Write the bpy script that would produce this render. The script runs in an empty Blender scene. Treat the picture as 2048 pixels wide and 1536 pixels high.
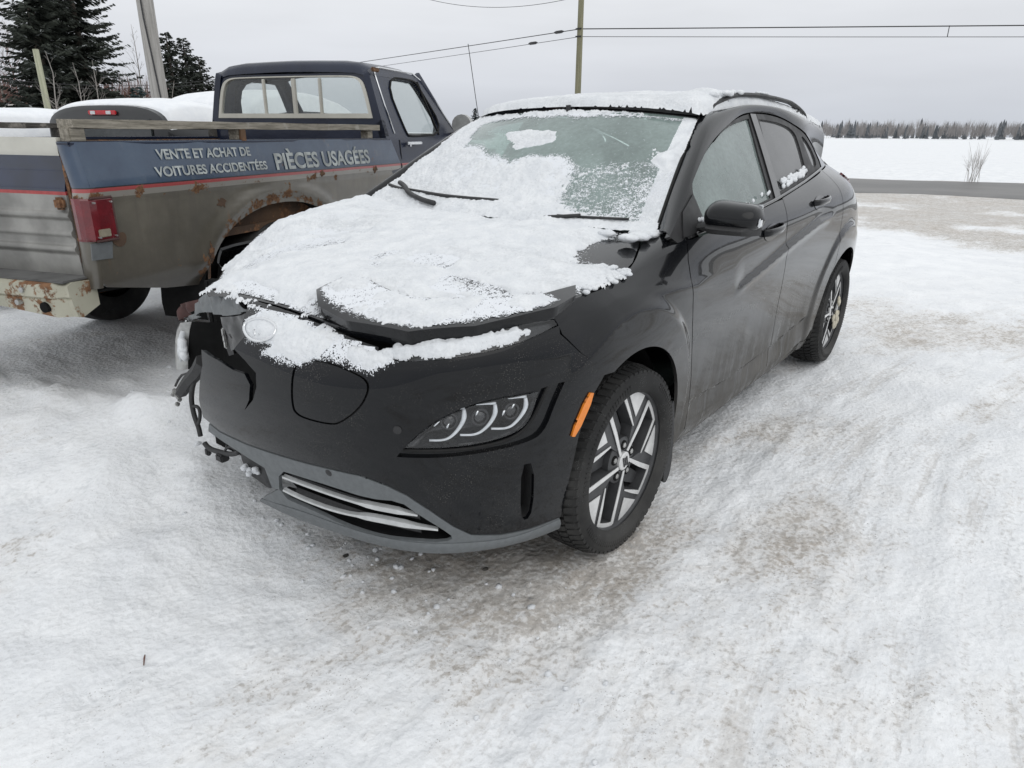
import bpy, bmesh, math, random
import numpy as np
from mathutils import Vector, Matrix
from mathutils.geometry import delaunay_2d_cdt
random.seed(7); rng = np.random.default_rng(7)
scene = bpy.context.scene
col = scene.collection
# ---------------------------------------------------------------- camera (car frame: x forward, y left, z up, front axle at the origin)
CAM = (1.84050, 1.79998, 1.33362, -2.49073, -0.35108, 0.00787, 1373.13499)
def cam_axes(yaw, pitch, roll):
    f = np.array([math.cos(yaw)*math.cos(pitch), math.sin(yaw)*math.cos(pitch), math.sin(pitch)])
    r = np.array([math.sin(yaw), -math.cos(yaw), 0.]); u = np.cross(r, f)
    c, s = math.cos(roll), math.sin(roll)
    return c*r+s*u, -s*r+c*u, f
cd = bpy.data.cameras.new('camera'); cam = bpy.data.objects.new('camera', cd); col.objects.link(cam)
_r, _u, _f = cam_axes(*CAM[3:6])
cam.matrix_world = Matrix([[_r[0], _u[0], -_f[0], CAM[0]], [_r[1], _u[1], -_f[1], CAM[1]], [_r[2], _u[2], -_f[2], CAM[2]], [0, 0, 0, 1]])
cd.sensor_width = 36; cd.lens = CAM[6]/2048*36; cd.clip_start = .05; cd.clip_end = 6000
scene.camera = cam
# ---------------------------------------------------------------- overcast sky, weak wide sun
SUN_EL, SUN_AZ = math.radians(48), math.radians(20)
world = bpy.data.worlds.new('World'); scene.world = world; world.use_nodes = True
wn, wl = world.node_tree.nodes, world.node_tree.links
wn.clear()
w_out = wn.new('ShaderNodeOutputWorld'); w_bg = wn.new('ShaderNodeBackground'); wl.new(w_bg.outputs[0], w_out.inputs[0])
w_sky = wn.new('ShaderNodeTexSky'); w_sky.sky_type = 'NISHITA'; w_sky.sun_disc = False
w_sky.sun_elevation = SUN_EL; w_sky.sun_rotation = SUN_AZ; w_sky.air_density = 1.0; w_sky.dust_density = 4.0
w_bw = wn.new('ShaderNodeHueSaturation'); w_bw.inputs['Saturation'].default_value = .12; wl.new(w_sky.outputs[0], w_bw.inputs['Color'])
# cloud deck: even grey, brighter overhead than at the horizon, with soft drifts
w_tc = wn.new('ShaderNodeTexCoord'); w_sep = wn.new('ShaderNodeSeparateXYZ'); wl.new(w_tc.outputs['Generated'], w_sep.inputs[0])
w_ramp = wn.new('ShaderNodeValToRGB'); wl.new(w_sep.outputs[2], w_ramp.inputs[0])
SKY_K = 10.0
cr = w_ramp.color_ramp; cr.elements[0].position = 0.0; cr.elements[0].color = (.60, .635, .695, 1)
cr.elements[1].position = 1.0; cr.elements[1].color = (.965, .995, 1.02, 1)
for p_, c_ in ((.07, (.665, .69, .74)), (.20, (.83, .85, .88)), (.45, (.905, .93, .955))):
    e_ = cr.elements.new(p_); e_.color = (*c_, 1)
w_map = wn.new('ShaderNodeMapping'); w_map.inputs['Scale'].default_value = (1.2, 1.2, 7.0); wl.new(w_tc.outputs['Generated'], w_map.inputs[0])
w_ns = wn.new('ShaderNodeTexNoise'); w_ns.inputs['Scale'].default_value = 1.6; w_ns.inputs['Detail'].default_value = 4; wl.new(w_map.outputs[0], w_ns.inputs[0])
w_nm = wn.new('ShaderNodeMapRange'); w_nm.inputs[1].default_value = .3; w_nm.inputs[2].default_value = .7; w_nm.inputs[3].default_value = .90*SKY_K; w_nm.inputs[4].default_value = 1.08*SKY_K
wl.new(w_ns.outputs[0], w_nm.inputs[0])
w_mul = wn.new('ShaderNodeVectorMath'); w_mul.operation = 'SCALE'; wl.new(w_ramp.outputs[0], w_mul.inputs[0]); wl.new(w_nm.outputs[0], w_mul.inputs['Scale'])
w_mix = wn.new('ShaderNodeMix'); w_mix.data_type = 'RGBA'; w_mix.inputs[0].default_value = .94
wl.new(w_bw.outputs[0], w_mix.inputs[6]); wl.new(w_mul.outputs[0], w_mix.inputs[7]); wl.new(w_mix.outputs[2], w_bg.inputs[0])
w_bg.inputs[1].default_value = .10
sd = bpy.data.lights.new('sun', 'SUN'); sd.energy = .55; sd.angle = math.radians(60); sd.color = (1, .975, .94)
sun = bpy.data.objects.new('sun', sd); col.objects.link(sun)
sun.rotation_euler = (math.radians(90)-SUN_EL, 0, math.radians(180)-SUN_AZ)
vs = scene.view_settings; vs.view_transform = 'Standard'; vs.look = 'None'; vs.exposure = .07; vs.gamma = 1; vs.use_curve_mapping = False
# ---------------------------------------------------------------- helpers
def hash2(ix, iy, seed):
    n = (ix.astype(np.int64)*374761393+iy.astype(np.int64)*668265263+seed*1274126177) & 0x7fffffff
    n = ((n ^ (n >> 13))*1274126177) & 0x7fffffff
    n = ((n ^ (n >> 16))*69069+12345) & 0x7fffffff
    return (n & 0xffffff)/float(0xffffff)
def vnoise(x, y, seed=0):
    x = np.asarray(x, float); y = np.asarray(y, float)
    ix = np.floor(x); iy = np.floor(y); fx = x-ix; fy = y-iy
    fx = fx*fx*fx*(fx*(fx*6-15)+10); fy = fy*fy*fy*(fy*(fy*6-15)+10)
    a = hash2(ix, iy, seed); b = hash2(ix+1, iy, seed); c = hash2(ix, iy+1, seed); d = hash2(ix+1, iy+1, seed)
    return a+(b-a)*fx+(c-a)*fy+(a-b-c+d)*fx*fy
def fbm(x, y, f, oct_=4, seed=0, gain=.5):
    s = 0; a = 1; t = 0
    for o in range(oct_):
        s = s+a*vnoise(x*f+o*17.3, y*f-o*9.1, seed+o*31); t += a; a *= gain; f *= 2.03
    return s/t
def in_poly(x, y, poly):
    x = np.asarray(x); y = np.asarray(y); inside = np.zeros(x.shape, bool); n = len(poly)
    for i in range(n):
        x1, y1 = poly[i]; x2, y2 = poly[(i+1) % n]
        if y1 == y2: continue
        c = ((y1 > y) != (y2 > y)) & (x < (x2-x1)*(y-y1)/(y2-y1)+x1)
        inside ^= c
    return inside
def poly_sd(x, y, poly):
    """signed distance to a closed outline, positive inside"""
    x = np.asarray(x, float); y = np.asarray(y, float); best = np.full(x.shape, 1e9); n = len(poly)
    for i in range(n):
        ax, ay = poly[i]; bx_, by_ = poly[(i+1) % n]; dx, dy = bx_-ax, by_-ay; l2 = dx*dx+dy*dy+1e-12
        t = np.clip(((x-ax)*dx+(y-ay)*dy)/l2, 0, 1)
        best = np.minimum(best, np.hypot(x-ax-t*dx, y-ay-t*dy))
    return np.where(in_poly(x, y, poly), best, -best)
def resample(poly, h, closed=True):
    out = []; n = len(poly)
    for i in range(n if closed else n-1):
        a = np.array(poly[i], float); b = np.array(poly[(i+1) % n], float)
        k = max(1, int(math.ceil(np.linalg.norm(b-a)/h)))
        out += [tuple(a+(b-a)*j/k) for j in range(k)]
    if not closed: out.append(tuple(poly[-1]))
    return out
def smooth_poly(pts, closed=True, it=2, sharp=()):
    """Chaikin corner cutting; indices in sharp keep their corner"""
    pts = [tuple(p) for p in pts]; flags = [i in sharp for i in range(len(pts))]
    for _ in range(it):
        o = []; f = []; n = len(pts)
        for i in range(n):
            p = np.array(pts[i])
            if flags[i] or (not closed and i in (0, n-1)):
                o.append(tuple(p)); f.append(True); continue
            a = np.array(pts[i-1]); b = np.array(pts[(i+1) % n])
            o.append(tuple(p*.75+a*.25)); f.append(False); o.append(tuple(p*.75+b*.25)); f.append(False)
        pts, flags = o, f
    return pts
def link(o, parent=None):
    col.objects.link(o)
    if parent is not None: o.parent = parent
    return o
def empty(name, loc=(0, 0, 0), rz=0, label=None, cat=None, group=None):
    o = bpy.data.objects.new(name, None); o.location = loc; o.rotation_euler = (0, 0, rz); o.empty_display_size = .2; col.objects.link(o)
    return tag(o, label, cat, group)
def tag(o, label=None, cat=None, group=None, kind=None):
    if label: o['label'] = label
    if cat: o['category'] = cat
    if group: o['group'] = group
    if kind: o['kind'] = kind
    return o
def mesh_obj(name, verts, faces, mat, parent=None, smooth=False, normals=None, matrix=None, mats=None, fmat=None):
    me = bpy.data.meshes.new(name)
    verts = np.asarray(verts, float)
    me.from_pydata(verts.tolist(), [], faces if isinstance(faces, list) else faces.tolist())
    for m_ in (mats or [mat]): me.materials.append(m_)
    if fmat is not None: me.polygons.foreach_set('material_index', np.asarray(fmat, np.int32))
    if smooth: me.polygons.foreach_set('use_smooth', np.ones(len(me.polygons), bool))
    if normals is not None: me.normals_split_custom_set_from_vertices(np.asarray(normals).tolist())
    me.update()
    o = bpy.data.objects.new(name, me)
    if matrix is not None: o.matrix_local = matrix
    return link(o, parent)
class MB:
    """collects shapes into one mesh"""
    def __init__(s): s.v = []; s.f = []; s.m = []; s.mi = 0
    def add(s, v, f):
        b = len(s.v); s.v += [tuple(map(float, p)) for p in v]; s.f += [tuple(int(i)+b for i in q) for q in f]; s.m += [s.mi]*len(f)
        return s
    def box(s, c, d, R=None):
        c = np.array(c, float); d = np.array(d, float)/2
        p = np.array([(x, y, z) for x in (-1, 1) for y in (-1, 1) for z in (-1, 1)])*d
        if R is not None: p = p@np.asarray(R).T
        return s.add(p+c, [(0,1,3,2),(4,6,7,5),(0,4,5,1),(2,3,7,6),(0,2,6,4),(1,5,7,3)])
    def bbox(s, c, d, b=.01, R=None):
        """box with bevelled edges"""
        bm = bmesh.new(); bmesh.ops.create_cube(bm, size=1); bmesh.ops.scale(bm, vec=d, verts=bm.verts)
        bmesh.ops.bevel(bm, geom=list(bm.edges), offset=min(b, min(d)*.45), segments=2, affect='EDGES')
        p = np.array([v.co[:] for v in bm.verts]); bm.verts.index_update(); f = [[v.index for v in q.verts] for q in bm.faces]; bm.free()
        if R is not None: p = p@np.asarray(R).T
        return s.add(p+np.array(c), f)
    def tube(s, pts, r, n=8, cap=True):
        pts = [np.array(p, float) for p in pts]; k = len(pts); rr = r if hasattr(r, '__len__') else [r]*k
        v = []; f = []
        t0 = pts[1]-pts[0]; t0 /= np.linalg.norm(t0); a = np.cross(t0, [0, 0, 1.]);
        if np.linalg.norm(a) < 1e-3: a = np.cross(t0, [1., 0, 0])
        a /= np.linalg.norm(a)
        for i, p in enumerate(pts):
            t = pts[min(i+1, k-1)]-pts[max(i-1, 0)]; t /= np.linalg.norm(t)+1e-12
            a = a-t*(a@t); a /= np.linalg.norm(a)+1e-12; b = np.cross(t, a)
            for j in range(n):
                w = 2*math.pi*j/n; v.append(p+rr[i]*(math.cos(w)*a+math.sin(w)*b))
        for i in range(k-1):
            for j in range(n): f.append((i*n+j, i*n+(j+1) % n, (i+1)*n+(j+1) % n, (i+1)*n+j))
        if cap: f.append(tuple(range(n-1, -1, -1))); f.append(tuple((k-1)*n+j for j in range(n)))
        return s.add(v, f)
    def loft(s, rings, closed=False, cap=False):
        n = len(rings[0]); v = [p for r in rings for p in r]; f = []
        for i in range(len(rings)-1):
            for j in range(n if closed else n-1): f.append((i*n+j, i*n+(j+1) % n, (i+1)*n+(j+1) % n, (i+1)*n+j))
        if cap: f.append(tuple(range(n-1, -1, -1))); f.append(tuple((len(rings)-1)*n+j for j in range(n)))
        return s.add(v, f)
    def prism(s, poly, a, b, fn):
        """closed outline poly extruded from a to b; fn(p, q, h) places it"""
        n = len(poly); v = [fn(p[0], p[1], a) for p in poly]+[fn(p[0], p[1], b) for p in poly]
        f = [tuple(range(n)), tuple(range(2*n-1, n-1, -1))]+[(i, (i+n), (i+1) % n+n, (i+1) % n) for i in range(n)]
        return s.add(v, f)
    def build(s, name, mat, parent=None, smooth=False, mats=None, auto=None):
        o = mesh_obj(name, s.v, s.f, mat, parent, smooth, mats=mats, fmat=s.m if mats else None)
        bm = bmesh.new(); bm.from_mesh(o.data); bmesh.ops.recalc_face_normals(bm, faces=bm.faces)
        if auto:
            for e in bm.edges:
                if len(e.link_faces) == 2 and e.calc_face_angle(0) > math.radians(auto): e.smooth = False
            for q in bm.faces: q.smooth = True
        bm.to_mesh(o.data); bm.free()
        return o
def surf_normals(S, a, b, P, flip=1.0):
    e = 2e-3
    du = S(a+e, b)-S(a-e, b); dv = S(a, b+e)-S(a, b-e)
    n = np.cross(du, dv); n /= np.linalg.norm(n, axis=1)[:, None]+1e-12
    return n*flip
def panel(name, S, poly, mat, parent, h=.02, hb=.012, holes=(), off=0.0, thick=.012, flip=1.0, extra=None, dz=None, metric=(1, 1)):
    """trimmed piece of a curved surface S(a,b): outline poly with holes, thickness and turned-in edges"""
    mx, my = metric
    loops = [resample([(p[0]*mx, p[1]*my) for p in q], hb) for q in [poly]+list(holes)]
    pts = []; edges = []
    for L in loops:
        b0 = len(pts); pts += L; edges += [(b0+i, b0+(i+1) % len(L)) for i in range(len(L))]
    nb = len(pts)
    pa = np.array(loops[0]); lo = pa.min(0); hi = pa.max(0)
    gx, gy = np.meshgrid(np.arange(lo[0]+h/2, hi[0], h), np.arange(lo[1]+h/2, hi[1], h))
    gx = gx+(np.arange(gx.shape[0]) % 2)[:, None]*h*.5
    gx = gx.ravel(); gy = gy.ravel()
    sd_ = poly_sd(gx, gy, loops[0])
    keep = sd_ > hb*.6
    for L in loops[1:]: keep &= poly_sd(gx, gy, L) < -hb*.6
    pts += list(zip(gx[keep], gy[keep]))
    co, ed, fa, ov, oe, of = delaunay_2d_cdt([Vector(p) for p in pts], edges, [], 0, 1e-6)
    q = np.array([c[:] for c in co])
    tri = np.array([f for f in fa if len(f) == 3])
    ce = q[tri].mean(1)
    ins = in_poly(ce[:, 0], ce[:, 1], loops[0])
    for L in loops[1:]: ins &= ~in_poly(ce[:, 0], ce[:, 1], L)
    tri = tri[ins]
    A_, B_ = q[:, 0]/mx, q[:, 1]/my
    P = S(A_, B_); N = surf_normals(S, A_, B_, P, flip)
    if dz is not None: P = P+N*dz(A_, B_)[:, None]
    P = P+N*off
    # winding along N
    fn = np.cross(P[tri[:, 1]]-P[tri[:, 0]], P[tri[:, 2]]-P[tri[:, 0]])
    bad = (fn*N[tri[:, 0]]).sum(1) < 0
    tri[bad] = tri[bad][:, ::-1]
    if dz is not None:
        N2 = np.zeros_like(P); fn = np.cross(P[tri[:, 1]]-P[tri[:, 0]], P[tri[:, 2]]-P[tri[:, 0]])
        for k in range(3): np.add.at(N2, tri[:, k], fn)
        N = N2/(np.linalg.norm(N2, axis=1)[:, None]+1e-12)
    verts = [P]; norms = [N]; faces = [tuple(t) for t in tri.tolist()]
    if thick:
        # boundary edges -> skirt
        from collections import Counter
        cnt = {}
        for t in tri.tolist():
            for i in range(3):
                a, b = t[i], t[(i+1) % 3]; cnt.setdefault((min(a, b), max(a, b)), []).append((a, b))
        be = [v[0] for v in cnt.values() if len(v) == 1]
        base = len(P); idx = {}
        ev = sorted({i for e in be for i in e})
        idx = {v: base+i for i, v in enumerate(ev)}; idx2 = {v: base+len(ev)+i for i, v in enumerate(ev)}
        out = np.zeros((len(P), 3))
        for a, b in be:
            d = np.cross(P[b]-P[a], N[a]); d /= np.linalg.norm(d)+1e-12; out[a] += d; out[b] += d
        out /= np.linalg.norm(out, axis=1)[:, None]+1e-12
        verts += [P[ev], P[ev]-N[ev]*thick]; norms += [out[ev], out[ev]]
        faces += [(idx[b], idx[a], idx2[a], idx2[b]) for a, b in be]
    o = mesh_obj(name, np.concatenate(verts), faces, mat, parent, True, np.concatenate(norms))
    return o
# ---------------------------------------------------------------- surfaces of the car (metres, car frame: x forward, y left, z up)
def nspline_matrix(t):
    n = len(t); h = np.diff(t)
    A = np.zeros((n, n)); B = np.zeros((n, n))
    A[0, 0] = A[-1, -1] = 1.0
    for i in range(1, n-1):
        A[i, i-1] = h[i-1]; A[i, i] = 2*(h[i-1]+h[i]); A[i, i+1] = h[i]
        B[i, i-1] = 6/h[i-1]; B[i, i] = -6/h[i-1]-6/h[i]; B[i, i+1] = 6/h[i]
    return np.linalg.solve(A, B)
def spl_weights(t, S, q):
    t = np.asarray(t, float); q = np.asarray(q, float)
    i = np.clip(np.searchsorted(t, q)-1, 0, len(t)-2)
    h = t[i+1]-t[i]; a = (t[i+1]-q)/h; b = 1-a
    ac = np.clip(a, -1, 2); bc = 1-ac
    n = len(t); Wt = np.zeros((len(q), n)); r = np.arange(len(q))
    Wt[r, i] += a; Wt[r, i+1] += b
    Wt += ((ac**3-ac)*h*h/6)[:, None]*S[i] + ((bc**3-bc)*h*h/6)[:, None]*S[i+1]
    return Wt
def interp_smooth(t, y, q):
    t = np.asarray(t, float)
    return spl_weights(t, nspline_matrix(t), np.atleast_1d(q)) @ np.asarray(y, float)
def sstep(a, b, x):
    t = np.clip((x-a)/(b-a+1e-12), 0, 1); return t*t*(3-2*t)
def GREEN(x, z):
    x = np.atleast_1d(np.asarray(x, float)); z = np.atleast_1d(np.asarray(z, float))
    y = .848-.50*(z-1)-.10*(z-1)**2-.03*((x+1.5)/1.2)**2
    y = y-.22*sstep(0, 1, (-x-2.2)/1.2)*np.clip((z-1)/.25, .2, 1.3)
    return np.stack([x, y, z], 1)
BASE = np.array([(.69,-.70),(.775,-.58),(.83,-.40),(.855,-.2),(.862,0),(.855,.2),(.83,.40),(.775,.58),(.69,.70),(.575,.785),(.45,.84),(.30,.872),(.10,.888),(-.15,.890),(-.45,.880),(-.9,.872),(-1.4,.872),(-1.9,.878),(-2.3,.888),(-2.6,.893),(-2.9,.868),(-3.1,.80),(-3.22,.67),(-3.30,.4),(-3.33,0)])
FR = np.array([0,.06,.14,.27,.43,.59,.75,.86,.94,1.0])
OF = [-.12,-.09,-.065,-.04,-.012,0,-.003,-.022,-.055,-.11]
OK_ = [-.07,-.05,-.035,-.02,-.005,0,-.003,-.012,-.03,-.065]
OS = [-.08,-.05,-.035,-.02,-.008,0,0,-.015,-.04,-.075]
OD = [-.062,-.042,-.034,-.026,-.016,-.002,.004,-.006,-.028,-.055]
OQ = [-.10,-.06,-.03,-.015,-.003,0,-.005,-.02,-.045,-.08]
ZT = [.865]*8+[.868,.875,.885,.905,.915,.945,.99,1.02,1.06,1.11,1.155,1.175,1.145,1.095,1.07,1.07,1.07]
UK = np.concatenate([[0], np.cumsum(np.hypot(*np.diff(BASE, axis=0).T))]); UK -= UK[4]
def _grid():
    off = [OF]*8+[OK_]*3+[OS]*4+[OD]*4+[OQ]*6
    off = np.array(off)
    off[19] = [-.10,-.06,-.03,-.015,-.003,0,-.006,-.03,-.065,-.105]; off[20] = off[21] = [-.10,-.06,-.03,-.015,-.003,0,-.012,-.055,-.11,-.17]
    # soften zone changes
    off[7] = (off[7]+off[8])/2; off[10] = (off[10]*1.3+off[11]*.7)/2; off[14] = (off[14]+off[15])/2; off[18] = (off[18]+off[19])/2
    for i in range(14, 22):
        gy = float(GREEN(BASE[i, 0], ZT[i])[0, 1]); off[i][9] = (gy+.004-BASE[i, 1]) if i < 21 else off[i][9]
        off[i][8] = off[i][7]+(off[i][9]-off[i][7])*.42
    T = np.gradient(BASE, axis=0); T /= np.linalg.norm(T, axis=1)[:, None]
    N = np.stack([T[:, 1], -T[:, 0]], 1)
    N = N*np.sign((N*[1,1]).sum(1)+1e-9)[:, None] if False else N
    P = np.zeros((len(BASE), len(FR), 3))
    for i in range(len(BASE)):
        P[i, :, :2] = BASE[i]+off[i][:, None]*N[i]
        P[i, :, 2] = .17+(ZT[i]-.17)*FR
    return P
WP = _grid(); VK = FR*.85
WSU = nspline_matrix(UK); WSV = nspline_matrix(VK)
def arch_d(x, z):
    d1 = np.hypot(x-.02, (z-.33)*.985); d2 = np.hypot(x+2.585, (z-.33)*.985)
    return np.minimum(d1, d2)
def dist_poly(x, z, pts):
    best = np.full(x.shape, 9.); sgn = np.zeros(x.shape); par = np.zeros(x.shape)
    L = 0; tot = sum(math.hypot(pts[i+1][0]-pts[i][0], pts[i+1][1]-pts[i][1]) for i in range(len(pts)-1))
    for i in range(len(pts)-1):
        ax, az = pts[i]; bx_, bz = pts[i+1]; dx, dz = bx_-ax, bz-az; l2 = dx*dx+dz*dz
        t = np.clip(((x-ax)*dx+(z-az)*dz)/l2, 0, 1)
        d = np.hypot(x-ax-t*dx, z-az-t*dz)
        m = d < best
        best = np.where(m, d, best); sgn = np.where(m, np.sign((z-az)*abs(dx)-dz*np.sign(dx)*(x-ax)), sgn)
        par = np.where(m, (L+t*math.sqrt(l2))/tot, par); L += math.sqrt(l2)
    return best, sgn, par
def side_disp(x, z):
    d = arch_d(x, z)
    up = sstep(.05, .25, z)
    r_out = .50+.03*np.sin(np.arctan2(z-.33, np.where(x > -1.3, -(x-.02), x+2.585)))
    fl = .013*(1-sstep(r_out-.04, r_out+.012, d))*sstep(.12, .20, z)
    fl = fl*(1-sstep(.16, .50, x))
    # shoulder crease over the front wheel running back into the door
    dd, s, p = dist_poly(x, z, [(.30,.845),(.10,.875),(-.18,.862),(-.42,.835),(-.72,.845),(-.95,.87)])
    fade = sstep(0, .12, p)*(1-sstep(.45, .80, p))
    cr = .010*np.exp(-(dd/.05)**2)*fade + .004*np.where(s > 0, -1, 0)*sstep(0, .03, dd)*np.exp(-(dd/.10)**2)*fade
    # scallop below the handles
    dd2, s2, p2 = dist_poly(x, z, [(-.80,.742),(-1.20,.80),(-1.60,.865),(-1.95,.915),(-2.25,.93)])
    f2 = sstep(0, .10, p2)*(1-sstep(.80, 1, p2))
    cr2 = f2*(.007*np.exp(-(dd2/.022)**2) - .010*np.where(s2 > 0, 1, 0)*sstep(0, .022, dd2)*np.exp(-(dd2/.085)**2))
    # lower door swage
    dd3, s3, p3 = dist_poly(x, z, [(-.52,.37),(-1.0,.335),(-1.6,.355),(-2.12,.40)])
    cr3 = -.010*np.where(s3 < 0, 1, 0)*sstep(0, .012, dd3)*np.exp(-(dd3/.08)**2)*sstep(.0, .05, p3)*(1-sstep(.95, 1, p3))
    return fl+cr+cr2+cr3
def WRAP(u, v, detail=True):
    u = np.atleast_1d(np.asarray(u, float)); v = np.atleast_1d(np.asarray(v, float))
    Wu = spl_weights(UK, WSU, u); Wv = spl_weights(VK, WSV, v)
    P = np.einsum('ni,nj,ijk->nk', Wu, Wv, WP)
    if detail:
        m = (sstep(.75, 1.15, u))*(1-sstep(UK[20], UK[21], u))
        P[:, 1] += side_disp(P[:, 0], P[:, 2])*m
    return P
def ROOF(x, y):
    x = np.atleast_1d(np.asarray(x, float)); y = np.atleast_1d(np.asarray(y, float))
    zc = 1.50-np.where(x > -1.75, .045*((x+1.75)/.75)**2, .075*((x+1.75)/1.1)**2)
    w = np.abs(y)/.60
    return np.stack([x, y, zc-.030*w**2-.022*w**6], 1)
def WIND(u, v):
    u = np.atleast_1d(np.asarray(u, float)); v = np.atleast_1d(np.asarray(v, float))
    y = u*(.726+(.568-.726)*v)
    c = 1-np.abs(u)**2.2
    x = -.39+(-1.03+.39)*v+c*(.115-.02*v)
    z = 1.012+(1.395-1.012)*v+c*(.004+.030*v)+.022*np.sin(np.pi*v)
    return np.stack([x, y, z], 1)
def HOOD(x, y):
    x = np.atleast_1d(np.asarray(x, float)); y = np.atleast_1d(np.asarray(y, float))
    ze = interp_smooth([-.6,-.375,-.12,.03,.20,.38,.6,.8], [1.02,1.0,.952,.925,.908,.888,.85,.80], x)
    zc = interp_smooth([-.6,-.3,0,.3,.5,.64,.74,.82], [1.05,1.02,.993,.955,.928,.902,.872,.835], x)
    w = np.clip(np.abs(y)/.80, 0, 1.2)
    z = zc+(ze-zc)*w**2.6
    # crushed right front corner, pushed back and down
    dn = sstep(0, 1, (x-.10)/.55)*sstep(0, 1, (-y-.12)/.55)
    z = z-.10*dn
    z = z+.008*np.sin(x*17+y*9)*dn
    z = z+.034*sstep(0, 1, (-y-.30)/.40)*sstep(.34, .10, x)*sstep(-.62, -.25, x)
    return np.stack([x, y, z], 1)
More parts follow.
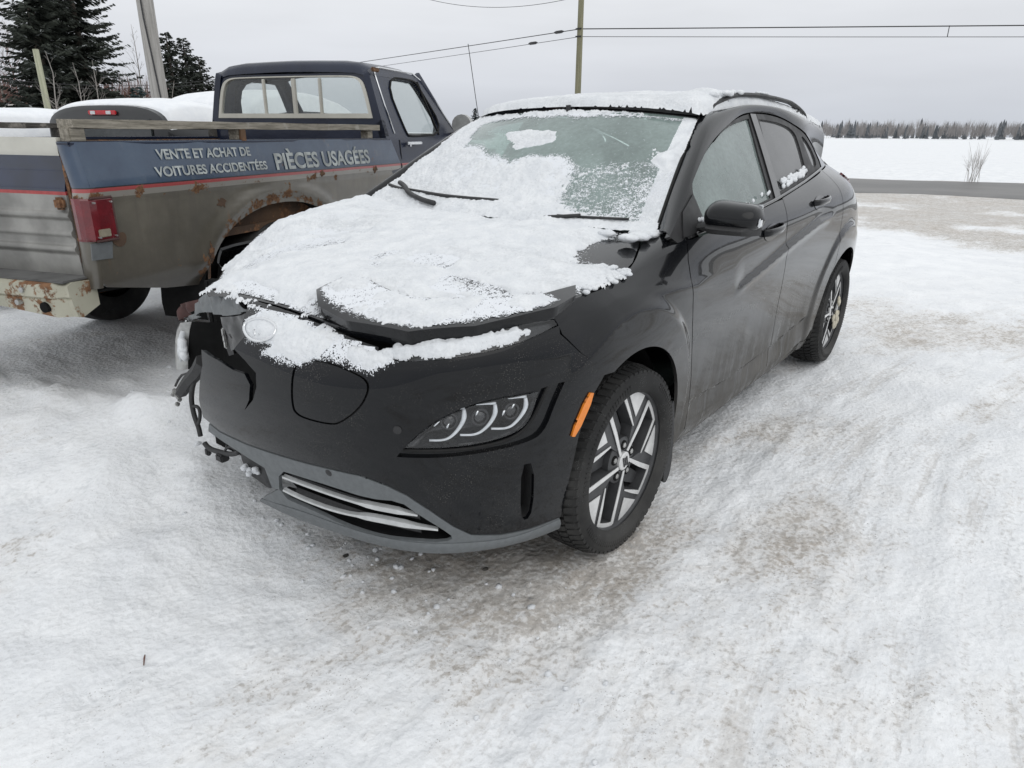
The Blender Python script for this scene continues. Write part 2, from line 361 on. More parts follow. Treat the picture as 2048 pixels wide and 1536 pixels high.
# outlines measured on the surfaces above (surface coordinates, metres)
TR = {
 'bumper': [(-0.0,0.8584),(0.1541,0.8539),(0.3419,0.8353),(0.5684,0.8057),(0.5718,0.7947),(0.6359,0.7729),(0.7405,0.7766),(0.9016,0.7847),(1.051,0.7978),(1.1056,0.7973),(1.0996,0.7747),(1.1611,0.6974),(1.2531,0.5997),(1.1928,0.5296),(1.1604,0.4161),(1.1419,0.2723),(1.1337,0.1053),(1.0121,0.1123),(0.9068,0.1275),(0.8174,0.1555),(0.7661,0.1998),(0.7031,0.2686),(0.6394,0.3299),(0.5823,0.3633),(0.5121,0.3832),(0.4206,0.3805),(0.3181,0.3753),(0.1848,0.3679),(0.0599,0.3602),(-0.0832,0.3611),(-0.1382,0.3781),(-0.1745,0.3889),(-0.1676,0.4637),(-0.1317,0.5557),(-0.1058,0.6203),(-0.1131,0.6754),(-0.0629,0.6639),(-0.0217,0.6596),(0.0579,0.6437),(0.1125,0.643),(0.1366,0.6106),(0.1251,0.5533),(0.0943,0.5047),(0.144,0.5586),(0.1654,0.611),(0.1634,0.6586),(0.1089,0.6898),(0.0546,0.7148),(0.0906,0.763),(0.0581,0.7926),(0.0358,0.8251)],
 'lamp_hole': [(0.6214,0.4681),(0.648,0.5114),(0.708,0.5847),(0.7995,0.6295),(0.8927,0.6415),(1.0081,0.6332),(1.0481,0.634),(1.0963,0.6278),(1.0641,0.5751),(1.0268,0.4786),(0.9691,0.4637),(0.8166,0.4642)],
 'lamp_lens': [(0.6424,0.4992),(0.7103,0.578),(0.7994,0.6247),(0.8926,0.6351),(1.0079,0.6251),(0.995,0.5778),(0.9737,0.5286),(0.9348,0.5059),(0.8367,0.4947),(0.7207,0.4984)],
 'led1': [(0.7991,0.6135),(0.7998,0.5809),(0.7786,0.5411),(0.7502,0.5162),(0.7062,0.5197)],
 'led2': [(0.8838,0.6128),(0.8848,0.5798),(0.8612,0.5419),(0.8303,0.5217),(0.7873,0.5296)],
 'led3': [(0.9733,0.6128),(0.9762,0.5787),(0.9492,0.5412),(0.92,0.5221),(0.8721,0.5343)],
 'lamp_groove': [(1.0412,0.6349),(1.0208,0.5943),(0.9863,0.5279),(0.935,0.4902),(0.8367,0.4826),(0.7205,0.4881),(0.6394,0.4903)],
 'fins': [(0.8379,0.5999),(0.831,0.5817),(0.9128,0.5846),(0.9056,0.5648),(0.7535,0.5545),(0.7601,0.5703),(0.7199,0.5642),(0.7352,0.5795),(0.9417,0.5986),(0.9343,0.5841)],
 'slot': [(0.9563,0.3883),(0.9986,0.3822),(1.0136,0.1883),(0.9933,0.1483),(0.9686,0.1858)],
 'charge': [(0.3133,0.7255),(0.3527,0.7389),(0.4296,0.7419),(0.5045,0.726),(0.5439,0.7092),(0.5506,0.6783),(0.5268,0.6218),(0.4664,0.5624),(0.4339,0.5516),(0.3667,0.5506),(0.3244,0.5573),(0.3102,0.5816)],
 'emblem': [(0.147,0.7897)],
 'emblem_ring': [(0.069,0.7914),(0.097,0.8132),(0.1453,0.8203),(0.2086,0.809),(0.2146,0.782),(0.1731,0.7597),(0.1173,0.7602)],
 'drl': [(0.5718,0.7947),(0.6358,0.7742),(0.7405,0.778),(0.9018,0.786),(1.0516,0.799),(1.1076,0.801),(1.1463,0.8116),(1.0877,0.8266),(0.9188,0.8425),(0.8138,0.8374),(0.7005,0.8299),(0.6155,0.8146)],
 'trim': [(1.1255,0.105),(1.0126,0.1077),(0.9072,0.123),(0.8175,0.1512),(0.7661,0.1957),(0.703,0.2645),(0.6391,0.3259),(0.5819,0.3593),(0.5115,0.3791),(0.4198,0.3763),(0.3169,0.3708),(0.1832,0.3631),(0.0577,0.3551),(-0.086,0.3556),(-0.1411,0.3726),(-0.1709,0.3274),(-0.1304,0.3204),(-0.0044,0.2974),(0.1119,0.274),(0.1058,0.1786),(0.1409,0.1868),(0.0118,0.087),(-0.0389,0.0414),(0.1899,0.0801),(0.4084,0.0931),(0.5974,0.1089),(0.7539,0.1066),(0.9151,0.0887),(1.128,0.082)],
 'grille_hole': [(0.1858,0.2947),(0.2774,0.3013),(0.4023,0.3036),(0.5259,0.293),(0.6176,0.303),(0.6674,0.2529),(0.7304,0.1953),(0.7674,0.1509),(0.7393,0.1369),(0.6444,0.1384),(0.5235,0.1226),(0.3911,0.1236),(0.2855,0.1468),(0.1316,0.1543)],
 'slat1': [(0.1879,0.2618),(0.2835,0.2613),(0.3967,0.2575),(0.5307,0.2557),(0.5994,0.2559),(0.6642,0.2464)],
 'slat2': [(0.1614,0.191),(0.2344,0.1821),(0.3803,0.1787),(0.5144,0.2022),(0.609,0.2043),(0.7202,0.1874)],
 'lip': [(-0.0821,0.004),(0.1688,0.0482),(0.3967,0.065),(0.5942,0.0883),(0.7538,0.0905),(0.9174,0.0688),(1.0213,0.06),(1.1408,0.0511)],
 'lip_top': [(-0.0141,0.0677),(0.2104,0.1213),(0.4166,0.1174),(0.6004,0.131),(0.7615,0.1323),(0.9138,0.1029),(1.0139,0.0984),(1.1262,0.1004)],
 'sensor': [(0.4043,0.3612),(0.6283,0.5612)],
 'amber': [(1.1797,0.5605),(1.2077,0.5506),(1.1438,0.4194),(1.1193,0.4298)],
 'frame': [(-0.3486,1.0303),(-0.5182,1.1145),(-0.7328,1.2245),(-1.0385,1.34),(-1.2641,1.3955),(-1.4872,1.4273),(-1.8451,1.4247),(-2.1307,1.3819),(-2.3918,1.3068),(-2.3894,1.1896)],
 'glass_front': [(-0.6178,1.1732),(-0.7377,1.2296),(-1.0364,1.3381),(-1.247,1.3812),(-1.4496,1.4031),(-1.3599,1.2484),(-1.2635,1.0838)],
 'glass_rear': [(-1.5837,1.4036),(-1.8797,1.3928),(-2.0906,1.3569),(-2.0708,1.2716),(-2.0067,1.1473),(-1.4603,1.0976),(-1.4793,1.1821)],
 'glass_quarter': [(-2.1789,1.3451),(-2.3074,1.2766),(-2.3016,1.1922),(-2.1738,1.1634),(-2.1689,1.2581)],
 'belt': [(-1.3325,1.059),(-1.8128,1.1084),(-2.3175,1.1532)],
 'hood_front': [(0.7804,-0.2181),(0.7235,-0.2808),(0.7401,-0.0807),(0.7387,0.1407),(0.7465,0.3265),(0.7461,0.4456),(0.7082,0.6227),(0.5901,0.7311),(0.3631,0.816)],
 'hood_gap': [(0.3103,0.8045),(0.1493,0.8091),(0.0365,0.8101),(-0.1095,0.7884),(-0.2474,0.7365),(-0.3457,0.6971)],
 'fold': [(0.6794,0.2436),(0.5733,0.2289),(0.5571,0.2965),(0.5733,0.4508),(0.5634,0.5071),(0.4584,0.6374),(0.3195,0.7445),(0.1977,0.7719)],
 'fold_snow': [(0.6856,0.2513),(0.5787,0.2352),(0.5624,0.3024),(0.5779,0.4555),(0.5678,0.5115),(0.4632,0.6413),(0.3248,0.7483),(0.3309,0.7939),(0.4316,0.7841),(0.5584,0.7208),(0.6281,0.6821),(0.6939,0.6258),(0.718,0.5268),(0.7242,0.4206),(0.7116,0.3151)],
 'snow_edge': [(-0.4047,0.6953),(-0.3029,0.6329),(-0.1562,0.6119),(-0.025,0.6276),(0.0085,0.6772),(-0.0177,0.7518),(-0.0193,0.8161),(0.0488,0.8086),(0.1617,0.7999),(0.2912,0.7667)],
 'ws_clear': [(-0.647,0.5928),(-0.8575,0.8842),(0.1252,0.8904),(1.0062,0.9398),(0.9874,0.7098),(0.8779,0.5681),(0.8348,0.4819),(0.6492,0.4459),(0.4798,0.378),(0.2883,0.5154),(0.0188,0.5219),(-0.083,0.4439),(-0.2662,0.5146),(-0.5261,0.6107)],
 'ws_patch': [(-0.3384,0.7183),(-0.2127,0.75),(0.0634,0.7387),(0.1157,0.654),(-0.0326,0.5888),(-0.1211,0.5668)],
 'ws_speckle': [(0.4171,0.3452),(0.5062,0.4212),(0.646,0.454),(0.8403,0.4825),(0.9689,0.4677),(1.0027,0.2176),(1.0038,0.0403),(0.7979,0.0349),(0.5525,0.0656),(0.4236,0.1653)],
 'ws_strip': [(1.0062,0.9397),(0.9874,0.7098),(0.8601,0.5112),(0.9478,0.4438),(0.9769,0.4905),(1.0017,0.686)],
 'ws_ref': [(-1.0911,0.0436),(-0.9459,0.9541),(1.0076,0.9777),(0.9994,0.0009),(0.1461,0.0345)],
 'wiper1': [(-0.9569,0.1412),(-0.7272,0.1213),(-0.5809,0.0736),(-0.3948,0.0384)],
 'wiper2': [(-0.3645,0.0964),(-0.1383,0.1),(0.069,0.0956)],
 'nose_snow': [(0.0141,0.8503),(0.1607,0.8494),(0.3443,0.8331),(0.5684,0.8057),(0.6195,0.796),(0.6152,0.7757),(0.5825,0.7519),(0.5482,0.7335),(0.4941,0.7509),(0.3941,0.7579),(0.3131,0.7162),(0.2551,0.7205),(0.1815,0.7297),(0.2151,0.7597),(0.183,0.7615),(0.1078,0.7552),(0.0703,0.7871),(0.067,0.8086),(0.0921,0.8333)],
 'drl_snow': [(0.5718,0.7947),(0.5937,0.7795),(0.6753,0.7851),(0.7665,0.7814),(0.8269,0.7945),(0.9031,0.7927),(0.9336,0.7966),(1.0039,0.8124),(0.9621,0.8309),(0.8562,0.8355),(0.7715,0.8367),(0.7005,0.8286),(0.6152,0.8158)],
}
DMG = {
 'flap': [(0.662,-0.327,0.843),(0.674,-0.269,0.85),(0.699,-0.163,0.854),(0.708,-0.122,0.859),(0.712,-0.108,0.843),(0.73,-0.038,0.828),(0.715,-0.104,0.805),(0.698,-0.184,0.784),(0.673,-0.294,0.768),(0.656,-0.378,0.759),(0.643,-0.442,0.742),(0.636,-0.484,0.719),(0.613,-0.611,0.677),(0.6,-0.679,0.665),(0.622,-0.551,0.718),(0.629,-0.505,0.752),(0.643,-0.429,0.791)],
 'fender_scrap': [(0.56,-0.738,0.715),(0.56,-0.633,0.746),(0.56,-0.644,0.718),(0.56,-0.64,0.707),(0.56,-0.698,0.679),(0.56,-0.775,0.638),(0.56,-0.803,0.646),(0.56,-0.777,0.682)],
 'lamp_rim': [(0.62,-0.625,0.676),(0.62,-0.659,0.645),(0.62,-0.686,0.602),(0.62,-0.706,0.549),(0.62,-0.715,0.507),(0.62,-0.718,0.472)],
 'lamp_in': [(0.62,-0.546,0.689),(0.62,-0.563,0.653),(0.62,-0.581,0.612),(0.62,-0.597,0.57),(0.62,-0.612,0.528),(0.62,-0.63,0.491)],
 'lamp_snow': [(0.63,-0.634,0.571)],
 'nose_inner': [(0.7,-0.255,0.768),(0.7,-0.172,0.783),(0.7,-0.125,0.795),(0.7,-0.086,0.813),(0.7,-0.123,0.838),(0.7,-0.069,0.853),(0.7,-0.095,0.808),(0.7,-0.126,0.763),(0.7,-0.124,0.726),(0.7,-0.192,0.672),(0.7,-0.218,0.66),(0.7,-0.229,0.695),(0.7,-0.243,0.735)],
 'radiator': [(0.69,-0.264,0.729),(0.69,-0.237,0.73),(0.69,-0.227,0.676),(0.69,-0.219,0.647),(0.69,-0.252,0.634),(0.69,-0.267,0.669)],
 'bracket': [(0.68,-0.439,0.575),(0.68,-0.492,0.527),(0.68,-0.569,0.472),(0.68,-0.644,0.409)],
 'bracket_tip': [(0.68,-0.684,0.397)],
 'loop': [(0.68,-0.531,0.507),(0.68,-0.566,0.503),(0.68,-0.614,0.485),(0.68,-0.651,0.457),(0.68,-0.679,0.427)],
 'harness': [(0.68,-0.513,0.498),(0.68,-0.544,0.462),(0.68,-0.567,0.417),(0.68,-0.575,0.38),(0.68,-0.571,0.332),(0.68,-0.556,0.296),(0.68,-0.55,0.257)],
 'harness_b': [(0.68,-0.57,0.373),(0.68,-0.534,0.376),(0.68,-0.527,0.352),(0.68,-0.543,0.317),(0.68,-0.563,0.298)],
 'harness2': [(0.7,-0.488,0.253),(0.7,-0.461,0.241),(0.7,-0.414,0.243),(0.7,-0.359,0.251),(0.7,-0.306,0.263),(0.7,-0.257,0.286)],
 'harness2b': [(0.7,-0.331,0.291),(0.7,-0.346,0.267),(0.7,-0.363,0.25)],
 'harness2c': [(0.7,-0.349,0.266),(0.7,-0.312,0.289),(0.7,-0.278,0.287)],
 'plug': [(0.7,-0.374,0.231),(0.7,-0.472,0.223)],
 'tray': [(0.735,-0.191,0.319),(0.735,-0.136,0.317),(0.735,-0.073,0.318),(0.735,-0.019,0.299),(0.735,-0.008,0.244),(0.735,-0.046,0.233),(0.735,-0.117,0.243),(0.735,-0.175,0.256)],
 'tray_snow': [(0.745,-0.146,0.279),(0.745,-0.122,0.27),(0.745,-0.086,0.292)],
}
# ---------------------------------------------------------------- procedural materials
class NT:
    def __init__(s, name):
        s.m = bpy.data.materials.new(name); s.m.use_nodes = True; s.t = s.m.node_tree; s.n = s.t.nodes; s.l = s.t.links
        s.n.clear(); s.out = s.n.new('ShaderNodeOutputMaterial'); s.tc = s.n.new('ShaderNodeTexCoord')
    def put(s, sock, v):
        if isinstance(v, bpy.types.NodeSocket): s.l.new(v, sock)
        elif isinstance(v, (tuple, list)): sock.default_value = (*v, 1) if (len(v) == 3 and len(sock.default_value) == 4) else v
        else: sock.default_value = v
    def node(s, t, **kw):
        n = s.n.new(t)
        for k, v in kw.items(): setattr(n, k, v)
        return n
    def noise(s, scale=5, detail=4, rough=.55, vec=None, sc=None, out=0, dist=0):
        n = s.node('ShaderNodeTexNoise'); n.inputs['Scale'].default_value = scale; n.inputs['Detail'].default_value = detail; n.inputs['Roughness'].default_value = rough; n.inputs['Distortion'].default_value = dist
        v = vec or s.tc.outputs['Object']
        if sc:
            mp = s.node('ShaderNodeMapping'); mp.inputs['Scale'].default_value = sc; s.l.new(v, mp.inputs[0]); v = mp.outputs[0]
        s.l.new(v, n.inputs['Vector']); return n.outputs[out]
    def voronoi(s, scale=5, vec=None, feature='F1', out='Distance', sc=None, rand=1.0):
        n = s.node('ShaderNodeTexVoronoi', feature=feature); n.inputs['Scale'].default_value = scale; n.inputs['Randomness'].default_value = rand
        v = vec or s.tc.outputs['Object']
        if sc:
            mp = s.node('ShaderNodeMapping'); mp.inputs['Scale'].default_value = sc; s.l.new(v, mp.inputs[0]); v = mp.outputs[0]
        s.l.new(v, n.inputs['Vector']); return n.outputs[out]
    def rng(s, v, a, b, c=0., d=1., smooth=True):
        n = s.node('ShaderNodeMapRange'); n.interpolation_type = 'SMOOTHSTEP' if smooth else 'LINEAR'
        s.put(n.inputs[0], v)
        for i, q in enumerate((a, b, c, d)): n.inputs[i+1].default_value = q
        return n.outputs[0]
    def math(s, op, a, b=0., c=None, clamp=False):
        n = s.node('ShaderNodeMath', operation=op); n.use_clamp = clamp; s.put(n.inputs[0], a); s.put(n.inputs[1], b)
        if c is not None: s.put(n.inputs[2], c)
        return n.outputs[0]
    def mix(s, f, a, b):
        n = s.node('ShaderNodeMix', data_type='RGBA'); s.put(n.inputs[0], f); s.put(n.inputs[6], a); s.put(n.inputs[7], b); return n.outputs[2]
    def xyz(s, src='Object'):
        n = s.node('ShaderNodeSeparateXYZ'); s.l.new(s.tc.outputs[src], n.inputs[0]); return n.outputs
    def attr(s, name, out='Fac'):
        n = s.node('ShaderNodeAttribute', attribute_name=name); return n.outputs[out]
    def bump(s, h, strength=.3, dist=.01, normal=None):
        n = s.node('ShaderNodeBump'); n.inputs['Strength'].default_value = strength; n.inputs['Distance'].default_value = dist; s.put(n.inputs['Height'], h)
        if normal is not None: s.l.new(normal, n.inputs['Normal'])
        return n.outputs[0]
    def bsdf(s, color=(.5,.5,.5), rough=.5, metal=0., normal=None, coat=0., coat_rough=.05, spec=.5, sss=0., ior=None, trans=0., emit=None, sheen=0.):
        n = s.node('ShaderNodeBsdfPrincipled'); s.put(n.inputs['Base Color'], color); s.put(n.inputs['Roughness'], rough); s.put(n.inputs['Metallic'], metal)
        s.put(n.inputs['Coat Weight'], coat); s.put(n.inputs['Coat Roughness'], coat_rough); s.put(n.inputs['Specular IOR Level'], spec)
        if trans: n.inputs['Transmission Weight'].default_value = trans
        if ior: n.inputs['IOR'].default_value = ior
        if sss: n.inputs['Subsurface Weight'].default_value = sss; n.inputs['Subsurface Radius'].default_value = (.02,.02,.025); n.inputs['Subsurface Scale'].default_value = .5
        if normal is not None: s.l.new(normal, n.inputs['Normal'])
        return n.outputs[0]
    def done(s, sh): s.l.new(sh, s.out.inputs[0]); return s.m
M = {}
def simple(name, color, rough=.5, metal=0., coat=0., var=.12, scale=30, bump=.0, spec=.5):
    t = NT(name); nz = t.noise(scale, 5)
    c = t.mix(t.rng(nz, .3, .7), tuple(q*(1-var) for q in color), tuple(min(1, q*(1+var)) for q in color))
    r = t.rng(t.noise(scale*.6, 3), .3, .7, max(0, rough-.06), min(1, rough+.08))
    nm = t.bump(nz, bump, .003) if bump else None
    M[name] = t.done(t.bsdf(c, r, metal, nm, coat, spec=spec)); return M[name]
# ---- black paint with road salt and mud
def car_paint(name='black_paint', dirt_lo=.22, dirt_hi=.74, dmax=.62, base=(.0045,.005,.0062), fine=.16):
    t = NT(name); o = t.xyz()
    hgt = t.rng(o[2], dirt_hi, dirt_lo, 0, 1)
    cloud = t.noise(2.3, 5, .6); streak = t.noise(1.0, 4, .6, sc=(26, 26, 1.1))
    back = t.rng(o[0], .45, -.55, .10, 1.0)
    d = t.math('MULTIPLY', hgt, t.rng(cloud, .22, .72, .45, 1.0))
    d = t.math('MULTIPLY', d, t.rng(streak, .34, .60, .55, 1.0))
    d = t.math('MULTIPLY', d, back)
    d = t.math('MULTIPLY', d, dmax)
    # clean runs where melt water dripped
    run = t.rng(t.noise(1.0, 2, .5, sc=(34, 34, .55)), .64, .70)
    d = t.math('MULTIPLY', d, t.math('SUBTRACT', 1.0, t.math('MULTIPLY', run, .7)))
    sp = t.voronoi(210); spk = t.math('MULTIPLY', t.rng(sp, .26, .12), t.rng(t.noise(6, 5, .65), .44, .70))
    spk = t.math('MULTIPLY', spk, fine)
    film = t.math('ADD', t.rng(t.noise(3.1, 5), .45, .85, .0, .014), spk)
    d = t.math('ADD', d, film, clamp=True)
    dirtc = t.mix(t.rng(t.noise(5, 4), .3, .7), (.165,.155,.138), (.26,.25,.235))
    c = t.mix(d, base, dirtc)
    r = t.rng(d, .0, .35, .22, .85, smooth=False)
    coat = t.rng(d, .05, .6, 1.0, .06)
    nb = t.bump(t.noise(900, 2), .03, .0006)
    sh = t.bsdf(c, r, 0, None, coat, .03, spec=.06); sh.node.inputs['Coat IOR'].default_value = 1.36
    M[name] = t.done(sh); return M[name]
car_paint()
car_paint('front_paint', .10, .70, .05, fine=.75)
def snow_mat(name='car_snow', dirt=0.0):
    t = NT(name)
    g = t.noise(95, 5, .62); g2 = t.noise(14, 4, .6)
    c = t.mix(t.rng(g2, .3, .7), (.70,.72,.745), (.79,.805,.82))
    sp = t.math('MULTIPLY', t.rng(t.voronoi(130), .16, .08), t.rng(t.noise(9, 3), .56, .70))
    c = t.mix(t.math('MULTIPLY', sp, .55), c, (.22,.21,.20))
    gr_ = t.rng(t.math('ADD', t.noise(5, 5, .65, sc=(1, .4, 1)), t.math('MULTIPLY', t.math('SUBTRACT', g, .5), .6)), .50, .75, 0, .45); c = t.mix(gr_, c, (.50,.515,.53))
    nb = t.bump(t.math('ADD', g, t.math('MULTIPLY', g2, .7)), .6, .008)
    M[name] = t.done(t.bsdf(c, .62, 0, nb, spec=.25, sss=.0)); return M[name]
snow_mat()
def dust_mat():
    t = NT('snow_dust'); cv = t.attr('cover'); g = t.noise(230, 3, .6); g2 = t.noise(60, 3, .6)
    v = t.math('ADD', t.math('ADD', g, t.math('MULTIPLY', t.math('SUBTRACT', g2, .5), .6)), t.math('MULTIPLY', t.math('SUBTRACT', cv, .5), .62))
    m = t.rng(v, .46, .54)
    tr = t.node('ShaderNodeBsdfTransparent'); df = t.bsdf((.74,.76,.79), .7, spec=.15)
    mx = t.node('ShaderNodeMixShader'); t.l.new(m, mx.inputs[0]); t.l.new(tr.outputs[0], mx.inputs[1]); t.l.new(df, mx.inputs[2]); M['snow_dust'] = t.done(mx.outputs[0])
dust_mat()
# ---- glass
def glass_mat(name, tint, frost, fr_col, refl_rough=.02, dirtk=.35):
    t = NT(name)
    lwn = t.node('ShaderNodeLayerWeight'); lwn.inputs[0].default_value = .5
    fres = t.math('ADD', .045, t.math('MULTIPLY', t.math('POWER', lwn.outputs['Facing'], 5.0), .95), clamp=True)
    tr = t.node('ShaderNodeBsdfTransparent'); t.put(tr.inputs[0], tint)
    fz = t.noise(4.0, 5, .65); fine = t.noise(60, 4, .6)
    df = t.node('ShaderNodeBsdfDiffuse'); t.put(df.inputs[0], fr_col)
    f = t.math('MULTIPLY', t.rng(fz, .25, .75, 1-dirtk, 1.0), frost)
    f = t.math('MULTIPLY', f, t.rng(fine, .3, .7, .85, 1.0))
    m1 = t.node('ShaderNodeMixShader'); t.put(m1.inputs[0], f); t.l.new(tr.outputs[0], m1.inputs[1]); t.l.new(df.outputs[0], m1.inputs[2])
    gl = t.node('ShaderNodeBsdfGlossy'); t.put(gl.inputs[0], (1, 1, 1)); t.put(gl.inputs[1], refl_rough)
    m2 = t.node('ShaderNodeMixShader'); t.l.new(fres, m2.inputs[0]); t.l.new(m1.outputs[0], m2.inputs[1]); t.l.new(gl.outputs[0], m2.inputs[2])
    M[name] = t.done(m2.outputs[0]); return M[name]
glass_mat('windscreen_glass', (.55,.68,.64), .55, (.47,.585,.555), .03)
glass_mat('side_glass', (.55,.66,.63), .55, (.42,.50,.485), .03)
glass_mat('privacy_glass', (.10,.11,.115), .42, (.24,.245,.25), .05)
glass_mat('truck_glass', (.86,.89,.88), .10, (.55,.58,.58), .02)
glass_mat('lamp_lens', (.94,.95,.96), .015, (.35,.36,.37), .02)
simple('gloss_black', (.012,.012,.013), .18, coat=.6)
simple('satin_black', (.020,.020,.021), .5)
simple('black_plastic', (.030,.030,.031), .62, bump=.15, scale=200)
simple('wheel_well', (.012,.012,.012), .95, spec=.1)
simple('seal_rubber', (.012,.012,.012), .75, spec=.3)
simple('grey_trim', (.125,.135,.140), .55, var=.08, scale=60)
simple('dirty_trim', (.10,.10,.098), .7, var=.25, scale=9)
simple('silver_slat', (.52,.53,.53), .38, metal=.35, var=.08)
simple('rim_silver', (.70,.70,.695), .40, metal=.15, var=.06)
simple('rim_grey', (.070,.071,.074), .5, metal=.2)
simple('dark_metal', (.05,.05,.052), .5, metal=.6)
simple('bare_metal', (.42,.42,.41), .4, metal=.8, var=.2)
simple('grey_panel', (.17,.18,.185), .45, metal=.3, var=.1)
simple('primer_red', (.06,.025,.022), .7)
simple('chrome', (.75,.76,.77), .12, metal=1.0, var=.05)
simple('lamp_dark', (.022,.023,.025), .25, metal=.3)
simple('lamp_white', (.68,.70,.72), .16, spec=.8)
simple('amber', (.80,.235,.02), .35, coat=.4, var=.06)
simple('red_lens', (.13,.008,.013), .25, coat=.6, var=.3, scale=12)
simple('seat_grey', (.30,.32,.31), .85)
simple('dash', (.10,.105,.105), .8)
simple('headliner', (.45,.47,.46), .9)
def tyre_mat():
    t = NT('tyre'); o = t.noise(60, 4); g = t.noise(5, 4)
    c = t.mix(t.rng(g, .35, .7), (.016,.016,.016), (.048,.047,.045))
    sp = t.math('MULTIPLY', t.rng(t.voronoi(240), .18, .08), t.rng(t.noise(12, 3), .48, .66))
    c = t.mix(t.math('MULTIPLY', sp, .6), c, (.55,.56,.57))
    M['tyre'] = t.done(t.bsdf(c, .8, 0, t.bump(o, .3, .002), spec=.35))
tyre_mat()
# ---------------------------------------------------------------- ground
TRUCK_O = np.array([.622, -1.326]); TRUCK_TH = math.radians(-160.65); TRUCK_Z = .12
_h = np.array([math.cos(TRUCK_TH), math.sin(TRUCK_TH)]); _l = np.array([-_h[1], _h[0]])
def rot_road():
    return None
ROAD_D, ROAD_W = None, None
# road runs across behind the car; its axis in the car frame
ROAD_N = np.array([-.98, -.20]); ROAD_A, ROAD_B = 18.8, 25.9
def road_t(x, y): return x*ROAD_N[0]+y*ROAD_N[1]
def track(x, y, pts, w):
    d, s, p = dist_poly(x, y, pts)
    return d, s, p
TRACKS = [([(1.6,1.02),(.3,.95),(-1.0,.93),(-2.5,.98),(-5.0,1.5),(-9,3.2)], .11),
          ([(3.4,2.7),(1.0,1.75),(-1.5,1.55),(-4.5,2.4),(-9.0,5.0)], .13),
          ([(3.0,3.6),(.5,3.0),(-2.5,3.1),(-6,4.3),(-11,7.0)], .13),
          ([(4.6,.4),(2.4,.1),(1.4,-.6),(.9,-1.1)], .12),
          ([(-1.8,4.6),(-5.0,4.4),(-9.0,6.2),(-14,9.5)], .14)]
def ground_z(x, y, fine=True):
    r = np.hypot(x, y)
    z = .10*(fbm(x, y, .12, 3, 5)-.5)*sstep(3, 10, r)
    # snow bank under the old pickup
    dx = (x-TRUCK_O[0]); dy = (y-TRUCK_O[1]); a = dx*_h[0]+dy*_h[1]; b = dx*_l[0]+dy*_l[1]
    m = sstep(-.95, -.05, -np.abs(b-.8)+.85)*sstep(-.75, -.15, a)*(1-sstep(6, 9, a))
    z = z+TRUCK_Z*sstep(-1.3, .15, b)*sstep(-1.1, .2, a)*(1-sstep(2.0, 3.0, b))*(1-sstep(30, 45, r))
    z = z+2.3*sstep(8, 25, b)*(1-sstep(26, 45, a))*sstep(-30, -5, a)
    lump = fbm(x, y, 3.2, 4, 21)
    z = z+.10*np.clip(lump-.47, 0, 1)*sstep(-1.2, -.5, a)*(1-sstep(.2, .9, a))*sstep(-1.3, -.6, b)*(1-sstep(2.5, 3.5, b))
    d_, s_, p_ = dist_poly(x, y, [(1.02,-2.75),(.85,-2.1),(.70,-1.62),(.52,-1.22),(.2,-1.12)])
    z = z+(.020+.12*np.clip(fbm(x, y, 5.5, 3, 23)-.35, 0, 1))*np.exp(-(d_/.13)**2)+.03*np.exp(-(d_/.4)**2)*fbm(x, y, 4, 3, 24)
    # far field, a touch above the road
    tr = road_t(x, y)
    z = z-.10*sstep(ROAD_A-9, ROAD_A-2, tr)+.25*sstep(ROAD_B+.3, ROAD_B+4, tr)
    if fine:
        f = np.exp(-r/9)
        cl = clean_w(x, y)
        z = z+f*(1-.75*cl)*(.030*(fbm(x, y, 1.3, 3, 1)-.5)+.026*(fbm(x, y, 6.5, 3, 2)-.5)+.017*(fbm(x, y, 22, 3, 3)-.5))
        z = z+f*(1-.6*cl)*.010*np.maximum(0, fbm(x, y, 38, 2, 4)-.58)*2.2
        for pts, w in TRACKS:
            d, s, p = dist_poly(x, y, pts); L = sum(math.hypot(pts[i+1][0]-pts[i][0], pts[i+1][1]-pts[i][1]) for i in range(len(pts)-1))
            inn = 1-sstep(w*.75, w*1.05, d)
            k = (.35+.65*sstep(.38, .55, fbm(x, y, 1.1, 2, 9)))*np.exp(-r/8)
            z = z-k*inn*.007+k*.005*np.exp(-((d-w*1.15)/.035)**2)
            rib = np.sin(p*L*2*math.pi/.034+3*np.abs(d)/w)*(np.cos(d/w*11)*.5+.5)
            z = z+k*inn*(.0065 if pts is TRACKS[0][0] else .0030)*rib
    return z
def clean_w(x, y):
    """smooth unsullied drifts"""
    c = .95*(poly_sd(x, y, CLEAN1)/.5).clip(-1, 1)*.5+.5
    return np.clip(c, 0, 1)*1.0
CLEAN1 = [(-9.86,-.6),(-10.05,.06),(-8.5,.83),(-7.75,1.34),(-6.75,1.31),(-5.8,.77),(-5.2,.44),(-4.2,-.3),(-5,-1.5),(-8,-2)]
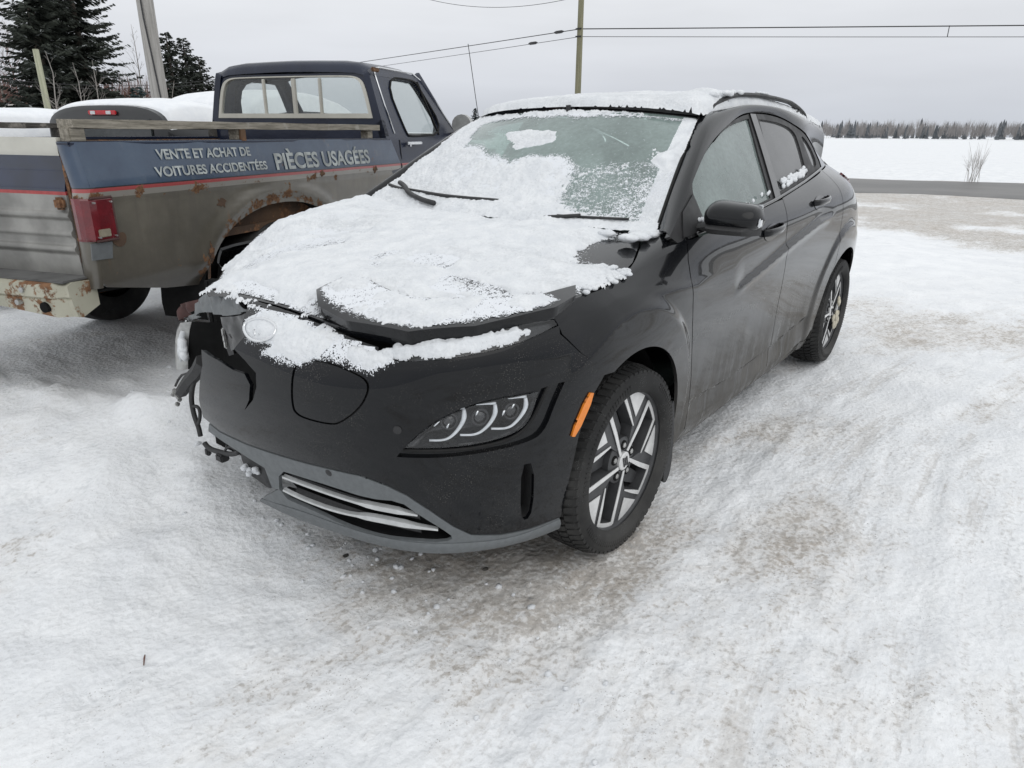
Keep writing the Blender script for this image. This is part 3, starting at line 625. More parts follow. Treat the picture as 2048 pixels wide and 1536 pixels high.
def dirt_w(x, y):
    ca, sa = math.cos(math.radians(166)), math.sin(math.radians(166)); u = x*ca+y*sa; v = -x*sa+y*ca
    big = fbm(x, y, .75, 4, 41); mid = fbm(u*.45, v, 2.6, 4, 42)
    w = .45+1.1*(big-.5)+1.0*(mid-.5)
    # wet sandy melt below the bumper and around the front tyre
    w = w+.70*np.exp(-(((x-.30)/.20)**2+((y-.70)/.15)**2))+.32*np.exp(-(((x-.55)/.22)**2+((y-.25)/.40)**2))+.35*np.exp(-(((x-.0)/.35)**2+((y-.85)/.12)**2))
    w = w+.14*np.exp(-(((x-.55)/.45)**2+((y-1.05)/.35)**2))+.22*np.exp(-(((x-1.0)/.35)**2+((y-.35)/.5)**2))+.25*np.exp(-(((x+.6)/.7)**2+((y-1.3)/.35)**2))
    for pts, wd in TRACKS:
        d, s, p = dist_poly(x, y, pts); w = w+.22*(1-sstep(wd*.6, wd*1.5, d))*sstep(.35, .6, fbm(x, y, 1.6, 3, 19))
    tr = road_t(x, y)
    near = sstep(6.0, 11.0, tr)*(1-sstep(ROAD_B-.2, ROAD_B+.3, tr))
    w = w+near*(.70+1.3*(fbm(x*.9, y*.22, .8, 4, 48)-.5))
    w = w-.9*sstep(ROAD_B, ROAD_B+1.0, tr)
    w = w-1.3*clean_w(x, y)
    dx = (x-TRUCK_O[0]); dy = (y-TRUCK_O[1]); a = dx*_h[0]+dy*_h[1]; b = dx*_l[0]+dy*_l[1]
    w = w-.30*sstep(-1.3, -.3, b)
    return np.clip(w, 0, 1)
def build_ground():
    n = 760
    t = np.linspace(-1, 1, n)
    g = np.sinh(t*8.2)/np.sinh(8.2)*900
    lin = t*n/2*.0085
    gx = np.where(np.abs(lin) < 99, lin, lin)+g; gy = gx.copy()
    X, Y = np.meshgrid(gx+1.15, gy+1.1, indexing='ij')
    x = X.ravel(); y = Y.ravel(); z = ground_z(x, y)
    i, j = np.meshgrid(np.arange(n-1), np.arange(n-1), indexing='ij'); b = (i*n+j).ravel()
    F = np.stack([b, b+n, b+n+1, b+1], 1)
    me = bpy.data.meshes.new('ground'); me.vertices.add(n*n); me.vertices.foreach_set('co', np.stack([x, y, z], 1).astype(np.float32).ravel())
    me.loops.add(F.size); me.loops.foreach_set('vertex_index', F.ravel().astype(np.int32))
    me.polygons.add(len(F)); me.polygons.foreach_set('loop_start', (np.arange(len(F))*4).astype(np.int32)); me.polygons.foreach_set('loop_total', np.full(len(F), 4, np.int32))
    me.polygons.foreach_set('use_smooth', np.ones(len(F), bool))
    at = me.attributes.new('dirt', 'FLOAT', 'POINT'); at.data.foreach_set('value', dirt_w(x, y).astype(np.float32))
    at = me.attributes.new('clean', 'FLOAT', 'POINT'); at.data.foreach_set('value', clean_w(x, y).astype(np.float32))
    path = smooth_poly([(4.5, 3.3), (3.4, 2.7), (1.0, 1.9), (-1.5, 1.65), (-4.5, 2.4), (-9.0, 5.0), (-18, 12), (-40, 40)], False, 3)
    dd, sg, pp = dist_poly(x, y, path); LL = sum(math.hypot(path[i+1][0]-path[i][0], path[i+1][1]-path[i][1]) for i in range(len(path)-1))
    at = me.attributes.new('along', 'FLOAT', 'POINT'); at.data.foreach_set('value', (pp*LL).astype(np.float32)); at = me.attributes.new('across', 'FLOAT', 'POINT'); at.data.foreach_set('value', (dd*sg).astype(np.float32))
    me.update(); me.validate()
    t = NT('packed_snow')
    d = t.attr('dirt')
    mp = t.node('ShaderNodeMapping'); mp.inputs['Rotation'].default_value = (0, 0, math.radians(-166)); t.l.new(t.tc.outputs['Object'], mp.inputs[0])
    mp2 = t.node('ShaderNodeMapping'); mp2.inputs['Scale'].default_value = (.42, 1, 1); t.l.new(mp.outputs[0], mp2.inputs[0]); an = mp2.outputs[0]
    mp3 = t.node('ShaderNodeMapping'); mp3.inputs['Scale'].default_value = (.62, 1, 1); t.l.new(mp.outputs[0], mp3.inputs[0]); an2 = mp3.outputs[0]
    n1 = t.noise(3.2, 6, .65); n2 = t.noise(15, 6, .66, vec=an2); n3 = t.noise(48, 6, .68); n4 = t.noise(1.1, 4, .6)
    snow = t.mix(t.rng(n1, .3, .7), (.80,.815,.835), (.90,.91,.92))
    snow = t.mix(t.rng(n3, .35, .75, 0, .28), snow, (.70,.71,.725))
    # sandy, trodden patches: broad tint, then clusters of darker crumbs
    a = t.math('ADD', d, t.math('MULTIPLY', t.math('SUBTRACT', n2, .5), 1.3))
    m1 = t.rng(a, .25, 1.05, 0, .50)
    c = t.mix(m1, snow, t.mix(t.rng(n4, .35, .65), (.52,.455,.38), (.60,.57,.53)))
    b = t.math('ADD', a, t.math('MULTIPLY', t.math('SUBTRACT', n3, .5), 2.9))
    m2 = t.rng(b, .62, 1.12, 0, .62)
    c = t.mix(m2, c, t.mix(t.rng(n1, .4, .6), (.33,.28,.225), (.39,.36,.325)))
    m3 = t.rng(b, 1.22, 1.7, 0, .8)
    c = t.mix(m3, c, (.085,.07,.055))
    # bluish trodden ice
    gg = t.rng(t.math('ADD', t.noise(5, 5, .65, vec=an2), t.math('MULTIPLY', t.math('SUBTRACT', n3, .5), .8)), .54, .76, 0, .40); c = t.mix(gg, c, (.58,.60,.62))
    cb = t.node('ShaderNodeCombineXYZ'); t.put(cb.inputs[0], t.math('MULTIPLY', t.attr('along'), .9)); t.put(cb.inputs[1], t.math('MULTIPLY', t.attr('across'), 9.0))
    rut = t.noise(1.0, 5, .62, vec=cb.outputs[0]); rutm = t.math('MULTIPLY', t.rng(t.math('ADD', rut, t.math('MULTIPLY', t.math('SUBTRACT', n3, .5), .5)), .52, .68), t.rng(t.math('ABSOLUTE', t.attr('across')), 1.5, .6, .12, 1))
    rutm = t.math('MULTIPLY', rutm, t.rng(t.attr('clean'), .2, .8, .5, 0.)); c = t.mix(rutm, c, (.52,.495,.465))
    # grit
    gr = t.math('MULTIPLY', t.rng(t.voronoi(95), .24, .10), t.rng(t.math('ADD', t.noise(6.5, 5, .7, vec=an2), t.math('MULTIPLY', d, .22)), .58, .72))
    c = t.mix(t.math('MULTIPLY', gr, .55), c, (.20,.17,.145))
    gr2 = t.math('MULTIPLY', t.rng(t.voronoi(40), .15, .06), t.rng(t.math('ADD', t.noise(9.5, 5, .7), t.math('MULTIPLY', d, .20)), .66, .75))
    c = t.mix(t.math('MULTIPLY', gr2, .75), c, (.10,.085,.072))
    h = t.math('ADD', t.math('MULTIPLY', n2, .8), t.math('MULTIPLY', n3, .45))
    h = t.math('ADD', h, t.math('MULTIPLY', t.voronoi(48), .30))
    h = t.math('SUBTRACT', h, t.math('MULTIPLY', rutm, .35)); h = t.math('MULTIPLY', h, t.rng(t.attr('clean'), .2, .9, 1, .25))
    nb = t.bump(h, .55, .024)
    sh = t.bsdf(c, .62, 0, nb, spec=.22)
    me.materials.append(t.done(sh))
    o = bpy.data.objects.new('ground', me); col.objects.link(o); tag(o, kind='structure')
    o['label'] = 'packed dirty snow over the yard and fields'
    return o
build_ground()
# ---- road: thin sheet following the ground
def build_road():
    ax = np.array([-ROAD_N[1], ROAD_N[0]])
    s = np.concatenate([np.linspace(-400, -40, 25)[:-1], np.linspace(-40, 60, 160), np.linspace(60, 400, 25)[1:]])
    w = np.linspace(0, 1, 14)
    S_, W_ = np.meshgrid(s, w, indexing='ij')
    e = (fbm(S_, S_*0, .35, 4, 77)-.5)
    dd = ROAD_A+(ROAD_B-ROAD_A)*W_+e*np.where(W_ < .5, (1-W_*2)*1.6, -(W_*2-1)*.8)
    x = ROAD_N[0]*dd+ax[0]*S_; y = ROAD_N[1]*dd+ax[1]*S_
    z = ground_z(x.ravel(), y.ravel(), False)+.030-.026*(np.abs(W_.ravel()-.5)*2)**6
    V = np.stack([x.ravel(), y.ravel(), z], 1); nw = len(w)
    F = [(i*nw+j, (i+1)*nw+j, (i+1)*nw+j+1, i*nw+j+1) for i in range(len(s)-1) for j in range(nw-1)]
    t = NT('wet_asphalt'); ww = t.noise(.35, 5, .6); f = t.noise(30, 4)
    c = t.mix(t.rng(ww, .35, .65), (.115,.113,.110), (.165,.160,.155)); c = t.mix(t.rng(f, .3, .7, 0, .3), c, (.21,.205,.20))
    sl = t.noise(.16, 5, .6, sc=(1, 1, 1)); c = t.mix(t.rng(sl, .58, .74, 0, .6), c, (.52,.51,.50))
    o = mesh_obj('road', V, F, t.done(t.bsdf(c, .55, 0, t.bump(f, .3, .01))), None, True)
    tag(o, 'grey paved road with slushy edges crossing behind the yard', kind='structure')
build_road()
# ---------------------------------------------------------------- the black crossover
def SIDE(x, z):
    x = np.atleast_1d(np.asarray(x, float)); z = np.atleast_1d(np.asarray(z, float))
    uu = np.linspace(.55, UK[-3], 500)
    xb = WRAP(uu, np.full(500, .45), False)[:, 0]
    u = np.interp(-x, -xb, uu)
    zt = np.array(ZT)
    for _ in range(3):
        ztop = spl_weights(UK, WSU, u)@zt
        v = (z-.17)/(ztop-.17)*.85
        P = WRAP(u, v, False); u = u+(P[:, 0]-x)*1.0
    ztop = spl_weights(UK, WSU, u)@zt; v = (z-.17)/(ztop-.17)*.85
    return WRAP(u, v)
KONA = empty('crossover_car', (0, 0, 0), 0, 'black crossover with smashed front corner and snow on its bonnet, windscreen and roof', 'car')
def mirror_part(o, parent=None):
    c = o.copy(); c.data = o.data.copy()
    n = len(c.data.vertices); a = np.zeros(n*3, np.float32); c.data.vertices.foreach_get('co', a); a = a.reshape(-1, 3); a[:, 1] *= -1
    c.data.vertices.foreach_set('co', a.ravel()); c.data.flip_normals(); c.data.update()
    return link(c, None) if parent is None else (setattr(c, 'parent', parent), col.objects.link(c), c)[2]
PB, PF = M['black_paint'], M['front_paint']
def circ_pts(cx, cz, r, a0, a1, n=24, sq=1/.985): return [(cx+r*math.cos(math.radians(a0+(a1-a0)*i/n)), cz+r*sq*math.sin(math.radians(a0+(a1-a0)*i/n))) for i in range(n+1)]
def ztop_at(x):
    return float(SIDE([x], [.6])[0, 2]*0+np.interp(-x, -BASE[9:22, 0], np.array(ZT)[9:22]))
# front fender
arch_f = circ_pts(.02, .33, .383, 203, 62, 30)           # from rear bottom over the top to the bumper gap
fdoor = [(-.425, 1.0), (-.388, .93), (-.378, .84), (-.41, .70), (-.50, .48), (-.545, .31), (-.548, .238)]
mdoor = [(-1.459, 1.058), (-1.452, 1.012), (-1.444, .904), (-1.457, .79), (-1.487, .64), (-1.506, .49), (-1.53, .334), (-1.535, .238)]
rdoor = [(-2.30, 1.155), (-2.355, 1.05), (-2.375, .92), (-2.36, .80)]
g2 = .0028
top_f = [(x, ztop_at(x)-.004) for x in np.linspace(.36, -.42, 14)]
fender_poly = [(.3565, .830), (.3035, .771), (.219, .690)]+arch_f[::-1][1:]+[(-.36, .235), (-.545+g2, .238)]+[(p[0]+g2, p[1]) for p in fdoor[::-1][1:]]+[(-.42, .985)]+top_f[::-1][1:]
fender = panel('fender', SIDE, fender_poly, PB, KONA, .0115, .010, flip=-1)
fender_r = mirror_part(fender, KONA)
# fender top turning in towards the bonnet gap
hgx = [(.31, .8085), (.149, .8135), (.037, .8145), (-.11, .793), (-.247, .742), (-.346, .702), (-.40, .69)]
hgx = smooth_poly(hgx, closed=False, it=2); mb = MB(); rg = []
for k, (hx, hy) in enumerate(hgx):
    t = k/(len(hgx)-1); a = HOOD([hx], [hy])[0]+np.array([0, .002, -.003]); fx = min(.34, hx+.02*(1-t)-.03*t); b = SIDE([fx], [ztop_at(fx)-.006])[0]; c = SIDE([fx], [ztop_at(fx)-.030])[0]
    tb = (b-c); tb /= np.linalg.norm(tb); L_ = np.linalg.norm(a-b); ring = [a-np.array([0, 0, .02])]
    for q in np.linspace(0, 1, 7):
        h1 = b+tb*L_*.35; ring.append(a*(1-q)**2+h1*2*q*(1-q)+b*q*q)
    rg.append(ring)
mb.loft(rg); ft = mb.build('fender_top', PB, KONA, True, auto=60); mirror_part(ft, KONA)
# front door, rear door
belt_z = lambda x: float(np.interp(-x, [.3, .9, 1.4, 1.9, 2.3, 2.6, 2.9, 3.14], [.985, 1.018, 1.058, 1.108, 1.153, 1.174, 1.143, 1.085]))
bl = lambda a, b, n=12: [(x, belt_z(x)-.002) for x in np.linspace(a, b, n)]
door_f = [(p[0]-g2, p[1]) for p in fdoor]+[(-1.0, .232), (-1.535+g2, .238)]+[(p[0]+g2, p[1]) for p in mdoor[::-1][1:]]+bl(-1.455, -.43)[1:]
arch_r = circ_pts(-2.585, .33, .383, 0, 200, 40)
arch_rear_front = [p for p in circ_pts(-2.585, .33, .386, 35, -8, 14)]
door_r = [(p[0]-g2, p[1]) for p in mdoor]+[(-1.9, .24), (-2.12, .245)]+[(-2.192, .30), (-2.215, .40), (-2.27, .545), (-2.345, .66)]+[(p[0]+g2, p[1]) for p in rdoor[::-1]]+bl(-2.297, -1.462)[1:]
fd = panel('front_door', SIDE, door_f, PB, KONA, .014, .010, flip=-1)
rd = panel('rear_door', SIDE, door_r, PB, KONA, .014, .010, flip=-1)
mirror_part(fd, KONA); mirror_part(rd, KONA)
# rear quarter with arch
q_low = [(-2.194, .235)]+[(p[0]-.004, p[1]) for p in [(-2.192, .30), (-2.215, .40), (-2.27, .545), (-2.345, .66)]]+[(p[0]-g2, p[1]) for p in rdoor[::-1]]
arch_rr = circ_pts(-2.585, .33, .380, -14, 196, 40)
quarter = [(-2.21, .24)]+q_low[1:]+bl(-2.32, -3.12, 10)+[(-3.16, .9), (-3.16, .3), (-2.98, .235)]+arch_rr[::-1]
qp = panel('rear_quarter', SIDE, quarter, PB, KONA, .022, .012, flip=-1)
mirror_part(qp, KONA)
# sill
sill = [(-.37, .23), (-2.17, .235), (-2.19, .18), (-1.2, .172), (-.41, .172)]
sp_ = panel('side_sill', SIDE, sill, M['black_paint'], KONA, .03, .015, off=-.004, flip=-1); mirror_part(sp_, KONA)
# rear face of the body
ru = [(UK[21]-.02, .0), (UK[24], .0), (UK[24], .84), (UK[21]-.02, .84)]
rb = panel('rear_bumper', WRAP, ru, PB, KONA, .05, .04, flip=1, metric=(1, 1)); mirror_part(rb, KONA)
# ---- greenhouse
fr = TR['frame']
frame_top = smooth_poly([(-.322, 1.012)]+fr, closed=False, it=2)
gl_f = smooth_poly([(-.60, 1.02), (-.585, 1.10)]+TR['glass_front'][:5]+[(-1.385, 1.2484), (-1.335, 1.073), (-1.0, 1.045)], it=2, sharp=(0, 6, 7, 8))
gl_r = smooth_poly(TR['glass_rear'][:5]+[(-2.0, 1.142), (-1.4603, 1.087), (-1.479, 1.1821)], it=2, sharp=(0, 4, 5, 6))
gl_q = smooth_poly(TR['glass_quarter'], it=1)
frame_poly = frame_top+[(-2.36, 1.163)]+[(x, belt_z(x)+.001) for x in np.linspace(-2.30, -.36, 20)]
frame_mat = M['gloss_black']
wf = panel('window_frame', GREEN, frame_poly, M['satin_black'], KONA, .02, .010, holes=[gl_f, gl_r, gl_q], off=-.004, thick=.016, flip=-1)
for nm, pg, mt in (('front_side_window', gl_f, 'side_glass'), ('rear_side_window', gl_r, 'privacy_glass'), ('quarter_window', gl_q, 'privacy_glass')):
    w_ = panel(nm, GREEN, pg, M[mt], KONA, .03, .012, off=-.012, thick=0, flip=-1); mirror_part(w_, KONA)
mirror_part(wf, KONA)
# division bars of the frames (body colour strip between the doors)
bp = panel('door_pillar_cover', GREEN, [(-1.475, 1.421), (-1.545, 1.421), (-1.455, 1.075), (-1.375, 1.066)], M['gloss_black'], KONA, .02, .01, off=.003, thick=.006, flip=-1); mirror_part(bp, KONA)
# belt moulding
mb = MB(); xs = np.linspace(-.50, -2.33, 40)
P_ = np.array([GREEN([x], [belt_z(x)+.008])[0] for x in xs]); rr = .006
mb.tube(P_+np.array([0, .004, 0]), .0075, 8); bm_ = mb.build('belt_moulding', M['gloss_black'], KONA, True); mirror_part(bm_, KONA)
# A pillar + roof rail: loft between windscreen / roof edge and the door frame line
tA = [WIND([1.0], [v])[0] for v in (0, .33, .66, 1.0)]+[ROOF([x], [.585])[0] for x in (-1.25, -1.5, -1.85, -2.13, -2.5, -2.85)]
tA[3] = (tA[3]*.5+ROOF([-1.06], [.585])[0]*.5)
tB = [GREEN([x], [z])[0] for x, z in ((-.315, 1.012), (-.55, 1.133), (-.80, 1.257), (-1.03, 1.337), (-1.264, 1.3955), (-1.487, 1.4273), (-1.845, 1.4247), (-2.13, 1.382), (-2.47, 1.305), (-2.83, 1.20))]
kk = np.arange(10.); qq = np.linspace(0, 9, 90)
cA = np.stack([interp_smooth(kk, [p[i] for p in tA], qq) for i in range(3)], 1); cB = np.stack([interp_smooth(kk, [p[i] for p in tB], qq) for i in range(3)], 1)
cB[:, 1] = GREEN(cB[:, 0], cB[:, 2])[:, 1]
rings = []
for i in range(90):
    ring = []
    for t in np.linspace(0, 1, 11):
        p = cA[i]*(1-t)+cB[i]*t
        p = p+np.array([.0, .35, .75])*.030*math.sin(math.pi*t)*(1 if i > 25 else .5+.5*i/25)
        ring.append(p)
    ring.append(cB[i]-np.array([0, .018, .006]))
    rings.append(ring)
mb = MB(); mb.loft(rings); pil = mb.build('roof_pillar', PB, KONA, True, auto=50); pr_ = mirror_part(pil, KONA)
# upper rear quarter (C pillar) joins the frame to the tailgate
cp = [(-2.36, 1.160), (-2.40, 1.20), (-2.405, 1.29), (-2.30, 1.345), (-2.14, 1.381), (-2.47, 1.303), (-2.83, 1.198), (-2.95, 1.13), (-2.9, 1.138), (-2.6, 1.168)]
cpp = panel('rear_pillar', GREEN, cp, PB, KONA, .03, .015, off=.001, thick=.01, flip=-1); mirror_part(cpp, KONA)
mb = MB(); R_ = []
edge = [ROOF([-2.86], [.584])[0], GREEN([-2.845], [1.20])[0], GREEN([-2.955], [1.137])[0], SIDE([-3.13], [1.02])[0], SIDE([-3.14], [.86])[0]]
for s_ in np.linspace(-1, 1, 15):
    R_.append([np.array([p[0]-(.05+.05*(k > 0)+.04*(k > 2))*(1-s_*s_), p[1]*s_, p[2]+(.045 if k == 0 else 0)*(1-s_*s_)]) for k, p in enumerate(edge)])
mb.loft(R_); mb.build('tailgate', PB, KONA, True, auto=40)
# roof skin
roof_poly = [(-.955, 0), (-.965, -.25), (-1.0, -.45), (-1.05, -.583), (-1.5, -.587), (-2.2, -.587), (-2.85, -.585), (-2.9, 0), (-2.85, .585), (-2.2, .587), (-1.5, .587), (-1.05, .583), (-1.0, .45), (-.965, .25)]
panel('roof', ROOF, roof_poly, PB, KONA, .05, .03, flip=1, thick=.03)
# roof bars
for s_ in (1, -1):
    mb = MB(); xs = np.linspace(-1.13, -2.52, 50)
    cen = []
    for x in xs:
        t = (x+1.13)/(-1.39); lift = .050*min(1, math.sin(math.pi*min(1, max(0, t)))**.5*1.25)+.0
        p = ROOF([x], [.562])[0]; cen.append(p+np.array([0, .004, lift]))
    rings = []
    for i, p in enumerate(cen):
        wv, hv = .017, .010
        rings.append([p+np.array([0, s1*wv*math.cos(a)*1.0, hv*math.sin(a)]) for a in np.linspace(0, 2*math.pi, 10, endpoint=False) for s1 in (1,)])
    mb.loft(rings, True, True)
    for (x0, x1) in ((-1.15, -1.36), (-2.50, -2.33)):
        r2 = []
        for i, t in enumerate(np.linspace(0, 1, 8)):
            x = x0+(x1-x0)*t; p = ROOF([x], [.562])[0]; tt = (x+1.13)/(-1.39); hh = .050*min(1, math.sin(math.pi*max(0, min(1, tt)))**.5*1.25)
            hh *= (1-max(0, t-.55)/.45*.55)
            r2.append([p+np.array([0, -.012, -.004]), p+np.array([0, .016, -.004]), p+np.array([0, .014, hh]), p+np.array([0, -.010, hh])])
        mb.loft(r2, True, True)
    if s_ < 0: mb.v = [(a, -b, c) for a, b, c in mb.v]
    mb.build('roof_bar', M['satin_black'], KONA, True, auto=40)
# ---- windscreen, cowl
ws = [(-1, 0), (-.6, 0), (0, 0), (.6, 0), (1, 0), (1, .5), (1, 1), (.5, 1), (0, 1), (-.5, 1), (-1, 1), (-1, .5)]
panel('windscreen', WIND, ws, M['windscreen_glass'], KONA, .03, .02, off=0, thick=.004, flip=1, metric=(.65, .75))
mb = MB(); rr = []
for u in np.linspace(-1, 1, 25):
    a = WIND([u], [.0])[0]; b = HOOD([-.33+.10*(1-u*u)-.02], [u*.70])[0]
    rr.append([a+np.array([.002, 0, -.003]), a*.5+b*.5+np.array([0, 0, -.022]), b+np.array([0, 0, -.018])])
mb.loft(rr); mb.build('cowl', M['black_plastic'], KONA, True)
mb = MB()
for s_ in (-1, 1):
    mb.tube([WIND([s_*1.0], [v])[0]+np.array([0, 0, .003]) for v in np.linspace(0, 1, 30)], .006, 6)
mb.tube([WIND([u], [1.0])[0]+np.array([0, 0, -.001]) for u in np.linspace(-1, 1, 30)], .004, 6)
mb.build('windscreen_seal', M['seal_rubber'], KONA, True)
# wipers
def wiper(pts, arm, nm='wiper'):
    e = empty_part(nm)
def spts(S, pts, lift, n=20):
    pts = smooth_poly(pts, closed=False, it=2); out = []
    for a, b in pts:
        P = S([a], [b]); N = surf_normals(S, np.array([a]), np.array([b]), P)
        out.append((P+N*lift)[0])
    return out
mb = MB(); mb.tube(spts(WIND, [(-.99, .155), (-.84, .135), (-.60, .125), (-.30, .105), (.10, .105)], .020), .008, 6)
w1 = mb.build('wiper', M['satin_black'], KONA, True)
mb = MB(); mb.tube(spts(WIND, [(-.80, .150), (-.70, .125), (-.60, .075), (-.42, .035), (-.3, .02)], .042), [.013]*4+[.010]*30 if False else .011, 8); mb.build('wiper_arm', M['satin_black'], w1, True)
mb = MB(); mb.tube(spts(WIND, [(.10, .06), (.45, .045), (.86, .055)], .012), .005, 6)
w2 = mb.build('wiper', M['satin_black'], KONA, True)
mb = MB(); mb.tube(spts(WIND, [(.40, .02), (.5, .03), (.62, .05)], .018), .007, 8); mb.build('wiper_arm', M['satin_black'], w2, True)
# ---- bonnet
hf = TR['hood_front']
hood_poly = [(.66, -.36), hf[1], hf[2], hf[3], hf[4], hf[5], hf[6], hf[7], hf[8]]+TR['hood_gap']+[(-.300, .45), (-.262, .2), (-.25, 0), (-.262, -.2), (-.300, -.45), (-.346, -.697), (-.247, -.737), (-.11, -.788), (.037, -.80), (.15, -.79), (.30, -.74), (.42, -.66), (.52, -.56), (.60, -.45)]
HOOD_POLY = hood_poly
panel('bonnet', HOOD, hood_poly, PB, KONA, .025, .012, flip=1, thick=.022)
fo = TR['fold']
fold_poly = fo+[(.26, .812), hf[8], hf[7], hf[6], hf[5], (hf[4][0]-.01, hf[4][1])]
FOLD_POLY = fold_poly
def fold_dz(a, b):
    w = np.exp(-((b-.28)/.10)**2)
    return .016+.012*sstep(.45, .75, a)+.012*w
panel('folded_bonnet_edge', HOOD, fold_poly, PB, KONA, .018, .010, flip=1, thick=.030, dz=fold_dz)
# ---- front bumper and its fittings
lh = smooth_poly(TR['lamp_hole'], it=2, sharp=(0, 7)); ll = smooth_poly(TR['lamp_lens'], it=2, sharp=(0, 4))
chg = smooth_poly(TR['charge'], it=2); slot = smooth_poly(TR['slot'], it=1)
cc = np.mean(chg, axis=0)
chg_hole = [tuple(cc+(np.array(p)-cc)*1.06) for p in chg]
bump_poly = TR['bumper']
WF = lambda a, b: WRAP(a, b)
panel('front_bumper', WRAP, bump_poly, PF, KONA, .016, .008, holes=[lh, chg_hole, slot], flip=1, thick=.012)
panel('charge_port_door', WRAP, chg, PF, KONA, .016, .008, flip=1, thick=.010, off=-.001)
panel('charge_port_gap', WRAP, [tuple(cc+(np.array(p)-cc)*1.12) for p in chg], M['seal_rubber'], KONA, .03, .015, flip=1, thick=0, off=-.010)
hp = panel('headlight', WRAP, [tuple(np.mean(lh, axis=0)+(np.array(p)-np.mean(lh, axis=0))*1.03) for p in lh], PF, KONA, .016, .010, holes=[ll], flip=1, thick=.03, off=-.011)
def bowl(a, b):
    d = poly_sd(a, b, ll); return -.050*sstep(0, .030, d)
panel('lamp_reflector', WRAP, ll, M['lamp_dark'], hp, .010, .008, flip=1, thick=0, off=-.012, dz=bowl)
panel('lamp_lens', WRAP, ll, M['lamp_lens'], hp, .014, .008, flip=1, thick=.010, off=-.003)
for k in ('led1', 'led2', 'led3'):
    pts = TR[k]; mb = MB(); sm = smooth_poly(pts, closed=False, it=3); n = len(sm); P_ = []
    for i, (a, b) in enumerate(sm):
        Q = WRAP([a], [b]); N = surf_normals(WRAP, np.array([a]), np.array([b]), Q, 1); P_.append((Q-N*.013)[0])
    mb.tube(P_, [.0030+.0042*(1-i/(n-1))**1.5*min(1, i/3+.4) for i in range(n)], 8); mb.build('light_guide', M['lamp_white'], hp, True)
    a, b = sm[0]; aa = np.linspace(a-.052, a+.002, 6); bb = np.linspace(b+.010, b+.004, 6); Q = WRAP(aa, bb); N = surf_normals(WRAP, aa, bb, Q, 1); mb = MB(); mb.tube(list(Q-N*.014), [.0012, .0016, .002, .0025, .0035, .004], 8); mb.build('light_brow', M['lamp_white'], hp, True)
    # projector barrel behind each guide
    a, b = sm[n//3]; Q = WRAP([a-.03], [b+.012]); N = surf_normals(WRAP, np.array([a-.03]), np.array([b+.012]), Q, 1)[0]; Q = Q[0]-N*.030
    Q = Q+N*.008; e1_ = np.cross(N, [0, 0, 1.]); e1_ /= np.linalg.norm(e1_); e2_ = np.cross(N, e1_)
    mb = MB(); mb.tube([Q+.021*(math.cos(w)*e1_+math.sin(w)*e2_) for w in np.linspace(0, 2*math.pi, 25)], .0035, 6, cap=False); mb.build('projector_ring', M['dark_metal'], hp, True)
    mb = MB(); mb.tube([Q-N*.02, Q-N*.006, Q+N*.002, Q+N*.005], [.020, .020, .013, .001], 18); mb.build('projector', M['gloss_black'], hp, True)
Q = np.array([q for q in smooth_poly(TR['lamp_groove'], closed=False, it=2)]); P_ = WRAP(Q[:, 0], Q[:, 1]); N = surf_normals(WRAP, Q[:, 0], Q[:, 1], P_, 1); mb = MB(); mb.tube(list(P_-N*.004), .0045, 6); mb.build('lamp_groove', M['seal_rubber'], hp, True)  # dark tube added to draw the shade line of the groove by the lens
for k_ in range(0, 10, 2):
    Q = np.array(TR['fins'][k_:k_+2]); P_ = WRAP(Q[:, 0], Q[:, 1]); N = surf_normals(WRAP, Q[:, 0], Q[:, 1], P_, 1); mb = MB(); mb.tube(list(P_-N*.020), [.005, .002], 6); mb.build('reflector_fin', M['chrome'], hp, True)
# groove line round the lamp surround
mb = MB(); gl_ = [(1.0, 0)]
for off_, nm in ((.010, 'groove'),):
    pass
sl = panel('air_slot', WRAP, [tuple(np.mean(slot, axis=0)+(np.array(p)-np.mean(slot, axis=0))*1.25) for p in slot], M['wheel_well'], KONA, .02, .01, flip=1, thick=0, off=-.045)
mb = MB(); sc_ = resample(slot, .012); rg = []
for k in (0, -.045):
    Q = WRAP(np.array([p[0] for p in sc_]), np.array([p[1] for p in sc_])); N = surf_normals(WRAP, np.array([p[0] for p in sc_]), np.array([p[1] for p in sc_]), Q, 1)
    rg.append(list(Q+N*(k-.002)))
mb.loft(rg, True); mb.build('slot_wall', M['black_plastic'], sl, True)
# daytime running light strip
drl = smooth_poly(TR['drl'], it=1, sharp=(0, 6))
dp = panel('daytime_light', WRAP, drl, M['lamp_dark'], KONA, .014, .008, flip=1, thick=.02, off=-.016)
panel('lamp_lens', WRAP, drl, M['lamp_lens'], dp, .014, .008, flip=1, thick=.012, off=-.002)
# amber side marker, sensor buttons
amb = smooth_poly(TR['amber'], it=1)
panel('side_marker', WRAP, amb, M['amber'], KONA, .010, .006, flip=1, thick=.008, off=.006)
for a, b in TR['sensor']:
    Q = WRAP([a], [b]); N = surf_normals(WRAP, np.array([a]), np.array([b]), Q, 1)[0]
    mb = MB(); mb.tube([Q[0]-N*.01, Q[0]+N*.002, Q[0]+N*.003], [.011, .011, .008], 14); so = mb.build('parking_sensor', M['satin_black'], KONA, True, auto=40)
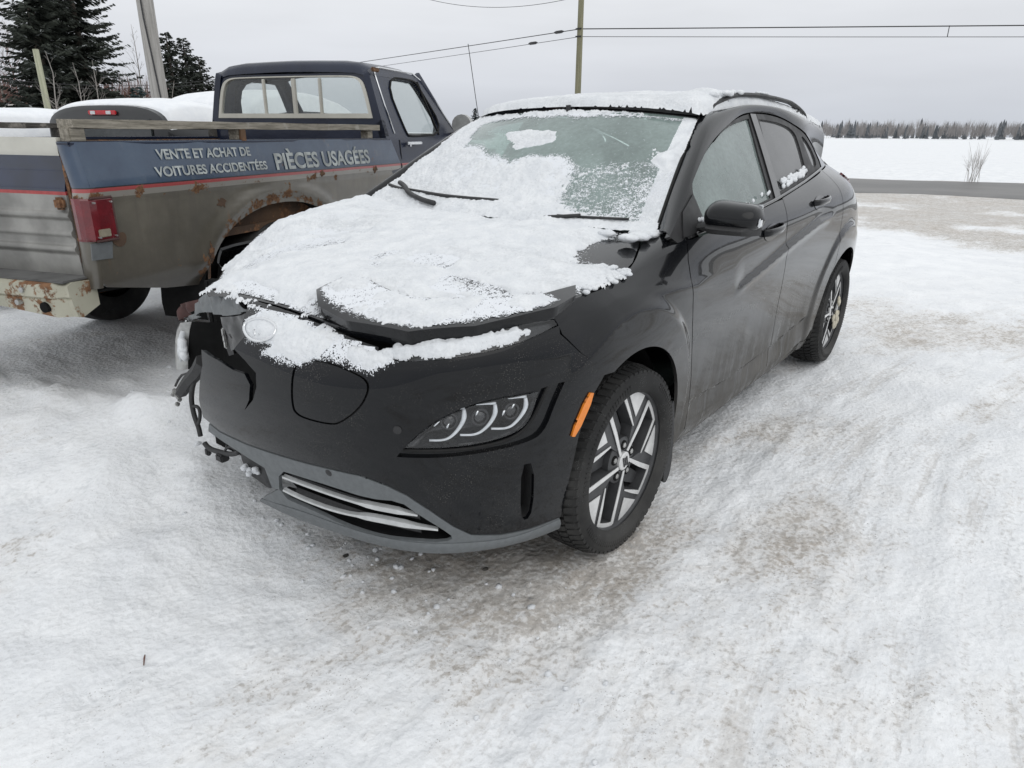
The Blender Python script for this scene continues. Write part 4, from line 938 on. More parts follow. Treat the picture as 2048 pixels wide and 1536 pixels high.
# emblem: oval ring with slanted bar, half buried in snow
er = smooth_poly(TR['emblem_ring'], it=2); ec = np.mean(er, axis=0)
Q = WRAP(np.array([p[0] for p in er]), np.array([p[1] for p in er])); N = surf_normals(WRAP, np.array([p[0] for p in er]), np.array([p[1] for p in er]), Q, 1)
mb = MB(); PP = list(Q+N*.006); PP.append(PP[0]); mb.tube(PP, .0045, 8, cap=False)
for (da, db, ea, eb) in ((-.030, .006, -.006, -.016), (.030, .010, .008, -.012), (-.018, -.004, .020, .0)):
    aa = np.linspace(ec[0]+da, ec[0]+ea, 6); bb = np.linspace(ec[1]+db, ec[1]+eb, 6); q_ = WRAP(aa, bb); n_ = surf_normals(WRAP, aa, bb, q_, 1); mb.tube(list(q_+n_*.005), .0038, 6)
mb.build('emblem', M['chrome'], KONA, True)
# ---- lower grey trim, grille, lip
gh_ = smooth_poly(TR['grille_hole'], it=1)
panel('lower_trim', WRAP, TR['trim'], M['grey_trim'], KONA, .016, .008, holes=[gh_], flip=1, thick=.012, off=.002)
gc = np.mean(gh_, axis=0)
gr_ = panel('lower_grille', WRAP, [tuple(gc+(np.array(p)-gc)*1.06) for p in gh_], M['wheel_well'], KONA, .03, .015, flip=1, thick=0, off=-.05)
for k, w0, w1_ in (('slat1', .0032, .0085), ('slat2', .0032, .0095)):
    sm = smooth_poly(TR[k], closed=False, it=2); n = len(sm); rgs = []
    for i, (a, b) in enumerate(sm):
        Q = WRAP([a], [b]); N = surf_normals(WRAP, np.array([a]), np.array([b]), Q, 1)[0]; t = i/(n-1)
        hw = w0+(w1_-w0)*sstep(.50, .62, t); hw = hw*(1-.75*sstep(.88, 1, t))
        up = np.array([0, 0, 1.]); c0 = Q[0]-N*.010
        rgs.append([c0+up*hw, c0+N*.010+up*hw*.6, c0+N*.012-up*hw*.8, c0-N*.004-up*hw])
    mb = MB(); mb.loft(rgs, True, True); mb.build('slat', M['silver_slat'], gr_, False)
# dark inner blades behind the slats
mb = MB()
for dv in (.035, -.03, -.09):
    sm = [(a, b+dv) for a, b in smooth_poly(TR['slat1'], closed=False, it=1)]
    rgs = []
    for a, b in sm:
        Q = WRAP([a], [b]); N = surf_normals(WRAP, np.array([a]), np.array([b]), Q, 1)[0]; c0 = Q[0]-N*.028; rgs.append([c0+np.array([0, 0, .012]), c0+N*.010, c0-np.array([0, 0, .012])])
    mb.loft(rgs)
mb.build('grille_blade', M['black_plastic'], gr_, True)
lb = smooth_poly(TR['lip'], closed=False, it=2); lt = smooth_poly(TR['lip_top'], closed=False, it=2)
mb = MB(); rgs = []
for (a, b), (c, d) in zip(lb, lt):
    Q = WRAP([a], [b])[0]; T_ = WRAP([c], [d])[0]; N = surf_normals(WRAP, np.array([a]), np.array([b]), None, 1)[0]; N[2] = 0; N /= np.linalg.norm(N)
    Q = Q+N*.001; T_ = T_+N*.004; m_ = Q*.45+T_*.55+N*.006
    rgs.append([Q-N*.10+np.array([0, 0, -.002]), Q+np.array([0, 0, -.004]), Q*.75+m_*.25+N*.002, m_, T_*.75+m_*.25+N*.001, T_, T_-N*.014+np.array([0, 0, -.002])])
mb.loft(rgs, False, False); mb.build('front_lip', M['grey_trim'], KONA, True, auto=35)
mb = MB(); rgs = []
for (a, b), (c, d) in zip(lb, lt):
    T_ = WRAP([c], [d])[0]; N = surf_normals(WRAP, np.array([a]), np.array([b]), None, 1)[0]; N[2] = 0; N /= np.linalg.norm(N); rgs.append([T_-N*.0+np.array([0, 0, -.006]), T_-N*.10+np.array([0, 0, .0])])
mb.loft(rgs); mb.build('grille_floor', M['satin_black'], gr_, True)
# underbody and inner shells
mb = MB(); mb.bbox((-1.3, 0, .215), (1.75, 1.56, .05), .02); mb.bbox((.30, 0, .24), (.56, 1.10, .06), .02); mb.bbox((-1.3, 0, .27), (3.9, 1.04, .12), .02); mb.bbox((-2.9, 0, .30), (.5, 1.2, .10), .02); mb.build('underbody', M['wheel_well'], KONA)
inn = panel('door_inner', SIDE, [(-.46, .25), (-2.15, .25), (-2.24, .62), (-2.28, 1.08), (-1.4, 1.0), (-.50, .95)], M['dash'], KONA, .08, .05, off=-.05, thick=0, flip=-1); mirror_part(inn, KONA)
for x0 in (0.02, -2.585):
    for s_ in (1, -1):
        mb = MB(); rg = []
        for y in (.50, .60, .70, .77, .80):
            rg.append([(x0+.388*math.cos(a), s_*y, .33+.394*math.sin(a)) for a in np.linspace(-.30, math.pi+.30, 40)])
        mb.loft(rg); c_ = len(mb.v); mb.add([(x0, s_*.50, .33)]+list(rg[0]), [(0, i+1, i+2) for i in range(39)])
        mb.build('wheel_arch_liner', M['wheel_well'], KONA, True)
# mud flap behind the front wheel
mb = MB(); pf = smooth_poly([(-.335, .46), (-.362, .35), (-.372, .22), (-.368, .135), (-.33, .10), (-.305, .13), (-.315, .25), (-.305, .36)], it=2)
mb.prism(pf, .66, .872, lambda a, b, h: (a, h, b)); mb.build('mud_flap', M['black_plastic'], KONA, True, auto=40)
# ---- interior
mb = MB(); rg = []
for y in np.linspace(-.70, .70, 21):
    hmp = .05*math.exp(-((y-.38)/.16)**2); rg.append([(-.42, y, .95), (-.60, y, 1.0+hmp*.4), (-.78, y, .985+hmp), (-.86, y, .93+hmp*.6), (-.86, y, .62)])
mb.loft(rg); mb.build('dashboard', M['dash'], KONA, True, auto=45)
def seat(x, y, nm='seat'):
    mb = MB(); mb.bbox((x+.22, y, .56), (.50, .50, .18), .07)
    R_ = Matrix.Rotation(math.radians(-20), 3, 'Y'); mb.bbox((x-.10, y, .88), (.16, .48, .66), .07, np.array(R_)); so = mb.build(nm, M['seat_grey'], KONA, True, auto=60)
    mb = MB(); mb.bbox((x-.235, y, 1.27), (.09, .26, .17), .04, np.array(R_)); mb.tube([(x-.19, y-.06, 1.1), (x-.225, y-.06, 1.24)], .008, 6); mb.tube([(x-.19, y+.06, 1.1), (x-.225, y+.06, 1.24)], .008, 6)
    mb.build('headrest', M['seat_grey'], so, True, auto=60)
seat(-1.30, .37, 'front_seat'); seat(-1.30, -.37, 'front_seat'); seat(-2.15, .34, 'rear_seat'); seat(-2.15, -.34, 'rear_seat')
mb = MB(); cw = np.array([-.93, .37, .98]); ax = np.array([.86, 0, -.5]); ax /= np.linalg.norm(ax); e1 = np.array([0, 1., 0]); e2 = np.cross(ax, e1)
mb.tube([cw+.185*(math.cos(a)*e1+math.sin(a)*e2) for a in np.linspace(0, 2*math.pi, 33)], .015, 8, cap=False); mb.tube([cw+e1*.18, cw-e1*.18], .018, 6); mb.tube([cw, cw-e2*.0+ax*.2], .03, 8)
mb.build('steering_wheel', M['satin_black'], KONA, True)
mb = MB(); mb.bbox((-.93, 0, 1.36), (.05, .25, .07), .02); mb.tube([(-.93, 0, 1.37), (-.92, 0, 1.45)], .012, 6); mb.build('inside_mirror', M['satin_black'], KONA, True, auto=50)
mb = MB(); mb.box((-1.6, 0, .33), (2.4, 1.4, .04)); mb.build('cabin_floor', M['dash'], KONA)
# ---- door mirrors
def door_mirror():
    root = MB(); rg = []
    # housing: rounded, deeper inboard, cut flat at the back
    y0, y1 = .862, 1.058
    for t in np.linspace(0, 1, 15):
        y = y0+(y1-y0)*t
        k = math.sqrt(max(0, 1-(2*t-1)**6)) if t not in (0, 1) else 0
        k = (1-abs(2*t-1)**5)**.5
        zc = 1.066-.006*t; hh = (.060-.012*t)*max(k, .05); dx = (.115-.035*t)*max(k, .05)
        rg.append([(-.60+dx*max(0, math.cos(a))*1.0-(.012 if math.cos(a) < 0 else 0), y, zc+hh*math.sin(a)) for a in np.linspace(0, 2*math.pi, 20, endpoint=False)])
    mb = MB(); mb.loft(rg, True, True); h_ = mb.build('mirror_housing', M['black_paint'], KONA, True, auto=60)
    mb = MB(); lo = []
    for t in np.linspace(0, 1, 9):
        y = y0+.004+(y1-y0-.012)*t; k = (1-abs(2*t-1)**5)**.5; dx = (.112-.035*t)*max(k, .05)
        lo.append([(-.607, y, 1.036-.004*t), (-.60+dx*.92, y, 1.044-.006*t), (-.60+dx*1.04, y, 1.030-.006*t), (-.60+dx*.8, y, 1.010-.002*t), (-.607, y, 1.004+.004*t)])
    mb.loft(lo, True, True); mb.build('mirror_base', M['black_plastic'], h_, True, auto=60)
    mb = MB(); mb.loft([[(-.60+.055*c, y, z+.017*s) for c, s in [(math.cos(a), math.sin(a)) for a in np.linspace(0, 2*math.pi, 12, endpoint=False)]] for y, z in ((.79, 1.018), (.83, 1.02), (.875, 1.028), (.90, 1.03))], True, True)
    mb.build('mirror_arm', M['black_plastic'], h_, True, auto=60)
    mb = MB(); mb.bbox((-.614, .96, 1.062), (.008, .17, .095), .003); mb.build('mirror_glass', M['chrome'], h_)
    mb = MB(); mb.bbox((-.575, 1.052, 1.052), (.028, .010, .030), .005); mb.build('turn_signal', M['lamp_white'], h_)
    # triangle at the door corner
    return h_
mh = door_mirror()
for o_ in [mh]+list(mh.children): o_.data.transform(Matrix.Translation((.03, -.022, 0)))
tri = panel('mirror_sail', GREEN, [(-.40, 1.0), (-.46, 1.078), (-.585, 1.13), (-.60, 1.012)], M['satin_black'], KONA, .02, .01, off=.002, thick=.006, flip=-1); mirror_part(tri, KONA)
# ---- door handles
def handle(x, z):
    P = SIDE([x], [z])[0]; mb = MB(); rg = []
    # recess cup
    cup = panel('handle_recess', SIDE, [(x+.095*math.cos(a), z-.008+.034*math.sin(a)+.04*math.cos(a)*-.5*.3) for a in np.linspace(0, 2*math.pi, 24, endpoint=False)], M['gloss_black'], KONA, .012, .008, off=.0022, thick=0, flip=-1)
    pts = []
    for t in np.linspace(0, 1, 15):
        xx = x+.105-.23*t; zz = z+.030*t*.35-.002; q = SIDE([xx], [zz])[0]; lift = .030*math.sin(math.pi*min(1, max(0, t)))**.45+.004
        pts.append(q+np.array([0, lift, 0]))
    rg = []
    for i, p in enumerate(pts):
        rg.append([p+np.array([0, .0085*math.cos(a), .0155*math.sin(a)]) for a in np.linspace(0, 2*math.pi, 10, endpoint=False)])
    mb.loft(rg, True, True); h = mb.build('door_handle', M['black_paint'], KONA, True)
    return cup, h
for x, z in ((-1.235, .945), (-1.96, 1.018)):
    for o_ in handle(x, z): mirror_part(o_, KONA)
# tail lamp
tlp = smooth_poly([(-2.68, 1.122), (-2.95, 1.105), (-3.10, 1.075), (-3.10, 1.02), (-2.9, 1.05), (-2.72, 1.095)], it=1, sharp=(0,))
tl = panel('tail_lamp', SIDE, tlp, M['red_lens'], KONA, .02, .01, off=.008, thick=.01, flip=-1); mirror_part(tl, KONA)
# ---- wheels
def make_wheel(parent, loc, steer=0., side=1, phase=0.):
    e = bpy.data.objects.new('wheel', None); e.location = loc; e.rotation_euler = (0, 0, steer); col.objects.link(e); e.parent = parent
    global WHEEL_MESH
    if WHEEL_MESH is None: WHEEL_MESH = wheel_meshes()
    for nm, me in WHEEL_MESH:
        o = bpy.data.objects.new(nm, me); col.objects.link(o); o.parent = e
        if nm in ('sidewall_rib', 'tread'): o['kind'] = 'stuff'
        o.rotation_euler = (0, 0, 0) if side > 0 else (0, 0, math.pi)
        sc_w = Matrix.Diagonal((1.065, 1, 1.065, 1)) if nm not in ('tyre', 'tread', 'sidewall_rib') else Matrix.Identity(4)
        o.matrix_local = (Matrix.Rotation(math.pi if side < 0 else 0, 4, 'Z'))@Matrix.Rotation(phase, 4, 'Y')@sc_w
    return e
WHEEL_MESH = None
def lathe(profile, n=80, closed=False):
    V = []; F = []; m = len(profile)
    for i in range(n):
        a = 2*math.pi*i/n
        for r, y in profile: V.append((r*math.cos(a), y, r*math.sin(a)))
    for i in range(n):
        for j in range(m-1): F.append((i*m+j, i*m+j+1, ((i+1) % n)*m+j+1, ((i+1) % n)*m+j))
    return V, F
def wheel_meshes():
    out = []; tmp = empty('tmp')
    # y outward positive; tyre centre at y=0, outer sidewall .107
    mb = MB(); prof = [(.234, .086), (.239, .094), (.247, .102), (.260, .107), (.276, .107), (.292, .103), (.303, .096), (.3115, .088), (.3145, .06), (.3155, 0), (.3145, -.06), (.3115, -.088), (.302, -.098), (.285, -.108), (.262, -.109), (.235, -.10), (.222, -.085)]
    v, f = lathe(prof, 96); mb.add(v, f); o = mb.build('tyre', M['tyre'], tmp, True, auto=30); out.append(('tyre', o.data))
    # tread lugs
    mb = MB(); n = 66
    for i in range(n):
        a0 = 2*math.pi*i/n; da = 2*math.pi/n
        for (ya, yb, r0, r1, skew, fr_) in ((.058, .098, .3205, .3095, .35, .66), (.022, .053, .3225, .322, .5, .7), (-.016, .016, .323, .323, .0, .74), (-.053, -.022, .322, .3225, -.5, .7), (-.098, -.058, .3095, .3205, -.35, .66)):
            vs_ = []
            for (yy, rt, k) in ((ya, r0 if ya > 0 else r0, 0), (yb, r1, 1)):
                rt = r0 if k == 0 else r1
                for (aa, rr_) in ((a0+skew*da*k, rt), (a0+da*fr_+skew*da*k, rt)):
                    for rad in (rt-.012, rt): vs_.append((rad*math.cos(aa), yy, rad*math.sin(aa)))
            mb.add(vs_, [(0, 1, 3, 2), (4, 6, 7, 5), (1, 5, 7, 3), (0, 4, 5, 1), (2, 3, 7, 6)])
    o = mb.build('tread', M['tyre'], tmp); out.append(('tread', o.data))
    # raised sidewall lettering blocks are suggested by ribs
    mb = MB()
    for i in range(120):
        a = 2*math.pi*i/120
        if (i//14) % 3 == 2: continue
        c = np.array([.274*math.cos(a), .1065, .274*math.sin(a)]); R_ = np.array(Matrix.Rotation(-a, 3, 'Y')); mb.box(c, (.020, .003, .0035), R_)
    o = mb.build('sidewall_rib', M['tyre'], tmp); out.append(('sidewall_rib', o.data))
    # rim barrel
    mb = MB(); v, f = lathe([(.224, .088), (.228, .090), (.2295, .084), (.219, .078), (.213, .06), (.205, 0), (.21, -.08), (.225, -.09)], 80); mb.add(v, f)
    v, f = lathe([(.205, .0), (.0, .0)], 80); mb.add(v, f)
    o = mb.build('rim_barrel', M['rim_grey'], tmp, True, auto=35); out.append(('rim_barrel', o.data))
    mb = MB(); v, f = lathe([(.2, .012), (.0, .012)], 40); mb.add(v, f); o = mb.build('backing_disc', M['wheel_well'], tmp); out.append(('backing_disc', o.data))  # black backing disc, its colour stands for the shade behind the spokes
    def pol(r, d): return (r*math.cos(math.radians(d)), r*math.sin(math.radians(d)))
    FY = lambda r: .080-.010*(r/.22)**2          # face slightly dished
    def prism(mb, poly, ylo, lift, k):
        R_ = math.radians(72*k-8.5)
        c, s = math.cos(R_), math.sin(R_)
        pts = [(p[0]*c-p[1]*s, p[0]*s+p[1]*c) for p in poly]; n = len(pts)
        V = [(x, FY(math.hypot(x, z))+lift, z) for x, z in pts]+[(x, (ylo if ylo < .05 else FY(math.hypot(x, z))+lift-.0022), z) for x, z in pts]
        mb.add(V, [tuple(range(n))]+[(i, (i+1) % n, n+(i+1) % n, n+i) for i in range(n)])
    dark = MB(); silv = MB(); pocket = MB()
    for k in range(5):
        # spoke body between one loop and the next blade
        dark_poly = [pol(.045, 60), (.075, .0905), pol(.2235, 23.5)]+[pol(.2235, a) for a in (32, 40, 48, 56, 64, 71)]+[pol(.05, 68)]
        prism(dark, dark_poly, .03, -.004, k)
        # pocket floor inside the loop
        prism(pocket, [(.035, .006), (.20, .026), pol(.212, 12), pol(.212, 18), (.15, .066), (.075, .066), (.04, .04)], .02, -.034, k)
        # bright machined edges
        silv_ = [[(.032, -.014), (.120, -.0095), (.214, -.007), (.214, .0095), (.120, .0055), (.034, -.003)],
                 [pol(.2225, -2.0)]+[pol(.2235, a) for a in (4, 10, 16, 22, 25)]+[pol(.206, 25.5), pol(.2025, 18), pol(.2025, 10), pol(.2035, 2)],
                 [(.203, .0810), (.203, .0955), (.13, .0945), (.070, .0910), (.070, .0865), (.13, .0830)]]
        silv_.append([pol(.142, 52.5)]+[pol(.2225, a) for a in (31, 38, 44, 50, 56, 61.5)])
        for p_ in silv_: prism(silv, p_, .062, 0, k); prism(dark, p_, .03, -.0025, k)
        # plain lip segments of the rim between the bright pieces
    mb = MB(); v, f = lathe([(.2255, .080), (.2235, .074), (.215, .066), (.215, .04)], 80); mb.add(v, f); o = mb.build('rim_lip', M['rim_grey'], tmp, True); out.append(('rim_lip', o.data))
    o = dark.build('spoke_body', M['rim_grey'], tmp); out.append(('spoke_body', o.data))
    o = pocket.build('spoke_pocket', M['rim_grey'], tmp); out.append(('spoke_pocket', o.data))
    o = silv.build('machined_face', M['rim_silver'], tmp); out.append(('machined_face', o.data))
    mb = MB(); v, f = lathe([(.075, .02), (.075, .066), (.068, .071), (.034, .074), (.032, .07), (.0, .07)], 40); mb.add(v, f); o = mb.build('hub', M['rim_grey'], tmp, True, auto=30); out.append(('hub', o.data))
    mb = MB(); v, f = lathe([(.030, .068), (.030, .080), (.026, .083), (.0, .0845)], 32); mb.add(v, f); o = mb.build('centre_cap', M['rim_silver'], tmp, True, auto=30); out.append(('centre_cap', o.data))
    mb = MB(); mb.box((0, .0855, 0), (.005, .002, .03), np.array(Matrix.Rotation(.3, 3, 'Y'))); mb.box((-.010, .0855, 0), (.005, .002, .034), np.array(Matrix.Rotation(.3, 3, 'Y'))); mb.box((.010, .0855, 0), (.005, .002, .034), np.array(Matrix.Rotation(.3, 3, 'Y'))); o = mb.build('cap_emblem', M['dark_metal'], tmp); out.append(('cap_emblem', o.data))
    nuts = []
    mb = MB()
    for k in range(5):
        a = math.radians(72*k+20); x, z = .052*math.cos(a), .052*math.sin(a)
        mb2 = MB(); mb2.tube([(x, .055, z), (x, .0745, z)], .0155, 14); o = mb2.build('lug_recess', M['wheel_well'], tmp); out.append(('lug_recess', o.data))
        mb2 = MB(); mb2.tube([(x, .055, z), (x, .077, z), (x, .079, z)], [.009, .009, .006], 6); o = mb2.build('lug_nut', M['bare_metal'], tmp); out.append(('lug_nut', o.data))
    for o in list(tmp.children): bpy.data.objects.remove(o)
    bpy.data.objects.remove(tmp)
    return out
make_wheel(KONA, (0, .785, .324), -.022, 1, 0.0)
make_wheel(KONA, (-2.6, .785, .324), 0, 1, math.radians(-4))
make_wheel(KONA, (0, -.785, .324), -.05, -1, .4)
make_wheel(KONA, (-2.6, -.785, .324), 0, -1, .9)
# ---------------------------------------------------------------- crash damage at the right front corner
def sheet(name, pts, mat, parent, thick=.004, bulge=.0, jit=.0):
    pts = np.array(pts); c = pts.mean(0); n = len(pts)
    u_, s_, vh = np.linalg.svd(pts-c); nn = vh[2]; nn = nn if nn[0] > 0 else -nn
    e1 = vh[0]; e2 = np.cross(nn, e1)
    pl = [((p-c)@e1, (p-c)@e2) for p in pts]; hh = [(p-c)@nn for p in pts]
    loop = resample(pl, .012); L = np.array(loop)
    def S(a, b):
        a = np.atleast_1d(a); b = np.atleast_1d(b)
        d2 = (a[:, None]-np.array([q[0] for q in pl]))**2+(b[:, None]-np.array([q[1] for q in pl]))**2
        w = 1/(d2+4e-4)**1.2; h = (w*np.array(hh)).sum(1)/w.sum(1)
        h = h+bulge*np.maximum(0, 1-(a/np.ptp(L[:, 0])*2)**2)+jit*(fbm(a, b, 22, 2, 3)-.5)
        return c+a[:, None]*e1+b[:, None]*e2+h[:, None]*nn
    return panel(name, S, pl, mat, parent, .012, .008, thick=thick, flip=1)
dmg = DMG
sheet('crumpled_panel', dmg['flap'], M['grey_panel'], KONA, .004, .02, .03)
sheet('torn_fender_edge', dmg['fender_scrap'], M['primer_red'], KONA, .004, .02, .05)
sheet('nose_support', dmg['nose_inner'], M['gloss_black'], KONA, .01, .0, .01)
mb = MB(); a_, b_ = np.array(dmg['lamp_rim']), np.array(dmg['lamp_in']); b_ = a_*.42+b_*.58
rg = []
for i in range(6):
    m_ = (a_[i]+b_[i])/2+np.array([.05, -.01, 0]); rg.append([a_[i], a_[i]*.6+m_*.4+np.array([.012, 0, 0]), m_*.7+b_[i]*.3, b_[i]+np.array([.01, 0, 0])])
mb.loft(rg); bl_ = mb.build('broken_headlight', M['bare_metal'], KONA, True)
mb = MB(); mb.loft([[b_[i]+np.array([.009, 0, 0]), b_[i]+np.array([-.02, .05, 0]), b_[i]+np.array([-.10, .14, 0]), b_[i]+np.array([-.10, .34, 0])] for i in range(6)]); mb.build('cavity_sheet', M['wheel_well'], bl_, True)  # black sheet added beside the lamp, paints the shade of the open cavity
mb = MB(); mb.tube(list(a_+np.array([.004, -.002, 0])), .005, 8); mb.build('lamp_rim', M['chrome'], bl_, True)
mb = MB(); mb.tube([p+np.array([.02, .0, 0]) for p in (a_*.45+b_*.55)[1:5]], [.012, .016, .016, .010], 10); mb.build('lamp_bowl', M['lamp_white'], bl_, True)
mb = MB(); mb.box((.47, -.33, .60), (.02, .74, .40)); mb.box((.40, -.72, .62), (.16, .02, .34)); mb.box((.45, .1, .60), (.20, 1.3, .42)); mb.build('cavity_backing', M['wheel_well'], KONA)  # black boxes backing the torn corner, cavity shade put into their colour
r_ = np.array(dmg['radiator']); sheet('radiator_side', r_, M['black_plastic'], KONA, .03)
for t in (.15, .42, .68):
    p = (r_[1]*(1-t)+r_[3]*t)*.55+(r_[0]*(1-t)+r_[5]*t)*.45; mb = MB(); mb.bbox(p+np.array([.012, .004, 0]), (.010, .016, .030), .004); mb.build('radiator_clip', M['bare_metal'], KONA)
mb = MB(); mb.tube(dmg['bracket'], [.030, .026, .024, .022], 6); br = mb.build('bumper_bracket', M['black_plastic'], KONA, False)
mb = MB(); mb.tube(smooth_poly(dmg['loop'], False, 2) if False else dmg['loop'], .0045, 6); mb.build('bracket_cable', M['black_plastic'], br, True)
tp = np.array(dmg['bracket_tip'][0]); mb = MB()
for k in range(9): mb.bbox(tp+rng.normal(0, 1, 3)*np.array([.008, .010, .018]), (.016, .016, .018), .004, np.array(Matrix.Rotation(k, 3, 'X')))
mb.build('bracket_plug', M['bare_metal'], br)
mb = MB()
def p3(pts, n=30):
    pts = np.array(pts); k = np.arange(len(pts)); q = np.linspace(0, len(pts)-1, n); return np.stack([interp_smooth(k, pts[:, i], q) for i in range(3)], 1)
mb.tube(p3(dmg['harness']), .0095, 8); wh = mb.build('wiring_harness', M['black_plastic'], KONA, True)
mb = MB(); mb.tube(p3(dmg['harness_b']), .0065, 8); mb.build('harness_branch', M['black_plastic'], wh, True)
mb = MB(); mb.tube(p3(dmg['harness2']), .0095, 8); wh2 = mb.build('wiring_harness', M['black_plastic'], KONA, True)
for k_ in ('harness2b', 'harness2c'): mb = MB(); mb.tube(p3(dmg[k_]), .0045, 6); mb.build('harness_branch', M['black_plastic'], wh2, True)
for q, sz in zip(dmg['plug'], ((.035, .04, .03), (.018, .022, .03))): mb = MB(); mb.bbox(q, sz, .005); mb.build('connector', M['black_plastic'], wh2)
sheet('grille_shutter', dmg['tray'], M['black_plastic'], KONA, .03, .0, .01)
# ---------------------------------------------------------------- snow lying on the car
def snow_layer(name, S, hfun, a0, a1, b0, b1, ra, rb, label, up=None, mat=None, flip=1.0, jag=.0):
    A_ = np.arange(a0, a1, ra); B_ = np.arange(b0, b1, rb); X, Y = np.meshgrid(A_, B_, indexing='ij'); a = X.ravel(); b = Y.ravel()
    a = a+(hash2(np.round(a/ra), np.round(b/rb), 3)-.5)*ra*.6; b = b+(hash2(np.round(a/ra), np.round(b/rb), 8)-.5)*rb*.6
    h = hfun(a, b); P = S(a, b); N = surf_normals(S, a, b, P, flip)
    if up is not None: N = N*(1-up)+np.array([0, 0, 1.])*up
    ok = h > 0
    P = P+N*(np.maximum(h, 0)[:, None]+.0012)-N*np.where(ok, 0, .004)[:, None]
    na, nb = len(A_), len(B_); i, j = np.meshgrid(np.arange(na-1), np.arange(nb-1), indexing='ij'); q = (i*nb+j).ravel()
    F = np.stack([q, q+nb, q+nb+1, q+1], 1)
    F = F[ok[F].sum(1) >= 2]
    used = np.unique(F); remap = np.full(len(a), -1); remap[used] = np.arange(len(used))
    o = mesh_obj(name, P[used], remap[F], mat or M['car_snow'], None, True)
    tag(o, label, 'snow', kind='stuff'); return o
def dust_layer(S, cfun, a0, a1, b0, b1, ra, rb, label, clip=None):
    A_ = np.arange(a0, a1, ra); B_ = np.arange(b0, b1, rb); X, Y = np.meshgrid(A_, B_, indexing='ij'); a = X.ravel(); b = Y.ravel()
    c = cfun(a, b); P = S(a, b); N = surf_normals(S, a, b, P, 1.0); P = P+N*.0022
    ok = c > .01
    if clip is not None: ok &= in_poly(a, b, clip)
    na, nb = len(A_), len(B_); i, j = np.meshgrid(np.arange(na-1), np.arange(nb-1), indexing='ij'); q = (i*nb+j).ravel(); F = np.stack([q, q+nb, q+nb+1, q+1], 1); F = F[ok[F].all(1)]
    used = np.unique(F); remap = np.full(len(a), -1); remap[used] = np.arange(len(used))
    o = mesh_obj('snow_dusting', P[used], remap[F], M['snow_dust'], None, True); at = o.data.attributes.new('cover', 'FLOAT', 'POINT'); at.data.foreach_set('value', c[used].astype(np.float32))
    tag(o, label, 'snow', kind='stuff'); return o
hp_ = HOOD_POLY
hsnow = [(.650, -.345)]+[tuple(q) for q in hf[1:5]]+fo[0:7]+TR['snow_edge'][::-1]+[(-.31, .62), (-.315, .45), (-.285, .2), (-.27, 0), (-.285, -.2), (-.315, -.45), (-.36, -.70)]+[(-.247, -.737), (-.11, -.788), (.037, -.80), (.15, -.79), (.30, -.74), (.42, -.66), (.52, -.56), (.60, -.45)]
def hood_h(a, b):
    d = poly_sd(a, b, hsnow)+.030*(fbm(a, b, 9, 4, 5)-.5)+.022*(fbm(a, b, 45, 3, 6)-.5)
    back = sstep(.35, -.25, a)
    body = (.013+.014*back+.010*sstep(-.3, -.7, b))
    h = body*np.clip(d/.065, -.6, 1)-.001
    n = fbm(a, b, 30, 4, 11); n2 = fbm(a, b, 110, 3, 12); n3 = fbm(a, b, 5, 3, 13)
    n4 = fbm(a, b, 170, 2, 15)
    ef = 1-np.clip(d/.09, 0, 1)
    h = h+.010*(n-.5)+(.003+.005*ef)*(n2-.5)+.010*(n3-.5)+(.0015+.0025*ef)*(n4-.5)
    thin = np.maximum(sstep(.47, .66, fbm(a, b, 3.2, 3, 14))*sstep(.05, .35, a)*(1-back), .8*sstep(.56, .70, fbm(a*1.0, b*.5, 7, 3, 16))*(1-back*.8))
    h = h-.024*thin*(.5+1.0*n2)
    return h
dust_layer(HOOD, lambda a, b: np.clip(.62+poly_sd(a, b, hsnow)/.10, 0, 1)*(.68+.7*(fbm(a, b, 6, 3, 71)-.5)), -.36, .78, -.82, .86, .010, .010, 'fine snow dust fading out at the edge of the bonnet snow', hp_)
snow_layer('snow_cover', HOOD, hood_h, -.37, .80, -.83, .86, .0048, .0048, 'crusty snow spread over the bonnet of the black crossover', up=.5)
FS = lambda a, b: HOOD(a, b)+np.array([0, 0, 1.])*(fold_dz(np.atleast_1d(a), np.atleast_1d(b)))[:, None]
fsn = TR['fold_snow']
def fold_h(a, b):
    d = poly_sd(a, b, fsn)+.028*(fbm(a, b, 24, 4, 25)-.5)
    n2 = fbm(a, b, 90, 3, 22)
    return .008*np.clip(d/.040, -.8, 1)+.008*(n2-.5)+.003*(fbm(a, b, 170, 2, 26)-.5)+.007*(fbm(a, b, 30, 3, 23)-.5)-.011*sstep(.46, .66, fbm(a, b, 8, 3, 24))
dust_layer(FS, lambda a, b: np.clip(.50+poly_sd(a, b, fsn)/.06, 0, .74), .10, .80, .15, .86, .009, .009, 'fine snow dust on the buckled bonnet edge', FOLD_POLY)
snow_layer('snow_cover', FS, fold_h, .10, .80, .15, .86, .0046, .0046, 'snow clinging to the buckled front edge of the bonnet', up=.5)
def nose_h(a, b):
    d = poly_sd(a, b, TR['nose_snow'])+.022*(fbm(a, b, 30, 4, 35)-.5)
    e = np.hypot((a-ec[0])/1.35, (b-ec[1])*1.7)
    n2 = fbm(a, b, 95, 3, 32)
    h = .007*np.clip(d/.026, -.8, 1)+.009*(n2-.5)+.003*(fbm(a, b, 170, 2, 36)-.5)+.005*(fbm(a, b, 22, 3, 33)-.5)-.013*sstep(.42, .62, fbm(a, b, 9, 3, 34))+.004*np.exp(-(e/.03)**4)
    return h
dust_layer(WRAP, lambda a, b: np.clip(.50+poly_sd(a, b, TR['nose_snow'])/.05, 0, .68), .02, .70, .66, .85, .009, .008, 'fine snow dust round the nose patch', bump_poly)
